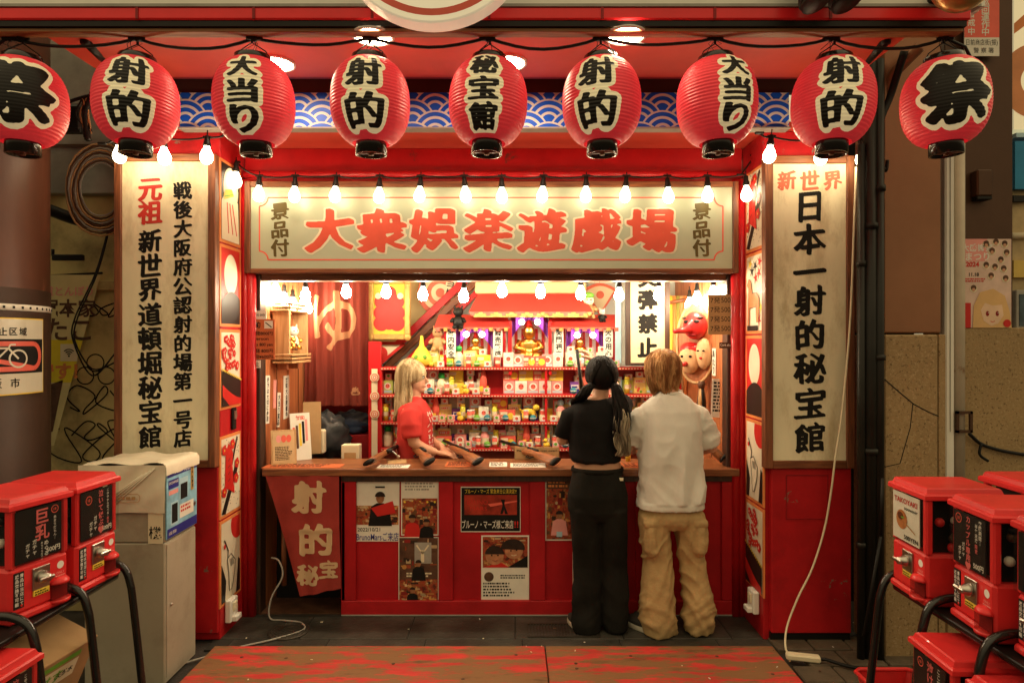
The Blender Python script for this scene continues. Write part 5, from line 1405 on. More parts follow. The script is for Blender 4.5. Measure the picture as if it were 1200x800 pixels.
def q3(f, w, h):
    f.rect(-.48 * w, -.49 * h, .48 * w, .49 * h, DKB, 1); snap(f, w, h, -.48, .0, .48, .49, 8, 1.1, 34); f.rect(-.1 * w, .1 * h, .32 * w, .42 * h, GREYP, 2); f.line([(-.05 * w, .38 * h), (.1 * w, .25 * h), (.25 * w, .38 * h)], .01, CREAM, 3); f.rect(.06 * w, .12 * h, .14 * w, .30 * h, CREAM, 3)
    person_print(f, 0, .04 * h, .2 * h, INK, l=4); f.dashes(-.3 * w, -.05 * h, .4 * w, 2, .04 * h, CREAM, 3, 5); f.rect(-.48 * w, -.49 * h, .48 * w, -.14 * h, WARMP, 3); snap(f, w, h, -.48, -.49, .48, -.14, 9, 3.2, 40); person_print(f, -.15 * w, -.36 * h, .18 * h, INK, l=5)
poster(467, 514, 629, 706, "dark poster of shop snapshots low in the counter's first panel", q3, Y=4.036)
GLOWR = mat("red_glow_print", (.32, .03, .015), .5, var=.6, vs=9)
def q4(f, w, h):
    f.rect(-.49 * w, -.48 * h, .49 * w, .48 * h, INK, 1); f.rect(-.44 * w, -.12 * h, .44 * w, .32 * h, GLOWR, 2); f.poly([(-.05 * w, .12 * h), (.44 * w, .20 * h), (.44 * w, .17 * h), (0, .06 * h)], CORAL, 3)
    f.poly([(.16 * w, -.10 * h), (.20 * w, .1 * h), (.17 * w, .22 * h), (.24 * w, .22 * h), (.23 * w, .1 * h), (.29 * w, -.10 * h), (.24 * w, -.1 * h), (.225 * w, .0), (.20 * w, -.1 * h)], INK, 4)
    f.text("ブルーノ・マーズ 緊急来日公演決定!!", 0, .40 * h, .11 * h, YEL, 2, .0, w=.86 * w); f.text("BRUNO", -.22 * w, .16 * h, .15 * h, CRED, 3, -.01, w=.34 * w); f.text("MARS", -.2 * w, .02 * h, .13 * h, CRED, 3, -.01, w=.28 * w)
    f.text("ブルーノ・マーズ様ご来店", -.05 * w, -.33 * h, .20 * h, PAPER, 2, .006, w=.86 * w); f.text("!!", .43 * w, -.33 * h, .2 * h, CRED, 2, .02)
poster(540, 610, 570, 623, "black and red concert poster with white lettering on the counter's middle panel", q4)
FACEP = mat('warm_face_print', (.46, .20, .10), .5, var=.35, vs=24)
def q5(f, w, h):
    f.rect(-.47 * w, .02 * h, .47 * w, .48 * h, WARMP, 1); snap(f, w, h, -.47, .28, .47, .48, 14, 2, 30)
    f.poly([(-.47 * w, .02 * h), (-.1 * w, .10 * h), (.1 * w, .02 * h)], CRED, 3); f.disc(-.22 * w, .19 * h, .19 * w, FACEP, 4, ry=.13 * h); f.poly([(-.22 * w + .20 * w * math.cos(R(a)), .22 * h + .13 * h * math.sin(R(a))) for a in range(0, 181, 15)], DIMH, 5)
    f.poly([(.05 * w, .02 * h), (.47 * w, .02 * h), (.47 * w, .2 * h)], INK, 3); f.disc(.18 * w, .27 * h, .19 * w, FACEP, 6, ry=.12 * h); f.poly([(.16 * w + .25 * w * math.cos(R(a)), .31 * h + .14 * h * math.sin(R(a))) for a in range(-10, 200, 15)], DIMH, 7)
    for cx, cy in ((-.28, .205), (-.15, .205), (.12, .275), (.24, .285)): f.disc(cx * w, cy * h, .018 * w, INK, 8, n=8)
    f.line([(-.27 * w, .13 * h), (-.21 * w, .12 * h), (-.15 * w, .13 * h)], .003, DKRED, 8); f.line([(.13 * w, .21 * h), (.18 * w, .20 * h), (.24 * w, .215 * h)], .004, CREAM, 8)
    f.disc(-.34 * w, -.12 * h, .10 * w, DKB, 2); f.dashes(-.1 * w, -.1 * h, .42 * w, 2, .035 * h, INK, 1, 2); f.dashes(-.46 * w, -.22 * h, .2 * w, 5, .045 * h, INK, 1, 7)
poster(564, 620, 627, 705, "white poster with a photo of two smiling people on the counter's middle panel", q5)
def q6(f, w, h):
    f.rect(-.46 * w, -.48 * h, .46 * w, .3 * h, WARMP, 1); f.dashes(-.4 * w, .4 * h, .4 * w, 2, .06 * h, ORANGE, 1, 1); f.rect(-.46 * w, .3 * h, .46 * w, .48 * h, DKB, .5); snap(f, w, h, -.46, -.48, .46, .3, 12, 1.2, 40); person_print(f, .0 * w, -.18 * h, .24 * h, PINK, l=2); f.rect(-.1 * w, -.44 * h, .1 * w, -.36 * h, LBLUE, 4)
poster(639, 672, 557, 633, "narrow poster of a person in pink, beside the legs of the woman in black", q6)
poster(671, 690, 640, 700, "warm photo strip behind the legs of the woman in black", lambda f, w, h: f.rect(-.47 * w, -.48 * h, .47 * w, .48 * h, WARMP, 1), Y=4.038)

# hanging cloth under the left counter end
t = thing("hanging_cloth", "red cloth with cream characters hung askew under the left end of the counter", "cloth", (0, 3.985, 0))
CLO = mat("dull_red_cloth", (.33, .040, .032), .85, var=.15, vs=6, bump=.15, bs=90)
q = [W(311, 557, 3.985), W(397, 557, 3.985), W(399, 690, 3.985), W(352, 698, 3.985)]
m = MB(); v, fcs = [], []; n_ = 22
def clo(s_, r_):
    a = q[0].lerp(q[1], s_); b_ = q[3].lerp(q[2], s_); p = a.lerp(b_, r_); return (p.x, .012 * math.sin(s_ * 6 + r_ * 3) * r_ + .008 * math.sin(s_ * 15 + r_ * 5) - .005 * math.exp(-((r_ - .45) * 40) ** 2), p.z)
for j in range(n_ + 1):
    for i in range(n_ + 1): v.append(clo(i / n_, j / n_))
for j in range(n_):
    for i in range(n_): a = j * (n_ + 1) + i; fcs.append((a, a + 1, a + n_ + 2, a + n_ + 1))
m.add(v, fcs, CLO, True); m.build("cloth", t)
m = MB()
for ch, u, vv, w, h in (("射", 362, 582, 46, 44), ("的", 370, 632, 48, 44), ("秘", 361, 673, 30, 28), ("宝", 385, 667, 25, 24)):
    ev, ef = brush_glyph(ch, a=.055, b=.022, ang=-40, shear=.05, N=44); c = W(u, vv, 3.985); pts = []
    for p in ev:
        x, z = c.x + p[0] * w * 3.985 / F, c.z + p[1] * h * 3.985 / F
        r_ = (q[0].z - z) / (q[0].z - q[3].z); xl = q[0].x + (q[3].x - q[0].x) * r_; xr2 = q[1].x + (q[2].x - q[1].x) * r_
        s_ = (x - xl) / (xr2 - xl); pts.append((x, clo(s_, r_)[1] - .003, z))
    m.add(pts, ef, mat("cloth_cream_dye", (.62, .44, .26), .8, var=.08), True)
m.build("lettering", t)
m = MB(); m.tube([W(333, 610, 4.06), W(333, 685, 4.06)], .018, BRWOOD, 8); tag(m.build("wooden_leg"), "short brown wooden leg behind the red hanging cloth", "wooden leg")
m = MB(); pts = [W(318, 653, 4.05), W(327, 657, 4.02), W(331, 675, 4.0), W(318, 700, 3.98)] ; pts = [p[:] for p in pts] + [(X(316, 3.95), 3.95, .02), (X(330, 3.90), 3.93, .012), (X(352, 3.90), 3.90, .012), (X(352, 3.75), 3.80, .012), (X(318, 3.65), 3.68, .012), (X(275, 3.55), 3.58, .012), (X(250, 3.5), 3.50, .012), (-1.75, 3.42, .0)]
def smooth(pts, n=6):
    P_ = [Vector(p) for p in pts]; out = []
    for i in range(len(P_) - 1):
        a, b_, c, d = P_[max(i - 1, 0)], P_[i], P_[i + 1], P_[min(i + 2, len(P_) - 1)]
        for k in range(n):
            s_ = k / n; out.append(.5 * ((2 * b_) + (c - a) * s_ + (2 * a - 5 * b_ + 4 * c - d) * s_ ** 2 + (3 * b_ - a - 3 * c + d) * s_ ** 3))
    return out + [P_[-1]]
m.tube(smooth(pts), .0055, GREYP, 6); tag(m.build("power_cord"), "pale cord curling over the dark floor from under the left counter", "cord")
m = MB(); pts = [W(1003, 196, 3.56), W(1001, 260, 3.56), W(996, 380, 3.57), W(987, 480, 3.57), W(979, 535, 3.57), W(974, 575, 3.60), W(966, 620, 3.63), W(952, 665, 3.63), W(935, 700, 3.62), W(922, 735, 3.6)]
pts = [p[:] for p in pts] + [(X(921, 3.52), 3.52, .03), (X(930, 3.46), 3.46, .025)]
m.tube(smooth(pts), .006, CREAM, 6); tag(m.build("power_cord"), "white cord running down the front of the right sign to the floor", "cord")
t = thing("extension_block", "white socket extension block lying on the floor by the right base", "extension block", (X(942, 3.42), 3.43, .014), R(-14))
m = MB(); m.box((0, 0, .018), (.17, .045, .034), CREAM, .008); m.build("block", t)
m = MB(); m.tube([(.085, 0, .018), (.11, 0, .02), (.2, -.03, .012), (.4, -.08, .012), (.6, .05, .012)], .009, BLACK, 7); m.build("plug_lead", t)

# ================================================================ CAPSULE VENDING MACHINES
GRED = mat("machine_red_plastic", (.70, .030, .032), .36, var=.08, vs=4, coat=.12, grime=((.45, .020, .02), .5, .8, 3))
CARDB = mat("black_card", (.014, .013, .013), .35, var=.2)
PKT = mat("pink_lettering", (.78, .16, .16), .5, var=.05)
def gacha(label, loc, rz, draw, sticker=True):
    t = thing("capsule_machine", label, "capsule machine", loc, rz, "red capsule vending machines")
    w, d, h = .245, .30, .48
    m = MB(); m.span((-w / 2, -d / 2, .028), (w / 2, d / 2, .205), GRED, .012); m.span((-w / 2 - .006, -d / 2 - .008, 0), (w / 2 + .006, d / 2, .030), GRED, .008)
    for sx in (-1, 1):
        for sy in (-1, 1): m.box((sx * (w / 2 - .014), sy * (d / 2 - .014), .315), (.028, .028, .225), GRED, .006)
    m.build("body", t)
    m = MB()
    v = [(sx * (w / 2 + .008), sy * (d / 2 + .010), .425) for sx, sy in ((-1, -1), (1, -1), (1, 1), (-1, 1))]
    def rg_(e, z): return [(sx * (w / 2 + e), sy * (d / 2 + e), z) for sx, sy in ((-1, -1), (1, -1), (1, 1), (-1, 1))]
    m.loft([rg_(.006, .420), rg_(.012, .424), rg_(.012, .440), rg_(.006, .446), rg_(.0, .447), rg_(-.006, .464), rg_(-.012, .468)], GRED, smooth=False); m.build("lid", t)
    m = MB(); m.span((-w / 2 + .034, -d / 2 + .040, .206), (w / 2 - .034, d / 2 - .036, .42), BLACK)  # black core block added so the space behind the windows looks dark
    m.build("dark_core", t)
    rg = random.Random(len(label)); m = MB()
    for i in range(16):
        s_ = -1 if i % 2 else 1; m.ball((s_ * (w / 2 - .022), rg.uniform(-.10, .10), rg.uniform(.225, .40)), .018, (GRED, WHITE, DKB, CORAL, BLACK)[i % 5], 10, 7)
    m.build("capsules", t)
    m = MB(); PL = cyc_glass("window_plastic", (.97, .97, .95), .06, .93)
    m.span((-w / 2 + .004, -d / 2 - .012, .212), (w / 2 - .004, -d / 2 - .0095, .420), PL)
    for sx in (-1, 1): m.span((sx * (w / 2 - .004), -d / 2 + .03, .212), (sx * (w / 2 - .0015), d / 2 - .03, .420), PL)
    m.build("window", t)
    m = MB(); f = Flat(m, Matrix.Translation((0, -d / 2 - .006, .316))); m.span((-.105, -d / 2 - .0058, .218), (.085, -d / 2 - .003, .414), CARDB if draw is not tako else PAPER)
    draw(f); m.build("display_card", t)
    m = MB(); y = -d / 2 - .003
    m.box((0, y, .140), (.072, .008, .085), STEEL, .002); m.build("coin_plate", t)
    m = MB(); Tq = Matrix.Translation((0, y - .004, .142)) @ Matrix.Rotation(R(90), 4, 'X'); m.lathe([(.024, 0), (.024, .012), (.016, .022), (.014, .038), (.0001, .040)], STEEL, 18, Tq); m.box((-.008, y - .040, .142), (.062, .010, .016), STEEL, .004, None); m.build("crank", t)
    m = MB(); m.box((0, y - .0005, .086), (.066, .006, .022), YEL, .001); f = Flat(m, Matrix.Translation((0, y - .0037, .086))); f.dashes(-.028, .004, .028, 2, .009, INK, 1, 4); m.build("price_label", t)
    m = MB(); f = Flat(m, Matrix.Translation((.085, y + .0028, .160))); f.disc(0, 0, .015, WHITE, 1); f.text("ONLY", 0, -.030, .013, PINK, 1, .01); f.dashes(-.022, -.042, .022, 1, .008, PINK, 1, 6); m.build("coin_mark", t)
    m = MB()
    ring = lambda z, r0: [(.080 + r0 * math.cos(R(a)), -d / 2 - r0 * .85 * max(0, math.sin(R(a))), z) for a in range(0, 181, 15)]
    m.loft([ring(.092, .040), ring(.100, .038), ring(.112, .028), ring(.115, .004)], GRED); m.build("chute_hood", t); m = MB(); m.loft([ring(.018, .042), ring(.030, .042)], GRED); m.build("chute_base", t)
    m = MB(); m.loft([ring(.030, .039), ring(.092, .039)], cyc_glass("chute_plastic", (.9, .8, .75), .1, .8), caps=False); m.span((.045, -d / 2 - .0015, .03), (.115, -d / 2 + .0015, .09), DKRED); m.build("chute_cup", t)
    if sticker:
        m = MB(); m.box((-.088, -d / 2 - .001, .120), (.040, .003, .135), CARDB); f = Flat(m, Matrix.Translation((-.088, -d / 2 - .0028, .120)))
        f.vtext("景品は当店にて", .010, .062, .0155, WHITE, 1, .015, pitch=.0172); f.vtext("返品交換不可能", -.009, .062, .0155, WHITE, 1, .015, pitch=.0172); f.disc(.010, -.058, .005, CRED, 1); m.build("sticker", t)
    return t
def badge(f, x, y, r): f.ring(x, y, r * .8, r, CORAL, 2, 20); f.text("18", x, y, r * .9, CORAL, 2, .02)
def yen(f): f.text("500円", .048, -.078, .024, WHITE, 2, .02)
def kL1(f):
    badge(f, .055, .075, .016); f.vtext("巨乳", .002, .092, .062, PKT, 2, .022, pitch=.062); f.vtext("めちゃるガチャ", -.0, -.038, .010, WHITE, 2, .01); 
    f.vtext("めぐる", .018, -.036, .020, WHITE, 2, .02); f.vtext("ガチャ", -.030, -.020, .020, WHITE, 2, .02); f.vtext("ガチャ", -.058, -.030, .018, WHITE, 2, .02); f.vtext("あまりだもん…", .055, .050, .013, WHITE, 2, .015); yen(f)
def kL2(f):
    badge(f, -.060, .062, .019); f.vtext("泣いて悦ぶ♥", .012, .094, .030, PKT, 2, .018, pitch=.0315); f.vtext("ガチャ", -.022, -.01, .021, WHITE, 2, .02); f.vtext("ガチャ", -.048, -.03, .021, WHITE, 2, .02)
    f.vtext("この中から選べる…", .055, .090, .013, WHITE, 2, .02, pitch=.0145); f.vtext("限定", .055, -.035, .013, PKT, 2, .02); yen(f)
def kR2(f):
    badge(f, -.070, .072, .019); f.vtext("カップル専用♥", -.012, .094, .028, PKT, 2, .018, pitch=.0285); f.vtext("交際期間…", .058, .092, .017, WHITE, 2, .02); f.vtext("半年未満", .036, .075, .016, WHITE, 2, .02); f.vtext("限定", .036, .002, .016, PKT, 2, .02)
    f.vtext("ガチャ", -.040, -.01, .018, WHITE, 2, .02); f.vtext("ガチャ", -.062, -.03, .018, WHITE, 2, .02); yen(f)
def kR5(f):
    badge(f, -.060, .065, .018); f.vtext("泣ける話", .0, .09, .040, PKT, 2, .03, pitch=.042); f.vtext("ガチャ", -.045, -.01, .022, WHITE, 2, .02); f.vtext("ここだけ", .05, .09, .02, WHITE, 2, .02); yen(f)
def kR6(f):
    f.vtext("運だめし", .0, .09, .042, PKT, 2, .03, pitch=.044); f.vtext("ガチャガチャ", -.048, .06, .020, WHITE, 2, .02); f.vtext("当り", .05, .05, .028, YEL, 2, .02); yen(f)
def tako(f):
    f.text("TAKOYAKI", -.010, .068, .030, CRED, 2, .02, w=.165); f.text("souvenir", .028, .040, .020, INK, 2, .01, w=.095)
    f.disc(-.038, -.012, .040, mat("fried_dough_print", (.50, .19, .06), .5, var=.3, vs=40), 2); f.disc(-.046, .002, .022, mat("sauce_print", (.16, .04, .015), .5, var=.4, vs=40), 3, ry=.016); f.disc(-.030, -.002, .012, LGREEN, 4, ry=.004); f.line([(-.01, -.022), (.06, -.050)], .006, TAN, 3)
    f.text("500YEN", .028, -.080, .024, INK, 2, .02, w=.10)
def at_corner(x, y, ang, side):
    """origin from the front corner nearest the street"""
    if side < 0:   # fronts face right: local right end lies farther from the street
        n = Vector((math.cos(ang - R(0)), math.sin(ang), 0))
    return None
gl1 = Vector((-1.80, 2.55, .65)); a1 = R(90 - 14)
def pose(front_mid, rz, z):
    out = Vector((math.sin(rz), -math.cos(rz), 0)); p = Vector((front_mid[0], front_mid[1], 0)) - out * .15; return (p.x, p.y, z)
gacha("red capsule machine with a black card of big pink characters, nearest on the left rack", pose((-1.825, 2.51), R(77), .65), R(77), kL1)
gacha("red capsule machine on the left rack beside the grey change machine", pose((-1.79, 2.80), R(86), .65), R(86), kL2)
gacha("red capsule machine with a white octopus dumpling card on the right rack", pose((1.645, 2.69), R(-92), .65), R(-92), tako, sticker=False)
gacha("red capsule machine with a black card and pink heart on the right rack", pose((1.685, 2.375), R(-95), .65), R(-95), kR2)
gacha("red capsule machine cut by the right edge of the photo", pose((1.70, 2.075), R(-94), .65), R(-94), kR6)
gacha("red capsule machine behind the others on the right rack, only its lid showing", pose((2.42, 2.80), R(90), .65), R(90), kR6)
gacha("red capsule machine on the lower right tier under the pink heart machine", pose((1.545, 2.385), R(-92), .115), R(-92), kR5)
gacha("red capsule machine lowest at the right corner of the photo", pose((1.565, 2.095), R(-92), .10), R(-92), kR6)
gacha("red capsule machine on the lower left tier at the photo's left edge", pose((-1.70, 2.20), R(88), .14), R(88), kL2)
def rack(name, label, side, ys, xf, lowx):
    t = thing(name, label, "rack", (side * xf, ys[0], 0)); s_ = side; o = Vector((s_ * xf, ys[0], 0))
    for y in ys:
        m = MB(); pts = [(xf - .10, y, 0), (xf - .045, y, .5), (xf - .03, y, .60), (xf - .005, y, .665), (xf + .05, y, .695), (xf + .12, y, .70), (xf + .30, y, .70), (xf + .36, y, .66), (xf + .38, y, .55), (xf + .40, y, 0)]
        m.tube([(s_ * p[0] - o.x, p[1] - o.y, p[2]) for p in smooth(pts, 4)], .016, CAPM, 10); m.build("arch_frame", t)
    for xx, zz_ in ((xf + .035, .630), (xf + .34, .630), (xf - .06, .10), (xf + .38, .10)):
        m = MB(); m.tube([(s_ * xx - o.x, ys[0] - o.y, zz_), (s_ * xx - o.x, ys[-1] - o.y, zz_)], .013, CAPM, 8); m.build("rail", t)
    for z0, xa_, xb_ in ((.632, xf + .02, xf + .36), (.085, xf - .08, xf + .38)):
        m = MB(); a, b_ = sorted((s_ * xa_ - o.x, s_ * xb_ - o.x)); m.span((a, ys[0] - o.y, z0), (b_, ys[-1] - o.y, z0 + .014), BLACK, .003); m.build("tray", t)
rack("machine_rack", "black tubular rack carrying the capsule machines on the left", -1, (2.06, 2.365, 2.66, 2.955), 1.77, 0)
rack("machine_rack", "black tubular rack carrying the capsule machines on the right", 1, (1.92, 2.225, 2.535, 2.83), 1.64, 0)
t = thing("carton", "tan cardboard carton with green print tilted under the left capsule machines", "carton", (-1.95, 2.56, .36)); t.rotation_euler = (R(24), 0, R(84))
m = MB(); m.box((0, 0, 0), (.42, .24, .32), CARD, .003); m.build("box", t)
m = MB(); f = Flat(m, Matrix.Translation((-.02, -.1206, .085))); f.rect(-.15, .03, .15, .055, LGREEN, 1); f.rect(-.15, -.06, .15, .02, CREAM, 1); f.text("いろはす", -.03, -.02, .055, LGREEN, 2, .03); f.text("天然水", .09, -.02, .03, INK, 2, .02); f.rect(-.11, -.12, -.04, -.09, INK, 1); f.dashes(.0, -.09, .13, 3, .02, INK, 1, 4); m.build("printing", t)
t = thing("red_basket", "red plastic basket with a rolled rim on the ground at the lower right", "basket", (1.77, 2.98, 0))
m = MB(); sq = lambda a, z: [(a * 1.25 * sx + 0, a * sy, z) for sx, sy in ((-1, -.8), (-.8, -1), (.8, -1), (1, -.8), (1, .8), (.8, 1), (-.8, 1), (-1, .8))]
m.loft([sq(.085, 0), sq(.112, .135)], GRED, caps=False, smooth=False); m.loft([sq(.085, .001), sq(.01, .001)], GRED); m.build("basket_body", t)
m = MB(); pts = sq(.114, .138); m.tube(pts + [pts[0]], .010, GRED, 8); m.build("rim", t)

# ================================================================ CHANGE MACHINE
GREY = mat("grey_beige_enamel", (.42, .37, .28), .42, var=.10, vs=3, bump=.05, wear=((.12, .08, .05), .68, .74, 5), grime=((.22, .17, .11), .5, .8, 2))
t = thing("change_machine", "grey cabinet of a change machine with a blue front panel, plastic over its top", "change machine", (-1.92, 3.37, 0), R(90))
w, d = .315, .40
m = MB(); m.span((-w / 2, -d / 2, .0), (w / 2, d / 2, .70), GREY, .006); m.span((-w / 2 + .012, -d / 2 - .004, .03), (w / 2 - .012, -d / 2 - .0005, .69), GREY, .002); m.ball((-w / 2 + .05, -d / 2 - .006, .38), .009, STEEL, 8, 6); m.build("cabinet", t)
m = MB(); m.span((-w / 2 + .002, -d / 2 + .002, .703), (w / 2 - .002, d / 2 - .002, 1.07), GREY, .006); m.build("upper_case", t)
PBLUE = mat("panel_sky_print", (.25, .50, .66), .35, var=.35, vs=12)
m = MB(); m.span((-w / 2 + .004, -d / 2 - .008, .715), (w / 2 - .004, -d / 2 - .0005, 1.062), PBLUE, .002); f = Flat(m, Matrix.Translation((0, -d / 2 - .0083, .89)))
f.rect(-.15, .130, .15, .170, NAVY, 1); f.rect(-.15, -.172, .15, -.125, NAVY, 1); f.rect(-.14, .070, -.04, .115, NAVY, 1); f.rect(-.135, .04, -.045, .062, PINK, 1); f.text("EXCHANGE", -.09, .10, .018, WHITE, 2, .01, w=.09); f.text("両替機", .06, .150, .03, WHITE, 2, .02)
f.rect(-.03, .0, .055, .105, LBLUE, 1); f.rect(-.022, -.005, .048, .075, INK, 2); f.rect(-.115, -.115, -.045, .0, LBLUE, 1); f.rect(-.108, -.105, -.052, -.01, INK, 2); f.rect(-.03, -.10, .115, -.03, PAPER, 1); f.dashes(-.02, -.045, .10, 2, .02, CRED, 2, 3); f.rect(.085, .02, .115, .15, mat("ochre_strip", (.55, .32, .08), .5), 2); f.vtext("千円札専用", .10, .145, .022, INK, 3, .02)
f.disc(.125, -.06, .012, STEEL, 3); f.text("10 50", -.06, .150, .028, WHITE, 2, .02, w=.06); f.text("100 500", -.10, -.15, .022, WHITE, 2, .01, w=.07); m.build("front_panel", t)
m = MB(); T = Matrix.Translation((-w / 2 - .001, 0, .80)) @ Matrix.Rotation(R(-90), 4, 'Z'); m.box((.155, -.001, .0), (.072, .003, .20), CREAM, 0, T); f = Flat(m, T @ Matrix.Translation((.155, -.003, -.045))); f.text("機", 0, 0, .066, INK, 1, .008); f.rect(-.02, .112, .02, .132, INK, 1); m.build("paper_label", t)
COVER = mat("creased_wrapping", (.78, .70, .54), .34, var=.08, vs=5, bump=.35, bs=14)
m = MB(); v, fcs = [], []; NU, NV = 26, 22
xs_ = [-w / 2 - .012 + (w + .024) * i / NU for i in range(NU + 1)]
prof = [(-d / 2 - .014, 1.035)] + [(-d / 2 - .014, 1.075)] + [(-d / 2 + d * q / 12, 1.094 + .004 * math.sin(q)) for q in range(13)] + [(d / 2 + .02, 1.08), (d / 2 + .02, .98)]
for (yy, zz_) in prof:
    for x in xs_: v.append((x, yy, zz_ + .010 * noise.noise(Vector((x * 11, yy * 9, 2.0))) - (.02 if yy < -d / 2 and x > 0 else 0) * 0))
n1 = len(xs_)
for j in range(len(prof) - 1):
    for i in range(NU): a = j * n1 + i; fcs.append((a, a + 1, a + n1 + 1, a + n1))
m.add(v, fcs, COVER, True)
v, fcs = [], []; n2 = 12
for j in range(11):
    for i in range(25):
        yy = -d / 2 - .010 + (d + .03) * i / 24; zz_ = 1.090 - .235 * j / 10
        lim = .0 if yy > -d / 2 + .04 else 0
        v.append((-w / 2 - .014 - .010 * noise.noise(Vector((yy * 8, zz_ * 8, 5))) - .006 * math.sin((yy + zz_) * 50) * .5, yy, zz_ + .008 * noise.noise(Vector((yy * 9, 1, 2)))))
for j in range(10):
    for i in range(24): a = j * 25 + i; fcs.append((a, a + 1, a + 26, a + 25))
m.add(v, fcs, COVER, True)
for k in range(4): m.tube([(-w / 2 - .021, -.16 + .02 * k, 1.075 - .01 * k), (-w / 2 - .023, .03 + .03 * k, .90 - .005 * k)], .0035, COVER, 5)
T = Matrix.Translation((-w / 2 - .024, 0, .93)) @ Matrix.Rotation(R(-90), 4, 'Z'); f = Flat(m, T); f.line([(-.06, .02), (.08, .02), (.09, .01), (.09, -.01), (.08, -.02), (-.06, -.02)], .003, TAN, 1); f.dashes(-.05, 0, .075, 1, .026, TAN, 1, 6)
m.build("wrapping", t)
# ================================================================ LEFT NEIGHBOUR: steel column, alley wall
RUST = mat("brown_column_paint", (.11, .040, .022), .45, var=.25, vs=3, bump=.12, bs=30, wear=((.28, .12, .06), .60, .72, 4), stretch=(1, 1, .4))
DBR = mat("dark_brown_paint", (.055, .028, .018), .5, var=.2, vs=4, bump=.1)
YCOL = 3.30; xc, rc = -2.90, .45
t = thing("steel_column", "thick round brown steel column at the left edge, darker below", "column", (xc, YCOL, 0), R(41))
zs = Z(330, YCOL - rc)
m = MB(); m.lathe([(rc + .003, 0), (rc + .003, zs), (rc, zs + .004)], DBR, 48, caps=False); m.build("lower_wrap", t)
m = MB(); m.lathe([(rc, zs - .1), (rc, 3.6)], RUST, 48, caps=False); m.build("shaft", t)
m = MB(); zb3 = Z(355, YCOL - rc); m.lathe([(rc + .0032, zb3 - .016), (rc + .006, zb3 - .015), (rc + .006, zb3 + .015), (rc + .0032, zb3 + .016)], PAPER, 48, caps=False)
for k in range(60): w_ = 2 * math.pi * k / 60; m.box((0, -(rc + .0065), zb3), (.011, .002, .012), INK, 0, Matrix.Rotation(w_, 4, 'Z'))
m.build("punched_band", t)
m = MB(); m.box((.17, -rc * .86, Z(268, YCOL - rc)), (.035, .05, .13), BLACK, .006); m.tube([(.17, -rc * .86 - .03, Z(255, 2.9)), (.17, -rc * .86 - .05, Z(272, 2.9))], .012, BLACK, 8); m.build("bracket", t)
# curved no-bicycle sign on the column
t = thing("parking_ban_sign", "white sign with a crossed-out bicycle strapped round the brown column", "sign", (xc, YCOL, 0), R(54))
r3 = rc + .012; zt3, zb3 = Z(369, YCOL - rc), Z(470, YCOL - rc); A = R(46)
def curved(m, poly2d_list, mm, lift):
    for pts in poly2d_list:
        m.add([((r3 + lift) * math.sin(p[0] / r3), -(r3 + lift) * math.cos(p[0] / r3), p[1]) for p in pts], [tuple(range(len(pts)))], mm)
def crect(m, x0, z0, x1, z1, mm, lift, n=24):
    curved(m, [[(x0 + (x1 - x0) * i / n, z0), (x0 + (x1 - x0) * (i + 1) / n, z0), (x0 + (x1 - x0) * (i + 1) / n, z1), (x0 + (x1 - x0) * i / n, z1)] for i in range(n)], mm, lift)
hw = r3 * R(46); hc = (zt3 + zb3) / 2
SGW = mat("sign_white_plastic", (.66, .62, .50), .35, var=.06, vs=5)
m = MB(); crect(m, -hw, zb3, hw, zt3, YEL, .001); crect(m, -hw + .006, zb3 + .006, hw - .006, zt3 - .006, SGW, .002)
crect(m, -hw + .012, hc - .085, hw - .012, hc + .085, INK, .003); m.build("plate", t)
m = MB()
def cpath(pts, w_, mm, lift):
    for i in range(len(pts) - 1):
        a, b_ = pts[i], pts[i + 1]; dx, dz = b_[0] - a[0], b_[1] - a[1]; d = math.hypot(dx, dz) or 1; nx_, nz_ = -dz / d * w_ / 2, dx / d * w_ / 2
        curved(m, [[(a[0] + nx_, a[1] + nz_), (a[0] - nx_, a[1] - nz_), (b_[0] - nx_, b_[1] - nz_), (b_[0] + nx_, b_[1] + nz_)]], mm, lift)
hh, ww = .062, hw - .035
outl = [(-ww + .05, hc + hh)] + [(-ww + .05 + (2 * ww - .1) * i / 16, hc + hh) for i in range(1, 17)] + [(ww - .05 + .05 * math.sin(R(a)), hc + hh * math.cos(R(a))) for a in range(10, 181, 10)] + [(ww - .05 - (2 * ww - .1) * i / 16, hc - hh) for i in range(1, 17)] + [(-ww + .05 - .05 * math.sin(R(a)), hc - hh * math.cos(R(a))) for a in range(10, 181, 10)]
cpath(outl, .024, CORAL, .004); cpath([(-ww + .04 + (2 * ww - .08) * i / 16, hc + hh * (1 - i / 8)) for i in range(17)], .022, CORAL, .004)
for cx in (.0, .20): cpath([(cx + .045 * math.cos(R(a)), hc - .012 + .042 * math.sin(R(a))) for a in range(0, 361, 15)], .009, SGW, .006)
cpath([(.0, hc - .012), (.04, hc + .040), (.15, hc + .040), (.20, hc - .012)], .009, SGW, .006); cpath([(.04, hc + .04), (.10, hc - .012), (.15, hc + .04), (.16, hc + .058), (.185, hc + .058)], .008, SGW, .006)
m.build("pictogram", t); m = MB()
for s_, z, sz, cx in (("放置禁止区域", hc + .122, .044, .10), ("大阪市", hc - .130, .050, .10)):
    for i, ch in enumerate(s_):
        vs, fs = font_mesh(ch, .012); pitch = sz * (1.15 if len(s_) > 3 else 1.7); x0 = cx + (i - (len(s_) - 1) / 2) * pitch
        m.add([((r3 + .004) * math.sin((x0 + p[0] * sz) / r3), -(r3 + .004) * math.cos((x0 + p[0] * sz) / r3), z + p[1] * sz) for p in vs], fs, INK)
m.build("lettering", t)
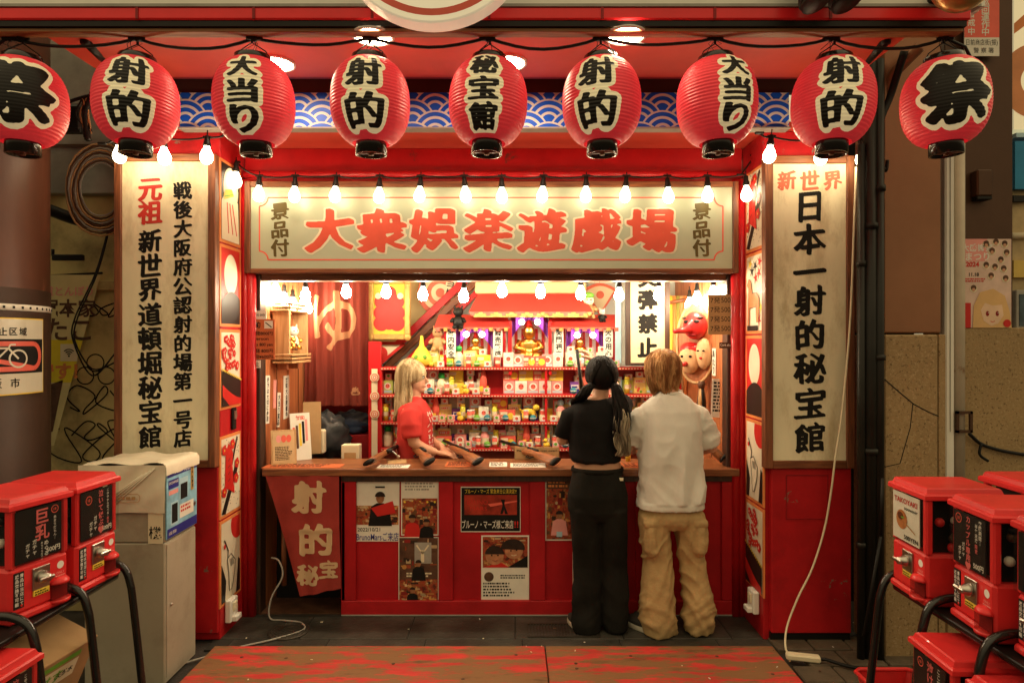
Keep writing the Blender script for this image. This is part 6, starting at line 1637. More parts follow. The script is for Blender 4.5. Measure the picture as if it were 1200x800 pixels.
# alley wall
DIRTY = mat("grimy_yellow_plaster", (.72, .60, .27), .7, var=.2, vs=2.5, bump=.2, bs=20, grime=((.16, .12, .06), .48, .78, 2.2))
m = MB(); m.span((-3.6, 4.10, 0), (-2.20, 4.16, 2.62), DIRTY); m.span((-3.6, 4.06, 2.02), (-2.20, 4.12, 2.08), DIRTY, .004); m.span((-3.6, 4.02, 2.62), (-2.2, 4.16, 3.8), GREYP)
for z in (2.9, 3.15): m.span((-3.6, 4.012, z), (-2.2, 4.0205, z + .02), DKB)
wallL = tag(m.build("alley_wall"), "grimy yellow plaster wall between the column and the left sign", "wall")
g_ = MB(); rg = random.Random(12)
def scribble(f, cx, cz, sc, seed, n=13):
    rg = random.Random(seed); a = 0; pts = []
    for i in range(n):
        s_ = i / n; pts.append((cx + sc * (s_ - .5) * 1.5 + sc * .28 * math.cos(i * 1.9 + seed), cz + sc * .33 * math.sin(i * 1.35 + seed * 2) + sc * .1 * rg.uniform(-1, 1), 0))
    f.line([(p[0], p[1]) for p in smooth(pts, 5)], .009, INK, 1 + seed * .2)
f = Flat(g_, Matrix.Translation((0, 4.099, 0)))
for u, v, sc, s_ in ((120, 362, .16, 1), (112, 470, .24, 5), (104, 520, .34, 7), (122, 505, .20, 3)): scribble(f, X(u, 4.1), Z(v, 4.1), sc, s_)
for u, v in ((100, 440), (125, 440), (112, 425)): f.ring(X(u, 4.1), Z(v, 4.1), .05, .058, INK, 1, 20)
g_.build("graffiti", wallL)
m = MB()
for k in range(9):
    r_ = .15 + .014 * k; c = W(118, 222, 3.85)
    m.tube([(c.x + r_ * math.cos(2 * math.pi * q / 24) * .8, 3.85 + .006 * math.sin(q + k), c.z + r_ * 1.05 * math.sin(2 * math.pi * q / 24)) for q in range(25)], .0055, (GREYP, DKB, TAN)[k % 3], 5, caps=False)
tag(m.build("cable_coil"), "coil of grey and brown cable hanging on the alley wall behind the left lanterns", "cable coil")
m = MB(); m.tube(smooth([W(58, 246, 3.9), W(85, 256, 3.9), W(110, 262, 3.9), W(135, 268, 3.9)]), .035, BLACK, 8); tag(m.build("black_conduit"), "thick black conduit crossing the alley behind the coil", "conduit")
m = MB(); m.span((X(60, 4.0), 4.0, Z(305, 4)), (X(96, 4.0), 4.03, Z(298, 4)), BLACK, .004); m.tube([W(62, 300, 4.05), W(62, 292, 4.05)], .01, BLACK, 6); tag(m.build("metal_bracket"), "dark flat bracket holding the slanted cloth banner in the alley", "bracket")
m = MB(); rg = random.Random(2)
for k in range(2): m.tube(smooth([W(128 + k, 265, 3.95), W(112 + 2 * k, 320, 3.93), W(88 + 3 * k, 372, 3.9), W(86 + 2 * k, 400, 3.9), W(108, 440 - 8 * k, 3.92), W(134, 415 + 10 * k, 3.95)]), .005, BLACK, 6)
tag(m.build("loose_cable"), "loose black cables drooping in front of the slanted alley banner", "cable")
m = MB(); m.tube(smooth([W(118, 78, 3.5), W(108, 110, 3.5), W(100, 135, 3.5), W(104, 165, 3.5)]), .014, BLACK, 7); rg = random.Random(6)
for k in range(9): m.tube(smooth([W(100 + rg.uniform(-4, 4), 115, 3.5), W(96 + rg.uniform(-12, 12), 135, 3.5), W(101 + rg.uniform(-5, 9), 160 + rg.uniform(-12, 8), 3.5)], 4), .0045, (BLACK, TAN)[k % 3 == 0], 5)
m.tube(smooth([W(60, 130, 3.5), W(85, 118, 3.5), W(105, 112, 3.5)]), .009, BLACK, 6)
m.tube(smooth([W(74, 148, 3.6), W(62, 135, 3.6), W(60, 120, 3.6)]), .02, BLACK, 6); m.box(W(78, 140, 3.7)[:], (.22, .08, .16), BLACK, .02)
tag(m.build("cable_bundle"), "tangled bundle of black cables behind the second lantern", "cable bundle")
# slanted cloth banner
t = thing("slanted_banner", "cream and yellow cloth banner hanging askew in the alley, with a signal symbol", "banner", (X(84, 4.02), 4.02, Z(420, 4.02)))
BNC = mat("cream_banner_cloth", (.72, .64, .32), .8, var=.1, vs=6, bump=.1); BNY = mat("yellow_banner_cloth", (.78, .64, .04), .8, var=.1)
k4 = 4.02 / F; m = MB()
def bq(u, v): return ((u - 84) * k4, (420 - v) * k4)
f = Flat(m, Matrix())
def strip(f, v0, v1, mm, l):
    def lr(v): s_ = (v - 322) / 200; return 30 + (10) * s_, 118 - 56 * s_ * .98
    a, b_ = lr(v0), lr(v1); f.poly([bq(a[0], v0), bq(a[1], v0), bq(b_[1], v1), bq(b_[0], v1)], mm, l)
strip(f, 322, 522, BNC, 0); strip(f, 398, 448, BNY, 1); strip(f, 448, 505, DKB, -1)
f.poly([bq(45, 455), bq(74, 445), bq(62, 505), bq(45, 515)], DKB, 1)
m.build("cloth", t); m = MB(); f = Flat(m, Matrix())
f.text("堀本家", *bq(80, 361), 22 * k4, DKB, 2, .02); f.text("たこ", *bq(80, 386), 30 * k4, DKB, 2, .02); f.text("道とんぼり", *bq(80, 341), 12 * k4, PINK, 2, .02); f.text("です！", *bq(68, 435), 20 * k4, ORANGE, 2, .04)
x, z = bq(81, 413); f.rect(x - 10 * k4, z - 10 * k4, x + 10 * k4, z + 10 * k4, CREAM, 2)
for r_ in (3, 5.5, 8): f.ring(x, z - 4 * k4, (r_ - .9) * k4, (r_ + .4) * k4, INK, 3, 12, 45, 135)
f.disc(x, z - 4 * k4, 1.2 * k4, INK, 3, n=8); m.build("lettering", t)
m = MB(); m.box((0, 0, 0), (90 * k4, .012, .014), BLACK, .003, Matrix.Translation((-10 * k4, .01, 98 * k4)) @ Matrix.Rotation(R(-3), 4, 'Y')); m.build("top_rod", t)

# ================================================================ RIGHT NEIGHBOUR
GRAN = mat("tan_granite", (.33, .22, .105), .55, var=.10, vs=3, bump=.12, bs=80, wear=((.12, .07, .03), .56, .64, 60), grime=((.46, .33, .18), .52, .66, 75))
BRM = mat("brown_metal_cladding", (.30, .14, .075), .30, var=.10, vs=3, metal=.35, bump=.06, bs=160)
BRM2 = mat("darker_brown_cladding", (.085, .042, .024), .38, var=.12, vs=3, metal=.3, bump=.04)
Yr = 3.50
m = MB(); m.span((X(1036, Yr), Yr, Z(390, Yr)), (X(1103, Yr), Yr + .3, 3.9), BRM, .006)
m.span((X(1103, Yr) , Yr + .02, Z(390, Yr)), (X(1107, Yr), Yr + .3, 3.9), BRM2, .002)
col = m.build("clad_column"); tag(col, "square column of brown metal above granite, behind the last lantern at right", "column")
m = MB(); z0 = Z(392, Yr)
m.span((X(1034, Yr), Yr - .02, 0), (X(1097, Yr), Yr + .3, z0), GRAN, .008); m.span((X(1098, Yr), Yr - .016, 0), (X(1106, Yr), Yr + .3, z0), GRAN, .003); m.build("granite_base", col)
m = MB()
f = Flat(m, Matrix.Translation((0, Yr - .0202, 0))); lw = .006
c = [(1034, 444), (1050, 458), (1068, 473), (1085, 482), (1097, 487)]; f.line([(X(u, Yr), Z(v, Yr)) for u, v in c], lw, INK, 1); f.line([(X(1067, Yr), Z(472, Yr)), (X(1064, Yr), Z(500, Yr)), (X(1052, Yr), Z(542, Yr)), (X(1034, Yr), Z(546, Yr))], lw * .8, INK, 1)
m.build("hairline_crack", col)
# back wall with granite base and poster
Yw = 3.70
m = MB(); m.span((X(1107, Yw), Yw, Z(385, Yw)), (X(1187, Yw), Yw + .2, 3.9), BRM2, .004); wr = tag(m.build("clad_wall"), "dark brown metal wall behind the white downpipe at the right", "wall")
m = MB(); m.span((X(1107, Yw), Yw - .02, 0), (X(1260, Yw), Yw + .2, Z(384, Yw)), GRAN, .006); m.build("granite_base", wr)
m = MB(); m.box((X(1146, Yw), Yw - .03, Z(217, Yw)), (.09, .06, .15), BRM2, .008); m.box((X(1146, Yw), Yw - .03, Z(234, Yw)), (.085, .05, .02), BLACK, .003); m.build("meter_box", wr)
# white downpipe and channel
m = MB(); m.span((X(1108, 3.6), 3.60, Z(565, 3.6)), (X(1119, 3.6), 3.66, 3.25), WHITE, .008); m.span((X(1113, 3.6), 3.597, 1.2), (X(1114, 3.6), 3.6, 3.25), GREYP)
tag(m.build("white_channel"), "narrow white cable channel running down beside the brown column", "cable channel")
m = MB(); m.tube([(X(1126, 3.62), 3.64, Z(575, 3.62)), (X(1126, 3.62), 3.64, 3.25)], .032, mat("old_white_pipe", (.55, .47, .36), .45, var=.12, vs=4, wear=((.30, .18, .10), .62, .7, 6)), 16)
dp = tag(m.build("downpipe"), "old white downpipe beside the cable channel at the right", "pipe")
m = MB(); z = Z(494, 3.6)
m.span((X(1119, 3.6), 3.585, z - .06), (X(1138, 3.6), 3.60, z - .045), BRM2); m.span((X(1119, 3.6), 3.585, z + .045), (X(1138, 3.6), 3.60, z + .06), BRM2); m.span((X(1119, 3.6), 3.585, z - .06), (X(1122, 3.6), 3.60, z + .06), BRM2); m.span((X(1135, 3.6), 3.585, z - .06), (X(1138, 3.6), 3.60, z + .06), BRM2); m.build("pipe_bracket", dp)
m = MB(); m.tube(smooth([W(1136, 508, 3.65), W(1150, 520, 3.66), W(1175, 528, 3.66), W(1205, 533, 3.66)]), .010, BLACK, 7); m.tube(smooth([W(1150, 520, 3.65), W(1148, 532, 3.65), W(1158, 540, 3.65)]), .008, BLACK, 6)
tag(m.build("wall_cable"), "black cable running along the granite wall from the downpipe bracket", "cable")
# gap with dark pipes
m = MB(); m.span((1.93, 4.25, 0), (X(1107, 3.8) + .1, 4.3, 3.6), BLACK); tag(m.build("gap_wall"), "black back wall of the narrow gap right of the stall", "wall")
DPIPE = mat("dark_pipe", (.014, .013, .010), .4, var=.3, vs=6)
for i, (u, Y, r_, top, lab) in enumerate(((1009, 3.46, .020, 2.75, "thin dark pipe nearest the right sign in the narrow gap"), (1019, 3.47, .036, 3.2, "thick dark drain pipe in the middle of the narrow gap"), (1030, 3.46, .026, 3.2, "dark pipe beside the brown column in the narrow gap"))):
    m = MB(); m.tube([(X(u, Y), Y, 0), (X(u, Y), Y, top)], r_, DPIPE, 12)
    for z in (.6 + .5 * i, 2.1 + .2 * i): m.tube([(X(u, Y), Y, z), (X(u, Y), Y, z + .03)], r_ * 1.25, DPIPE, 12)
    tag(m.build("drain_pipe"), lab, "pipe")
m = MB(); m.tube(smooth([W(1078, 55, 3.4), W(1058, 75, 3.45), W(1045, 92, 3.5), W(1038, 130, 3.55), W(1036, 180, 3.6)]), .030, BRM, 10); m.tube(smooth([W(1060, 60, 3.4), W(1044, 110, 3.5), W(1030, 150, 3.5), W(1036, 200, 3.55)]), .02, BLACK, 8); m.tube(smooth([W(1020, 165, 3.5), W(1032, 190, 3.5), W(1038, 200, 3.5), W(1040, 188, 3.5)]), .01, BLACK, 6)
tag(m.build("bent_conduit"), "bent brown and black conduits rising under the eave at the right end", "conduit")
m = MB(); m.box(W(1016, 375, 3.7)[:], (.045, .03, .15), CREAM, .003, None); tag(m.build("tag_plate"), "pale narrow plate fixed on pipes in the narrow gap", "plate")
m = MB(); m.tube([W(1032, 628, 3.3), W(1012, 745, 3.25)], .008, BLACK, 6); m.tube([W(1034, 560, 3.3), W(1032, 628, 3.3)], .008, BLACK, 6); tag(m.build("slack_wire"), "thin black wire hanging down past the granite base", "wire")
# notices
def dn(f, w, h):
    f.rect(-w / 2, -.5 * h, w / 2, -.18 * h, PAPER, 1); f.rect(-w / 2, -.18 * h, w / 2, .5 * h, CORAL, 1); f.vtext("巡回運作中", .10 * w, .48 * h, .24 * w, PAPER, 2, .02, pitch=.125 * h); f.vtext("警戒中", -.30 * w, .30 * h, .22 * w, PAPER, 2, .02, pitch=.15 * h)
    f.text("日前商店街(振)", 0, -.27 * h, .11 * h, INK, 2, 0, w=.9 * w); f.text("警 察 署", .05 * w, -.40 * h, .10 * h, INK, 2, 0)
notice("notice", "red and white notice high on the brown wall beside the eave's right end", "notice", 1130, 1171, -2, 66, 3.66, PAPER, dn)
def dp_(f, w, h):
    f.rect(-.5 * w, -.5 * h, .5 * w, .5 * h, mat("poster_blush", (.72, .52, .44), .45, var=.15, vs=8), 1); f.rect(-.5 * w, .25 * h, .0 * w, .5 * h, PINK, 2); f.text("大感謝祭", -.20 * w, .40 * h, .09 * h, WHITE, 3, .02); f.text("まつり", -.2 * w, .30 * h, .10 * h, WHITE, 3, .02)
    f.text("2024", -.30 * w, .215 * h, .075 * h, CRED, 3, .035); f.text("11.18", -.27 * w, .10 * h, .055 * h, INK, 3, .02); f.dashes(-.45 * w, .05 * h, .05 * w, 2, .025 * h, CRED, 3, 3)
    rg = random.Random(5)
    for cx, cy in ((-.02, .44), (.18, .46), (.36, .44), (.10, .36), (.40, .34), (.28, .26), (-.02, .2), (.16, .18), (.34, .16), (.08, .08), (.38, .05), (-.28, -.06)):
        f.disc(cx * w, cy * h, .075 * w, CREAM, 3, n=14); f.disc(cx * w, (cy + .01) * h, .06 * w, DKB, 4, n=12); f.disc(cx * w, (cy - .012) * h, .036 * w, SKIN, 5, n=10)
    HAIRB = mat("poster_blond", (.72, .45, .20), .5, var=.1)
    f.poly([(-.30 * w, -.5 * h), (-.28 * w, -.25 * h), (-.15 * w, -.10 * h), (.12 * w, -.06 * h), (.36 * w, -.14 * h), (.46 * w, -.32 * h), (.5 * w, -.5 * h)], HAIRB, 6)
    f.poly([(-.14 * w, -.30 * h), (-.05 * w, -.22 * h), (.10 * w, -.25 * h), (.30 * w, -.24 * h), (.33 * w, -.36 * h), (.22 * w, -.45 * h), (.08 * w, -.48 * h), (-.08 * w, -.42 * h)], mat("poster_skin", (.80, .55, .38), .5), 7)
    for cx in (-.0, .2): f.disc(cx * w, -.34 * h, .035 * w, DKRED, 8, ry=.03 * h, n=10); f.disc(cx * w + .004, -.332 * h, .010 * w, WHITE, 9, n=6)
    f.line([(.06 * w, -.425 * h), (.10 * w, -.435 * h), (.15 * w, -.425 * h)], .004, CRED, 8); f.rect(-.5 * w, -.5 * h, -.34 * w, -.22 * h, CRED, 6); f.disc(.40 * w, -.45 * h, .08 * w, CRED, 9, n=14)
notice("event_poster", "pink event poster with small round portraits on the brown wall", "poster", 1128, 1185, 280, 384, 3.68, PAPER, dp_)
# far right neon-lit shop front
t = thing("shop_front", "lit pale and blue shop front at the right edge beyond the brown wall", "shop front", (X(1196, 3.75), 3.75, 0))
m = MB(); x0, x1 = X(1188, 3.75) - X(1196, 3.75), 1.0
m.span((x0, 0, Z(152, 3.75)), (x1, .1, 3.9), emis("backlit_cream_panel", (.80, .68, .40), .45)); m.build("sign_panel", t)
m = MB(); f = Flat(m, Matrix.Translation((0, -.001, 0))); f.ring(.10, Z(95, 3.75), .10, .22, mat("panel_orange", (.70, .28, .12), .5), 1, 24, 60, 260); f.poly([(x0, Z(40, 3.75)), (x0 + .1, Z(25, 3.75)), (x0 + .1, Z(10, 3.75)), (x0, Z(28, 3.75))], ORANGE, 1); m.build("panel_shape", t)
m = MB(); m.span((x0, -.01, Z(222, 3.75)), (x1, .1, Z(166, 3.75)), mat("shop_blue_panel", (.02, .22, .42), .35, var=.1)); m.span((x0, -.02, Z(162, 3.75)), (x1, .1, Z(157, 3.75)), LBLUE); m.build("blue_panel", t)
m = MB(); m.span((x0, .03, Z(384, 3.75)), (x1, .1, Z(222, 3.75)), mat("shop_interior_tan", (.40, .30, .16), .6, var=.5, vs=4)); m.span((x0, .0, Z(325, 3.75)), (x1, .1, Z(305, 3.75)), mat("shop_yellow", (.68, .48, .12), .5)); m.span((x0, .0, Z(236, 3.75)), (x1, .1, Z(229, 3.75)), BLACK); m.tube([(x0 + .0, .02, Z(276, 3.75)), (x1, .02, Z(268, 3.75))], .02, CREAM, 8); m.build("window_strip", t)
m = MB(); m.span((x0 + .0, -.02, Z(385, 3.75)), (x0 + .2, .02, Z(340, 3.75)), GREYP, .004); m.span((x0 + .015, -.025, Z(382, 3.75)), (x0 + .2, -.019, Z(345, 3.75)), mat("dim_picture", (.06, .09, .11), .3, var=.5, vs=12)); m.build("picture_frame", t)
# ================================================================ PEOPLE
TMP = bpy.data.scenes.new('form_work')
def organic(mb, name, m, parent, voxel=.008, it=6, disp=None):
    o = mb.build("form"); md = o.modifiers.new("r", 'REMESH'); md.mode = 'VOXEL'; md.voxel_size = voxel
    sm = o.modifiers.new("s", 'SMOOTH'); sm.iterations = it; sm.factor = .5
    COL.objects.unlink(o); TMP.collection.objects.link(o); TMP.view_layers[0].update(); dg = TMP.view_layers[0].depsgraph
    me = bpy.data.meshes.new_from_object(o.evaluated_get(dg)); old = o.data
    bpy.data.objects.remove(o); bpy.data.meshes.remove(old)
    me.name = name; me.materials.clear(); me.materials.append(m)
    if disp:
        n = len(me.vertices); co = np.zeros(n * 3); no = np.zeros(n * 3)
        me.vertices.foreach_get("co", co); me.vertex_normals.foreach_get("vector", no)
        co = co.reshape(-1, 3); dd = np.array([disp(Vector(p)) for p in co])
        me.vertices.foreach_set("co", (co + no.reshape(-1, 3) * dd[:, None]).ravel())
    me.polygons.foreach_set("use_smooth", [True] * len(me.polygons)); me.polygons.foreach_set("material_index", [0] * len(me.polygons)); me.update()
    r = bpy.data.objects.new(name, me); COL.objects.link(r); r.parent = parent
    return r
def ell(cx, cy, z, rx, ry, n=28, e=2.4):
    out = []
    for k in range(n):
        a = 2 * math.pi * k / n; c, s_ = math.cos(a), math.sin(a)
        out.append((cx + rx * math.copysign(abs(c) ** (2 / e), c), cy + ry * math.copysign(abs(s_) ** (2 / e), s_), z))
    return out
def nz(x, y, z): return noise.noise(Vector((x, y, z)))
def ridge(x, y, z): return 1 - 2 * abs(nz(x, y, z))
def hand(mb, wrist, d, side, nrm, m, curl=.5, sc=1.0, spread=.05):
    """palm and five fingers; d points along the hand, side towards the thumb, nrm out of the back of the hand"""
    w = Vector(wrist); d = Vector(d).normalized(); nrm = Vector(nrm); nrm = (nrm - d * nrm.dot(d)).normalized(); side = d.cross(nrm) * (1 if d.cross(nrm).dot(Vector(side)) > 0 else -1)
    for k in range(4):
        o = side * ((1.5 - k) * .019 * sc)
        mb.tube([w, w + d * .045 * sc + o * .8, w + d * .088 * sc + o], [.017 * sc, .0150 * sc, .0125 * sc], m, 8)
        L = (.070, .078, .073, .057)[k] * sc; p = w + d * .088 * sc + o; q = d + side * ((1.5 - k) * spread)
        pts = [p]; ang = 0
        for j, fr in enumerate((.45, .32, .23)):
            ang += curl * (.7, 1.0, .8)[j]; dirv = (q.normalized() * math.cos(ang) - nrm * math.sin(ang)); pts.append(pts[-1] + dirv * L * fr)
        mb.tube(pts, [.0115 * sc, .0102 * sc, .0092 * sc, .0075 * sc], m, 8); mb.ball(pts[-1][:], .0076 * sc, m, 8, 6)
    p = w + d * .022 * sc + side * .022 * sc
    mb.tube([p, p + (d * .6 + side * .8) * .032 * sc - nrm * .006, p + (d * .9 + side * .55) * .060 * sc - nrm * .018 * curl * 2, p + (d * 1.0 + side * .35) * .080 * sc - nrm * .030 * curl * 2], [.017 * sc, .0135 * sc, .011 * sc, .0085 * sc], m, 8)
def head(mb, c, fwd, m, sc=1.0):
    """skull, jaw, nose, lips and ears; fwd = where the face looks (unit, level)"""
    fwd = Vector(fwd).normalized(); rt = Vector((fwd.y, -fwd.x, 0)); up = Vector((0, 0, 1))
    Q = Matrix((rt, fwd, up)).transposed().to_4x4(); T = Matrix.Translation(Vector(c)) @ Q @ Matrix.Scale(sc, 4)
    mb.ball((0, -.012, .022), (.074, .092, .090), m, 20, 14, T); mb.ball((0, .018, -.035), (.058, .068, .078), m, 18, 12, T)
    mb.ball((0, .058, -.088), (.026, .026, .020), m, 12, 8, T)
    mb.tube([T @ Vector((0, .083, .012)), T @ Vector((0, .096, -.010)), T @ Vector((0, .106, -.026)), T @ Vector((0, .090, -.034))], [.008, .010, .013, .010], m, 8)
    mb.ball((0, .080, -.056), (.021, .012, .0075), m, 10, 7, T); mb.ball((0, .078, -.067), (.018, .011, .0065), m, 10, 7, T)
    mb.ball((0, .080, .030), (.045, .010, .010), m, 10, 7, T)
    for s_ in (-1, 1): mb.ball((s_ * .076, -.008, -.005), (.010, .020, .032), m, 10, 8, T)
    return T
def face_marks(T, parent, brow):
    for s_ in (-1, 1):
        m = MB(); m.ball((s_ * .030, .079, .006), (.013, .007, .0075), WHITE, 12, 8, T); m.ball((s_ * .030, .0845, .006), (.0065, .003, .0068), INK, 10, 7, T); m.tube([T @ Vector((s_ * .016, .085, .014)), T @ Vector((s_ * .031, .0875, .0165)), T @ Vector((s_ * .046, .079, .012))], .0022, INK, 5); m.build("eye", parent)
        m = MB(); m.tube([T @ Vector((s_ * .014, .089, .030)), T @ Vector((s_ * .032, .088, .036)), T @ Vector((s_ * .050, .076, .030))], .003, brow, 5); m.build("eyebrow", parent)
    m = MB(); m.ball((0, .0895, -.0615), (.019, .005, .0055), mat("lip_rose", (.45, .12, .09), .4), 10, 6, T); m.build("mouth", parent)
def strands(mb, lines, r, m, rg, seg=5):
    for pts in lines: 
        n = len(pts); mb.tube(pts, [r * (.55 + .45 * math.sin(math.pi * min(1, (i + 1.2) / n) * .75)) if i < n - 1 else r * .25 for i in range(n)], m, seg, flat=.5)
def hairmat(name, a, b_):
    m = mat(name, a, .6, spec=.14, var=.4, vs=24, stretch=(1, 1, .12)); nt = m.node_tree
    for n in nt.nodes:
        if n.type == 'VALTORGB': n.color_ramp.elements[0].position = .40; n.color_ramp.elements[1].position = .60; n.color_ramp.elements[0].color = tuple(a) + (1,); n.color_ramp.elements[1].color = tuple(b_) + (1,)
    return m
WTEE = mat("white_cotton", (.72, .69, .62), .85, var=.05, vs=8, bump=.12, bs=160)
BTEE = mat("black_cotton", (.011, .010, .010), .9, spec=.12, var=.2, bump=.12, bs=160)
RTEE = mat("red_cotton", (.52, .035, .030), .85, var=.08, bump=.1, bs=160)
KHAKI = mat("khaki_twill", (.47, .315, .145), .85, var=.12, vs=7, bump=.3, bs=70)
BJEAN = mat("black_denim", (.013, .012, .010), .88, spec=.12, var=.35, vs=6, bump=.2, bs=150)
SOLE = mat("off_white_rubber", (.55, .50, .40), .6, var=.1); SHOE = mat("dark_shoe_canvas", (.05, .045, .04), .7, var=.3)
HB = hairmat("black_hair", (.004, .0035, .003), (.013, .010, .009)); HG = hairmat("ginger_hair", (.22, .085, .03), (.62, .34, .14)); HBL = hairmat("ash_blond_hair", (.24, .16, .075), (.60, .47, .28)); HGR = hairmat("bleached_hair", (.10, .075, .05), (.46, .38, .26))
def shoe(par, a, b_, w=.042, up=SHOE):
    """from heel a to toe b"""
    a, b_ = Vector(a), Vector(b_); d = b_ - a; L = d.length; ang = math.atan2(d.y, d.x)
    T = Matrix.Translation((a.x, a.y, 0)) @ Matrix.Rotation(ang, 4, 'Z')
    t = MB(); out = lambda z, k: [(L * .5 + (L * .52 * k) * math.cos(R(q)), (w * (1.0 + .10 * math.cos(R(q)))) * k * math.sin(R(q)), z) for q in range(0, 360, 15)]
    t.loft([out(.0045, .97), out(.010, 1.0), out(.030, 1.0), out(.033, .97)], SOLE, T); o = t.build("sole", None)
    u = MB(); u.loft([out(.031, .95), out(.055, .90)] + [[(L * .42 + (L * .43 * k) * math.cos(R(q)), w * k * math.sin(R(q)), z) for q in range(0, 360, 15)] for z, k in ((.075, .80), (.092, .62))] + [[(L * .25 + .045 * math.cos(R(q)), .036 * math.sin(R(q)), .12) for q in range(0, 360, 15)]], up, T); s_ = u.build("shoe", par); o.parent = s_
    m = MB()
    for k in range(4): p = T @ Vector((L * (.50 + .09 * k), 0, .088 - .008 * k)); m.tube([T @ Vector((L * (.50 + .09 * k), -.022, .080 - .009 * k)), p, T @ Vector((L * (.50 + .09 * k), .022, .080 - .009 * k))], .0035, SOLE, 5)
    m.build("laces", s_)

# ---------------------------------------------------------------- man in a white tee
S = 200.0
def L_(u, v, y=0.0): return Vector(((u - 785) / S, y, EYE - (v - 400) / S))
man = thing("person", "person with ginger bob in white t-shirt and khaki cargo trousers, seen from behind", "person", (X(785, 3.80), 3.80, 0))
m = MB()
m.loft([ell(0, 0, z, rx_, ry) for z, rx_, ry in ((.74, .15, .11), (.85, .16, .12), (1.0, .145, .105), (1.2, .145, .10), (1.29, .140, .085), (1.35, .09, .065), (1.40, .055, .052))], SKIN)
m.tube([(-.01, .0, 1.36), (-.025, .015, 1.43), (-.032, .022, 1.50)], [.062, .056, .056], SKIN, 16)
T = head(m, (-.034, .030, 1.535), (-.10, 1, 0), SKIN, 1.0)
for s_, el, wr in ((-1, (-.245, .03, 1.075), (-.14, .265, 1.03)), (1, (.250, .03, 1.075), (.165, .27, 1.02))):
    m.tube([(s_ * .13, 0, 1.285), (s_ * .18, .0, 1.23), el, ((el[0] + wr[0]) / 2, (el[1] + wr[1]) / 2, (el[2] + wr[2]) / 2), wr], [.045, .044, .041, .040, .028], SKIN, 14)
    hand(m, wr, (-s_ * .35, 1, -.05), (-s_, .2, .3), (s_ * .3, 0, 1), SKIN, .75)
for s_, ax in ((-1, -.085), (1, .150)): m.tube([(s_ * .085, 0, .82), (ax * .9, .0, .45), (ax, .0, .07)], [.06, .042, .036], SKIN, 12)
organic(m, "body", SKIN, man, .0058, 3)
face_marks(T, man, HG)
m = MB()
m.loft([ell(.0, 0, z, rx_, ry, e=2.6) for z, rx_, ry in ((.735, .196, .150), (.80, .188, .144), (.95, .180, .138), (1.10, .172, .132), (1.22, .174, .126), (1.295, .172, .112), (1.345, .140, .092), (1.375, .115, .080), (1.40, .078, .068), (1.412, .068, .064))], WTEE)
for s_ in (-1, 1): m.tube([(s_ * .11, 0, 1.305), (s_ * .168, -.002, 1.262), (s_ * .210, .005, 1.18), (s_ * .238, .02, 1.10)], [.054, .064, .062, .061], WTEE, 18)
def dtee(c):
    k = max(0, min(1, (1.36 - c.z) / .3)); low = max(0, min(1, (.98 - c.z) / .2))
    q = c.x - .05 * math.sin(c.z * 7)
    d = .023 * k * ridge(q * 9, c.y * 6, c.z * 1.9 + 3) - .006
    d += .008 * low * ridge(c.x * 4 + 5, c.y * 4, c.z * 9 + c.x * 9)
    if c.z < .775: return .3 * d * max(0, (c.z - .735) / .04)
    if abs(c.x) > .17: d += .010 * ridge(c.x * 9, c.y * 6, c.z * 15 + 2) - .004
    return d - .004 * k + .005 * ridge(c.x * 7 + c.z * 6, c.y * 5, c.z * 4 - c.x * 5)
organic(m, "t_shirt", WTEE, man, .0075, 5, dtee)
m = MB(); m.tube([(.066 * math.cos(R(a)) - .0, .062 * math.sin(R(a)), 1.408 + .012 * math.sin(R(a))) for a in range(0, 361, 20)], .007, WTEE, 7, caps=False); m.build("neck_band", man)
m = MB()
m.loft([ell(.01, 0, z, rx_, ry, e=2.3) for z, rx_, ry in ((.62, .165, .10), (.66, .186, .128), (.69, .192, .134), (.72, .176, .124), (.75, .155, .110), (.82, .150, .105))], KHAKI)
def px_leg(m, pts, mm, c0, s_):
    rings = []
    for v, ul, ur, y in pts:
        dp = .078 + .050 * max(0, min(1, (655 - v) / 60)) - (.05 if v < 595 else 0)
        c, r_ = ((ul + ur) / 2 - c0) / s_, (ur - ul) / 2 / s_; rings.append(ell(c, y, EYE - (v - 400) / s_, r_, max(r_ * 1.12, dp), 26, 2.2))
    m.loft(rings[::-1], mm)
px_leg(m, [(592, 760, 783, .02), (600, 750, 789, 0), (610, 748, 786, 0), (632, 750, 785, 0), (655, 755, 786, .01), (680, 752, 787, .0), (700, 750, 787, -.01), (722, 749, 788, -.015), (738, 752, 789, -.015)], KHAKI, 785, S)
px_leg(m, [(592, 793, 817, .02), (600, 788, 825, 0), (610, 790, 827, 0), (632, 794, 825, 0), (655, 797, 824, .012), (680, 800, 829, .0), (700, 801, 833, -.008), (720, 800, 835, -.01), (736, 803, 832, -.012)], KHAKI, 785, S)
for u, a in ((759, 1), (815, -1)):
    c = L_(u, 626, -.085); m.box(c[:], (.080, .075, .19), KHAKI, .025, None); c = L_(u, 607, -.088); m.box(c[:], (.088, .075, .045), KHAKI, .012)
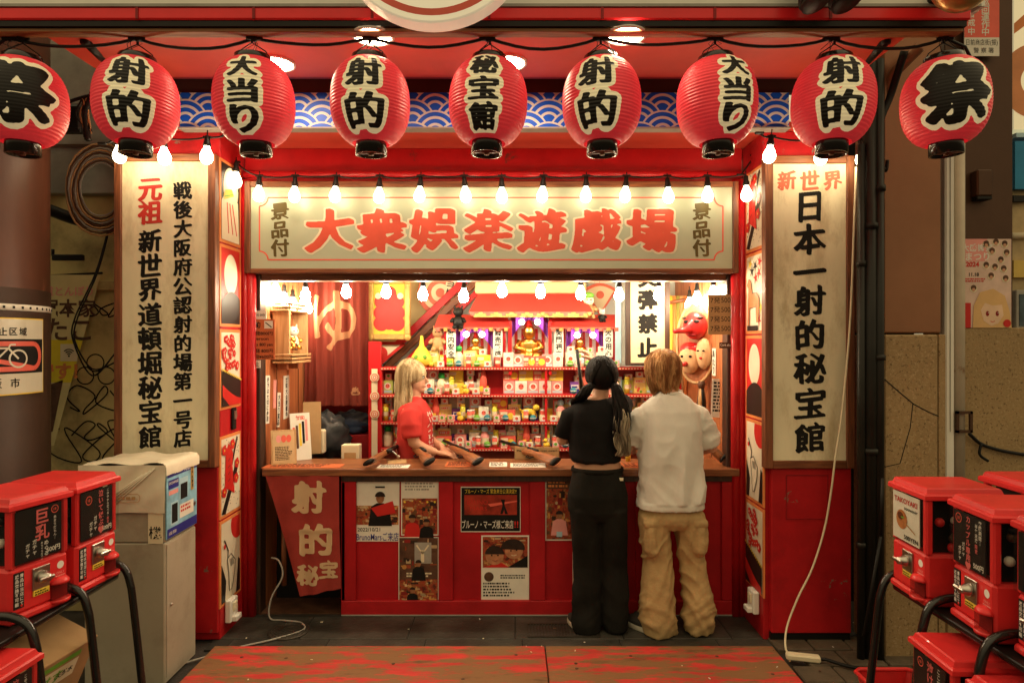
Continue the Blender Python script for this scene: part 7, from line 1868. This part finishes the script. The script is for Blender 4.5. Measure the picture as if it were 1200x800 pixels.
def dtr(c):
    low = max(0, min(1, (.66 - c.z) / .15)); ank = max(0, min(1, (.34 - c.z) / .2)); sgn = 1 if c.x > .035 else -1
    t = c.z * 9 + sgn * c.x * 14 + .9 * nz(c.x * 5 + sgn, c.y * 5, c.z * 4)
    d = .015 * low * max(0, ridge(t, c.y * 4 + sgn * 3, c.x * 3)) ** 2 - .003
    t2 = c.z * 15 - sgn * c.x * 10 + c.y * 8
    d += .013 * ank * max(0, ridge(t2 + 4, c.x * 4, c.y * 5)) ** 2
    d += .007 * (1 - ank) * max(0, ridge(c.x * 17 + 2, c.y * 9, c.z * 3)) ** 2
    return d + .0025 * nz(c.x * 45, c.y * 45, c.z * 30)
tr = organic(m, "cargo_trousers", KHAKI, man, .0075, 3, dtr)
for a, b_ in (((752, 596), (765, 641)), ((811, 597), (827, 641))):
    pass
shoe(man, (-.095, -.045, 0), (-.235, .125, 0)); shoe(man, (.150, -.055, 0), (.185, .215, 0))
def bob(par, c, rad, z_end, m, rg, n, face, fringe=.3, under=.0, jit=.006, r=.0075, nm="hair", wave=0.0, ends=None, gap=.75):
    mb = MB(); c = Vector(c); fa = math.atan2(face[1], face[0])
    mb.ball((c.x, c.y - .004 * 0, c.z + .010), (rad[0] * .93, rad[1] * .93, rad[2] * .93), m, 22, 14)
    lines = []
    for i in range(n):
        a = rg.uniform(-math.pi, math.pi); da = (a - fa + math.pi) % (2 * math.pi) - math.pi
        if abs(da) < gap and rg.random() > fringe: continue
        lay = rg.uniform(.92, 1.06); th0 = rg.uniform(0, .30); pts = []
        zend = z_end + rg.uniform(-.012, .025) + (.10 if abs(da) < gap and gap < 1 else 0); zend = zend if ends is None else zend + ends(a)
        for j in range(6):
            th = th0 + (1.62 - th0) * j / 5; pts.append(c + Vector((rad[0] * lay * math.sin(th) * math.cos(a), rad[1] * lay * math.sin(th) * math.sin(a), rad[2] * lay * math.cos(th) + .008)))
        last = pts[-1]; H = last.z - zend; k = max(3, int(H / .03))
        for j in range(1, k + 1):
            q = j / k; tuck = 1 - under * q * q
            pts.append(Vector((c.x + (last.x - c.x) * tuck + wave * math.sin(j * 1.3 + a * 3), c.y + (last.y - c.y) * tuck + wave * math.cos(j * 1.1 + a * 2), last.z - H * q)))
        pts = [p + Vector((rg.uniform(-1, 1), rg.uniform(-1, 1), 0)) * jit for p in pts]; lines.append(pts)
    strands(mb, lines, r, m, rg); return mb.build(nm, par)
bob(man, (-.034, .022, 1.545), (.100, .112, .100), 1.405, HG, random.Random(3), 1100, (-.1, 1), .35, .38, .007, .0048, ends=lambda a: .02 * math.sin(a * 5))

# ---------------------------------------------------------------- woman in black
gx = X(700, 3.83); SG = F / 3.83
def G_(u, v, y=0.0): return Vector(((u - 700) / SG, y, EYE - (v - 400) / SG))
wom = thing("person", "person with black pigtails in cropped black top and wide black jeans, seen from behind", "person", (gx, 3.83, 0))
m = MB()
m.loft([ell(0, 0, z, rx_, ry) for z, rx_, ry in ((.74, .15, .105), (.86, .155, .11), (.95, .140, .098), (1.02, .130, .092), (1.18, .130, .088), (1.27, .125, .078), (1.33, .085, .060), (1.375, .050, .048))], SKIN)
m.tube([(.01, -.004, 1.33), (.020, .008, 1.40), (.028, .018, 1.47)], [.052, .047, .050], SKIN, 16)
T = head(m, (.027, .022, 1.50), (-.12, 1, 0), SKIN, .95)
m.tube([(-.115, 0, 1.265), (-.165, .0, 1.215), (-.205, .03, 1.115), (-.135, .16, 1.11), (-.055, .27, 1.125)], [.040, .040, .036, .034, .024], SKIN, 14); hand(m, (-.055, .27, 1.125), (.55, .75, .12), (0, .3, 1), (-.7, -.2, .3), SKIN, .85, .92)
m.tube([(.115, 0, 1.265), (.155, .06, 1.285), (.150, .24, 1.40), (.10, .30, 1.48), (.030, .315, 1.575)], [.040, .040, .037, .034, .024], SKIN, 14); hand(m, (.030, .315, 1.575), (-.60, .05, .55), (-.3, -.2, -.8), (.5, -.2, .8), SKIN, .55, .92)
for s_ in (-1, 1): m.tube([(s_ * .08, 0, .82), (s_ * .085, .0, .45), (s_ * .085, .0, .07)], [.06, .045, .036], SKIN, 12)
organic(m, "body", SKIN, wom, .0058, 3)
face_marks(T, wom, HB)
m = MB()
m.loft([ell(x, 0, z, rx_, ry, e=2.5) for x, z, rx_, ry in ((-.012, 1.0, .146, .106), (-.012, 1.06, .150, .108), (-.006, 1.15, .160, .110), (0, 1.24, .168, .106), (0, 1.29, .162, .096), (.0, 1.325, .138, .082), (.01, 1.352, .088, .066), (.012, 1.362, .070, .060))], BTEE)
for pts in ([(-.11, 0, 1.285), (-.160, 0, 1.255), (-.192, .010, 1.185), (-.207, .022, 1.135)], [(.11, 0, 1.285), (.155, .03, 1.285), (.175, .10, 1.315), (.172, .14, 1.335)]): m.tube(pts, [.058, .058, .054, .050], BTEE, 16)
def dtop(c):
    low = max(0, min(1, (1.12 - c.z) / .12)); return .008 * ridge(c.x * 10 + 3 * c.z, c.y * 8, c.z * 5) + .008 * low * ridge(c.x * 6, c.y * 5, c.z * 14 + 4 * c.x) - .003
organic(m, "crop_top", BTEE, wom, .0075, 4, dtop)
m = MB()
m.loft([ell(.0, 0, z, rx_, ry, e=2.3) for z, rx_, ry in ((.66, .150, .10), (.71, .174, .128), (.80, .178, .138), (.88, .160, .125), (.955, .146, .108))], BJEAN)
def px_leg2(pts):
    rings = [ell((((ul + ur) / 2) - 700) / SG, y, EYE - (v - 400) / SG, (ur - ul) / 2 / SG, max((ur - ul) / 2 / SG * 1.1, .08 + .045 * max(0, min(1, (650 - v) / 60)) - (.05 if v < 580 else 0)), 26, 2.2) for v, ul, ur, y in pts]; m.loft(rings[::-1], BJEAN)
px_leg2([(578, 676, 694, .02), (594, 667, 702, 0), (620, 669, 704, 0), (660, 673, 704, .01), (700, 671, 704, .0), (725, 670, 704, -.01), (736, 672, 703, -.012)])
px_leg2([(578, 707, 726, .02), (594, 699, 735, 0), (620, 700, 735, 0), (660, 704, 735, .01), (700, 704, 736, .0), (725, 705, 735, -.008), (735, 707, 733, -.010)])
def djean(c):
    low = max(0, min(1, (.6 - c.z) / .3)); s_ = 1 if c.x > .02 else -1
    return .008 * low * ridge(c.x * 5 + 6 * s_, c.y * 5, c.z * 9 + 6 * c.x * s_) + .005 * ridge(c.x * 12, c.y * 9, c.z * 4) - .003
jn = organic(m, "wide_jeans", BJEAN, wom, .0075, 3, djean)
m = MB(); m.tube([(.150 * math.cos(R(a)), .112 * math.sin(R(a)), .948) for a in range(0, 361, 15)], .006, BJEAN, 7, caps=False, flat=2.6); m.box((.125, -.085, .905), (.028, .006, .018), CREAM, .001, Matrix.Rotation(0, 4, 'Z')); m.build("waistband", wom)
shoe(wom, (-.075, -.060, 0), (-.155, .115, 0), .038); shoe(wom, (.100, -.060, 0), (.115, .17, 0), .038)
hb = MB(); c = Vector((.027, .012, 1.510)); hb.ball(c[:], (.092, .106, .106), HB, 24, 16)
rg = random.Random(4); lines = []
for i in range(260):
    side = -1 if i % 2 else 1; q0 = rg.uniform(-.9, .9); pts = []
    tgt = Vector((c.x + side * .070, c.y - .060, 1.445)); a = rg.uniform(.05, 1.5); ph = rg.uniform(-1.2, 1.9)
    st = Vector((math.sin(a) * .09 * side * .4 + c.x + side * .004, c.y + .095 * math.sin(ph), 0)); st.z = c.z + .104 * math.sqrt(max(0.02, 1 - ((st.x - c.x) / .092) ** 2 - ((st.y - c.y) / .108) ** 2))
    for j in range(8):
        p = st.lerp(tgt, j / 7); d = p - c; k = math.sqrt((d.x / .094) ** 2 + (d.y / .108) ** 2 + (d.z / .107) ** 2) or 1
        p = c + d / k * rg.uniform(.995, 1.02) if j < 7 else tgt; pts.append(p)
    lines.append(pts)
strands(hb, lines, .006, HB, rg); hb.build("hair", wom)
def tail(path, rad, name, colf):
    rg = random.Random(7); path = smooth(path, 5); n = len(path); mbA = MB()
    cut = int(n * .52) if colf else n
    for i in range(150):
        a, rr = rg.uniform(0, 6.28), math.sqrt(rg.random()); ph = rg.uniform(0, 6.28); pts = []
        for j, p in enumerate(path):
            q = j / (n - 1); w = rad * (0.55 + .75 * math.sin(math.pi * min(1, q * .85 + .08))) * rr; b_ = a + q * 1.2
            wv = .018 * q * math.sin(q * 15 + ph * .5) if colf else .004 * math.sin(q * 9 + ph)
            pts.append(p + Vector((w * math.cos(b_) + wv, w * math.sin(b_) * .8, rg.uniform(-.004, .004))))
        ke = n - rg.randint(0, 4)
        if colf:
            cc = cut + rg.randint(-5, 5); strands(mbA, [pts[:cc + 1]], .0068, HB, rg); strands(mbA, [pts[cc:ke]], .0042, HGR, rg)
        else: strands(mbA, [pts[:ke]], .0068, HB, rg)
    m = mbA.build(name, wom)
    e = MB(); p = path[1]; e.ball(p[:], (rad * .75, rad * .75, rad * .5), CARDB, 12, 8); e.build("hair_tie", m)
tail([(-.042, -.050, 1.450), (-.075, -.058, 1.415), (-.100, -.045, 1.375), (-.115, .03, 1.345), (-.100, .105, 1.28), (-.09, .115, 1.16)], .030, "pigtail", False)
tail([(.096, -.052, 1.450), (.112, -.075, 1.40), (.122, -.105, 1.33), (.126, -.122, 1.25), (.122, -.128, 1.17), (.126, -.125, 1.08), (.128, -.122, 1.045)], .034, "pigtail", True)
gun = make_rifle("cork rifle held upright by the woman in black while she loads its muzzle", (0, 0, 0), 0)
mz, dr_ = Vector((X(677, 4.14), 4.14, Z(408, 4.14))), Vector((.11, -.02, -.99)).normalized()
gun.rotation_mode = 'QUATERNION'; gun.rotation_quaternion = (-dr_).to_track_quat('Y', 'X'); gun.location = mz + dr_ * .625

# ---------------------------------------------------------------- shop assistant
sx0 = X(487, 4.56); SS = F / 4.56
def A_(u, v, y=0.0): return Vector(((u - 487) / SS, y, EYE - (v - 400) / SS))
stf = thing("person", "person with long blond hair in a red t-shirt behind the counter, facing right", "person", (sx0, 4.56, 0))
hc = A_(485, 441); 
m = MB()
m.loft([ell(-.01, 0, z, rx_, ry) for z, rx_, ry in ((.70, .105, .16), (.86, .11, .165), (.98, .095, .145), (1.12, .10, .155), (1.22, .095, .165), (1.27, .07, .12), (1.31, .050, .052))], SKIN)
m.tube([(-.02, 0, 1.26), (-.012, 0, 1.33), (-.008, 0, 1.40)], [.056, .050, .052], SKIN, 16)
T = head(m, (hc.x - .004, 0, hc.z - .01), (1, -.10, 0), SKIN, .98)
m.tube([(-.02, -.145, 1.235), (-.012, -.185, 1.17), (.02, -.20, 1.02), (.09, -.20, .975), (.165, -.195, .955)], [.052, .047, .041, .038, .027], SKIN, 14); hand(m, (.165, -.195, .955), (1, -.12, -.13), (0, 1, 0), (.1, 0, 1), SKIN, .25, .95)
m.tube([(-.02, .145, 1.235), (-.012, .185, 1.17), (.05, .19, 1.0), (.12, .10, .97), (.19, -.02, .955)], [.052, .047, .041, .038, .027], SKIN, 14); hand(m, (.19, -.03, .953), (.5, -.8, -.1), (1, .3, 0), (0, 0, 1), SKIN, .25, .95)
for s_ in (-1, 1): m.tube([(0, s_ * .08, .8), (0, s_ * .085, .45), (0, s_ * .085, .06)], [.085, .058, .042], SKIN, 12)
organic(m, "body", SKIN, stf, .0058, 3)
face_marks(T, stf, HBL)
m = MB()
m.loft([ell(x, 0, z, rx_, ry, e=2.4) for x, z, rx_, ry in ((-.004, .76, .128, .185), (-.004, .90, .126, .182), (-.002, 1.04, .122, .178), (0, 1.15, .120, .180), (-.006, 1.22, .108, .178), (-.012, 1.265, .088, .135), (-.015, 1.295, .066, .085), (-.015, 1.312, .060, .066))], RTEE)
for s_ in (-1, 1): m.tube([(-.015, s_ * .12, 1.235), (-.012, s_ * .172, 1.20), (-.004, s_ * .198, 1.13), (.008, s_ * .205, 1.06)], [.068, .072, .070, .066], RTEE, 16)
tee = organic(m, "t_shirt", RTEE, stf, .0075, 4, lambda c: .009 * ridge(c.x * 8, c.y * 8, c.z * 5) + .006 * ridge(c.x * 6, c.y * 4, c.z * 13) - .006)
from mathutils.bvhtree import BVHTree
bv = BVHTree.FromPolygons([v.co[:] for v in tee.data.vertices], [p.vertices[:] for p in tee.data.polygons])
pm = MB(); rg = random.Random(6)
for j in range(9):
    for i in range(4):
        y = -.10 + i * .055 + rg.uniform(-.01, .01); z = 1.20 - j * .038
        for org, dv in ((Vector((.5, y, z)), Vector((-1, 0, 0))),) + (((Vector((-.5, y, z)), Vector((1, 0, 0))),) if 2 < j < 8 and i < 2 else ()):
            h_ = bv.ray_cast(org, dv)
            if h_[0] is not None:
                n_ = h_[1]; p = h_[0] + n_ * .003; t1 = n_.cross(Vector((0, 0, 1))).normalized(); t2 = t1.cross(n_)
                for k in range(2):
                    a = rg.uniform(0, 3.1); d1 = t1 * math.cos(a) + t2 * math.sin(a); d2 = n_.cross(d1); pm.add([(p + d1 * .016 * e + d2 * .004 * g_)[:] for e, g_ in ((-1, -1), (1, -1), (1, 1), (-1, 1))], [(0, 1, 2, 3)], PAPER)
pm.build("shirt_print", stf)
m = MB(); m.loft([ell(0, 0, z, rx_, ry) for z, rx_, ry in ((.62, .13, .175), (.75, .132, .178), (.86, .118, .165))], BJEAN)
for s_ in (-1, 1): m.tube([(0, s_ * .088, .75), (0, s_ * .09, .45), (0, s_ * .09, .08)], [.105, .085, .075], BJEAN, 16)
organic(m, "trousers", BJEAN, stf, .009, 3)
for s_ in (-1, 1): shoe(stf, (-.08, s_ * .09, 0), (.16, s_ * .1, 0), .04)
bob(stf, (hc.x - .012, 0, hc.z + .012), (.108, .092, .106), 1.16, HBL, random.Random(9), 1200, (1, -.1), .0, -.12, .006, .0045, wave=.004, ends=lambda a: -.06 * math.cos(a) ** 2 + .04, gap=1.38)

bpy.data.scenes.remove(TMP)

# ---------------------------------------------------------------- litter on the ground
rg = random.Random(77); m = MB()
for i in range(46):
    x, y = rg.uniform(-1.6, 2.1), rg.uniform(3.0, 3.98); z = .0355 if (-1.63 < x < 1.42 and y < 3.55) else (.0165 if x > 1.46 else .0062)
    a = rg.uniform(0, 3.1); w_, d_ = rg.uniform(.004, .014), rg.uniform(.003, .008); T = Matrix.Translation((x, y, z)) @ Matrix.Rotation(a, 4, 'Z')
    m.box((0, 0, .0012), (w_, d_, .0022), (PAPER, CREAM, TAN, DKB)[i % 4], 0, T)
o = m.build("litter"); o["kind"] = "stuff"; o["label"] = "tiny scraps of paper and grit scattered over floor and ramp"; o["category"] = "litter"
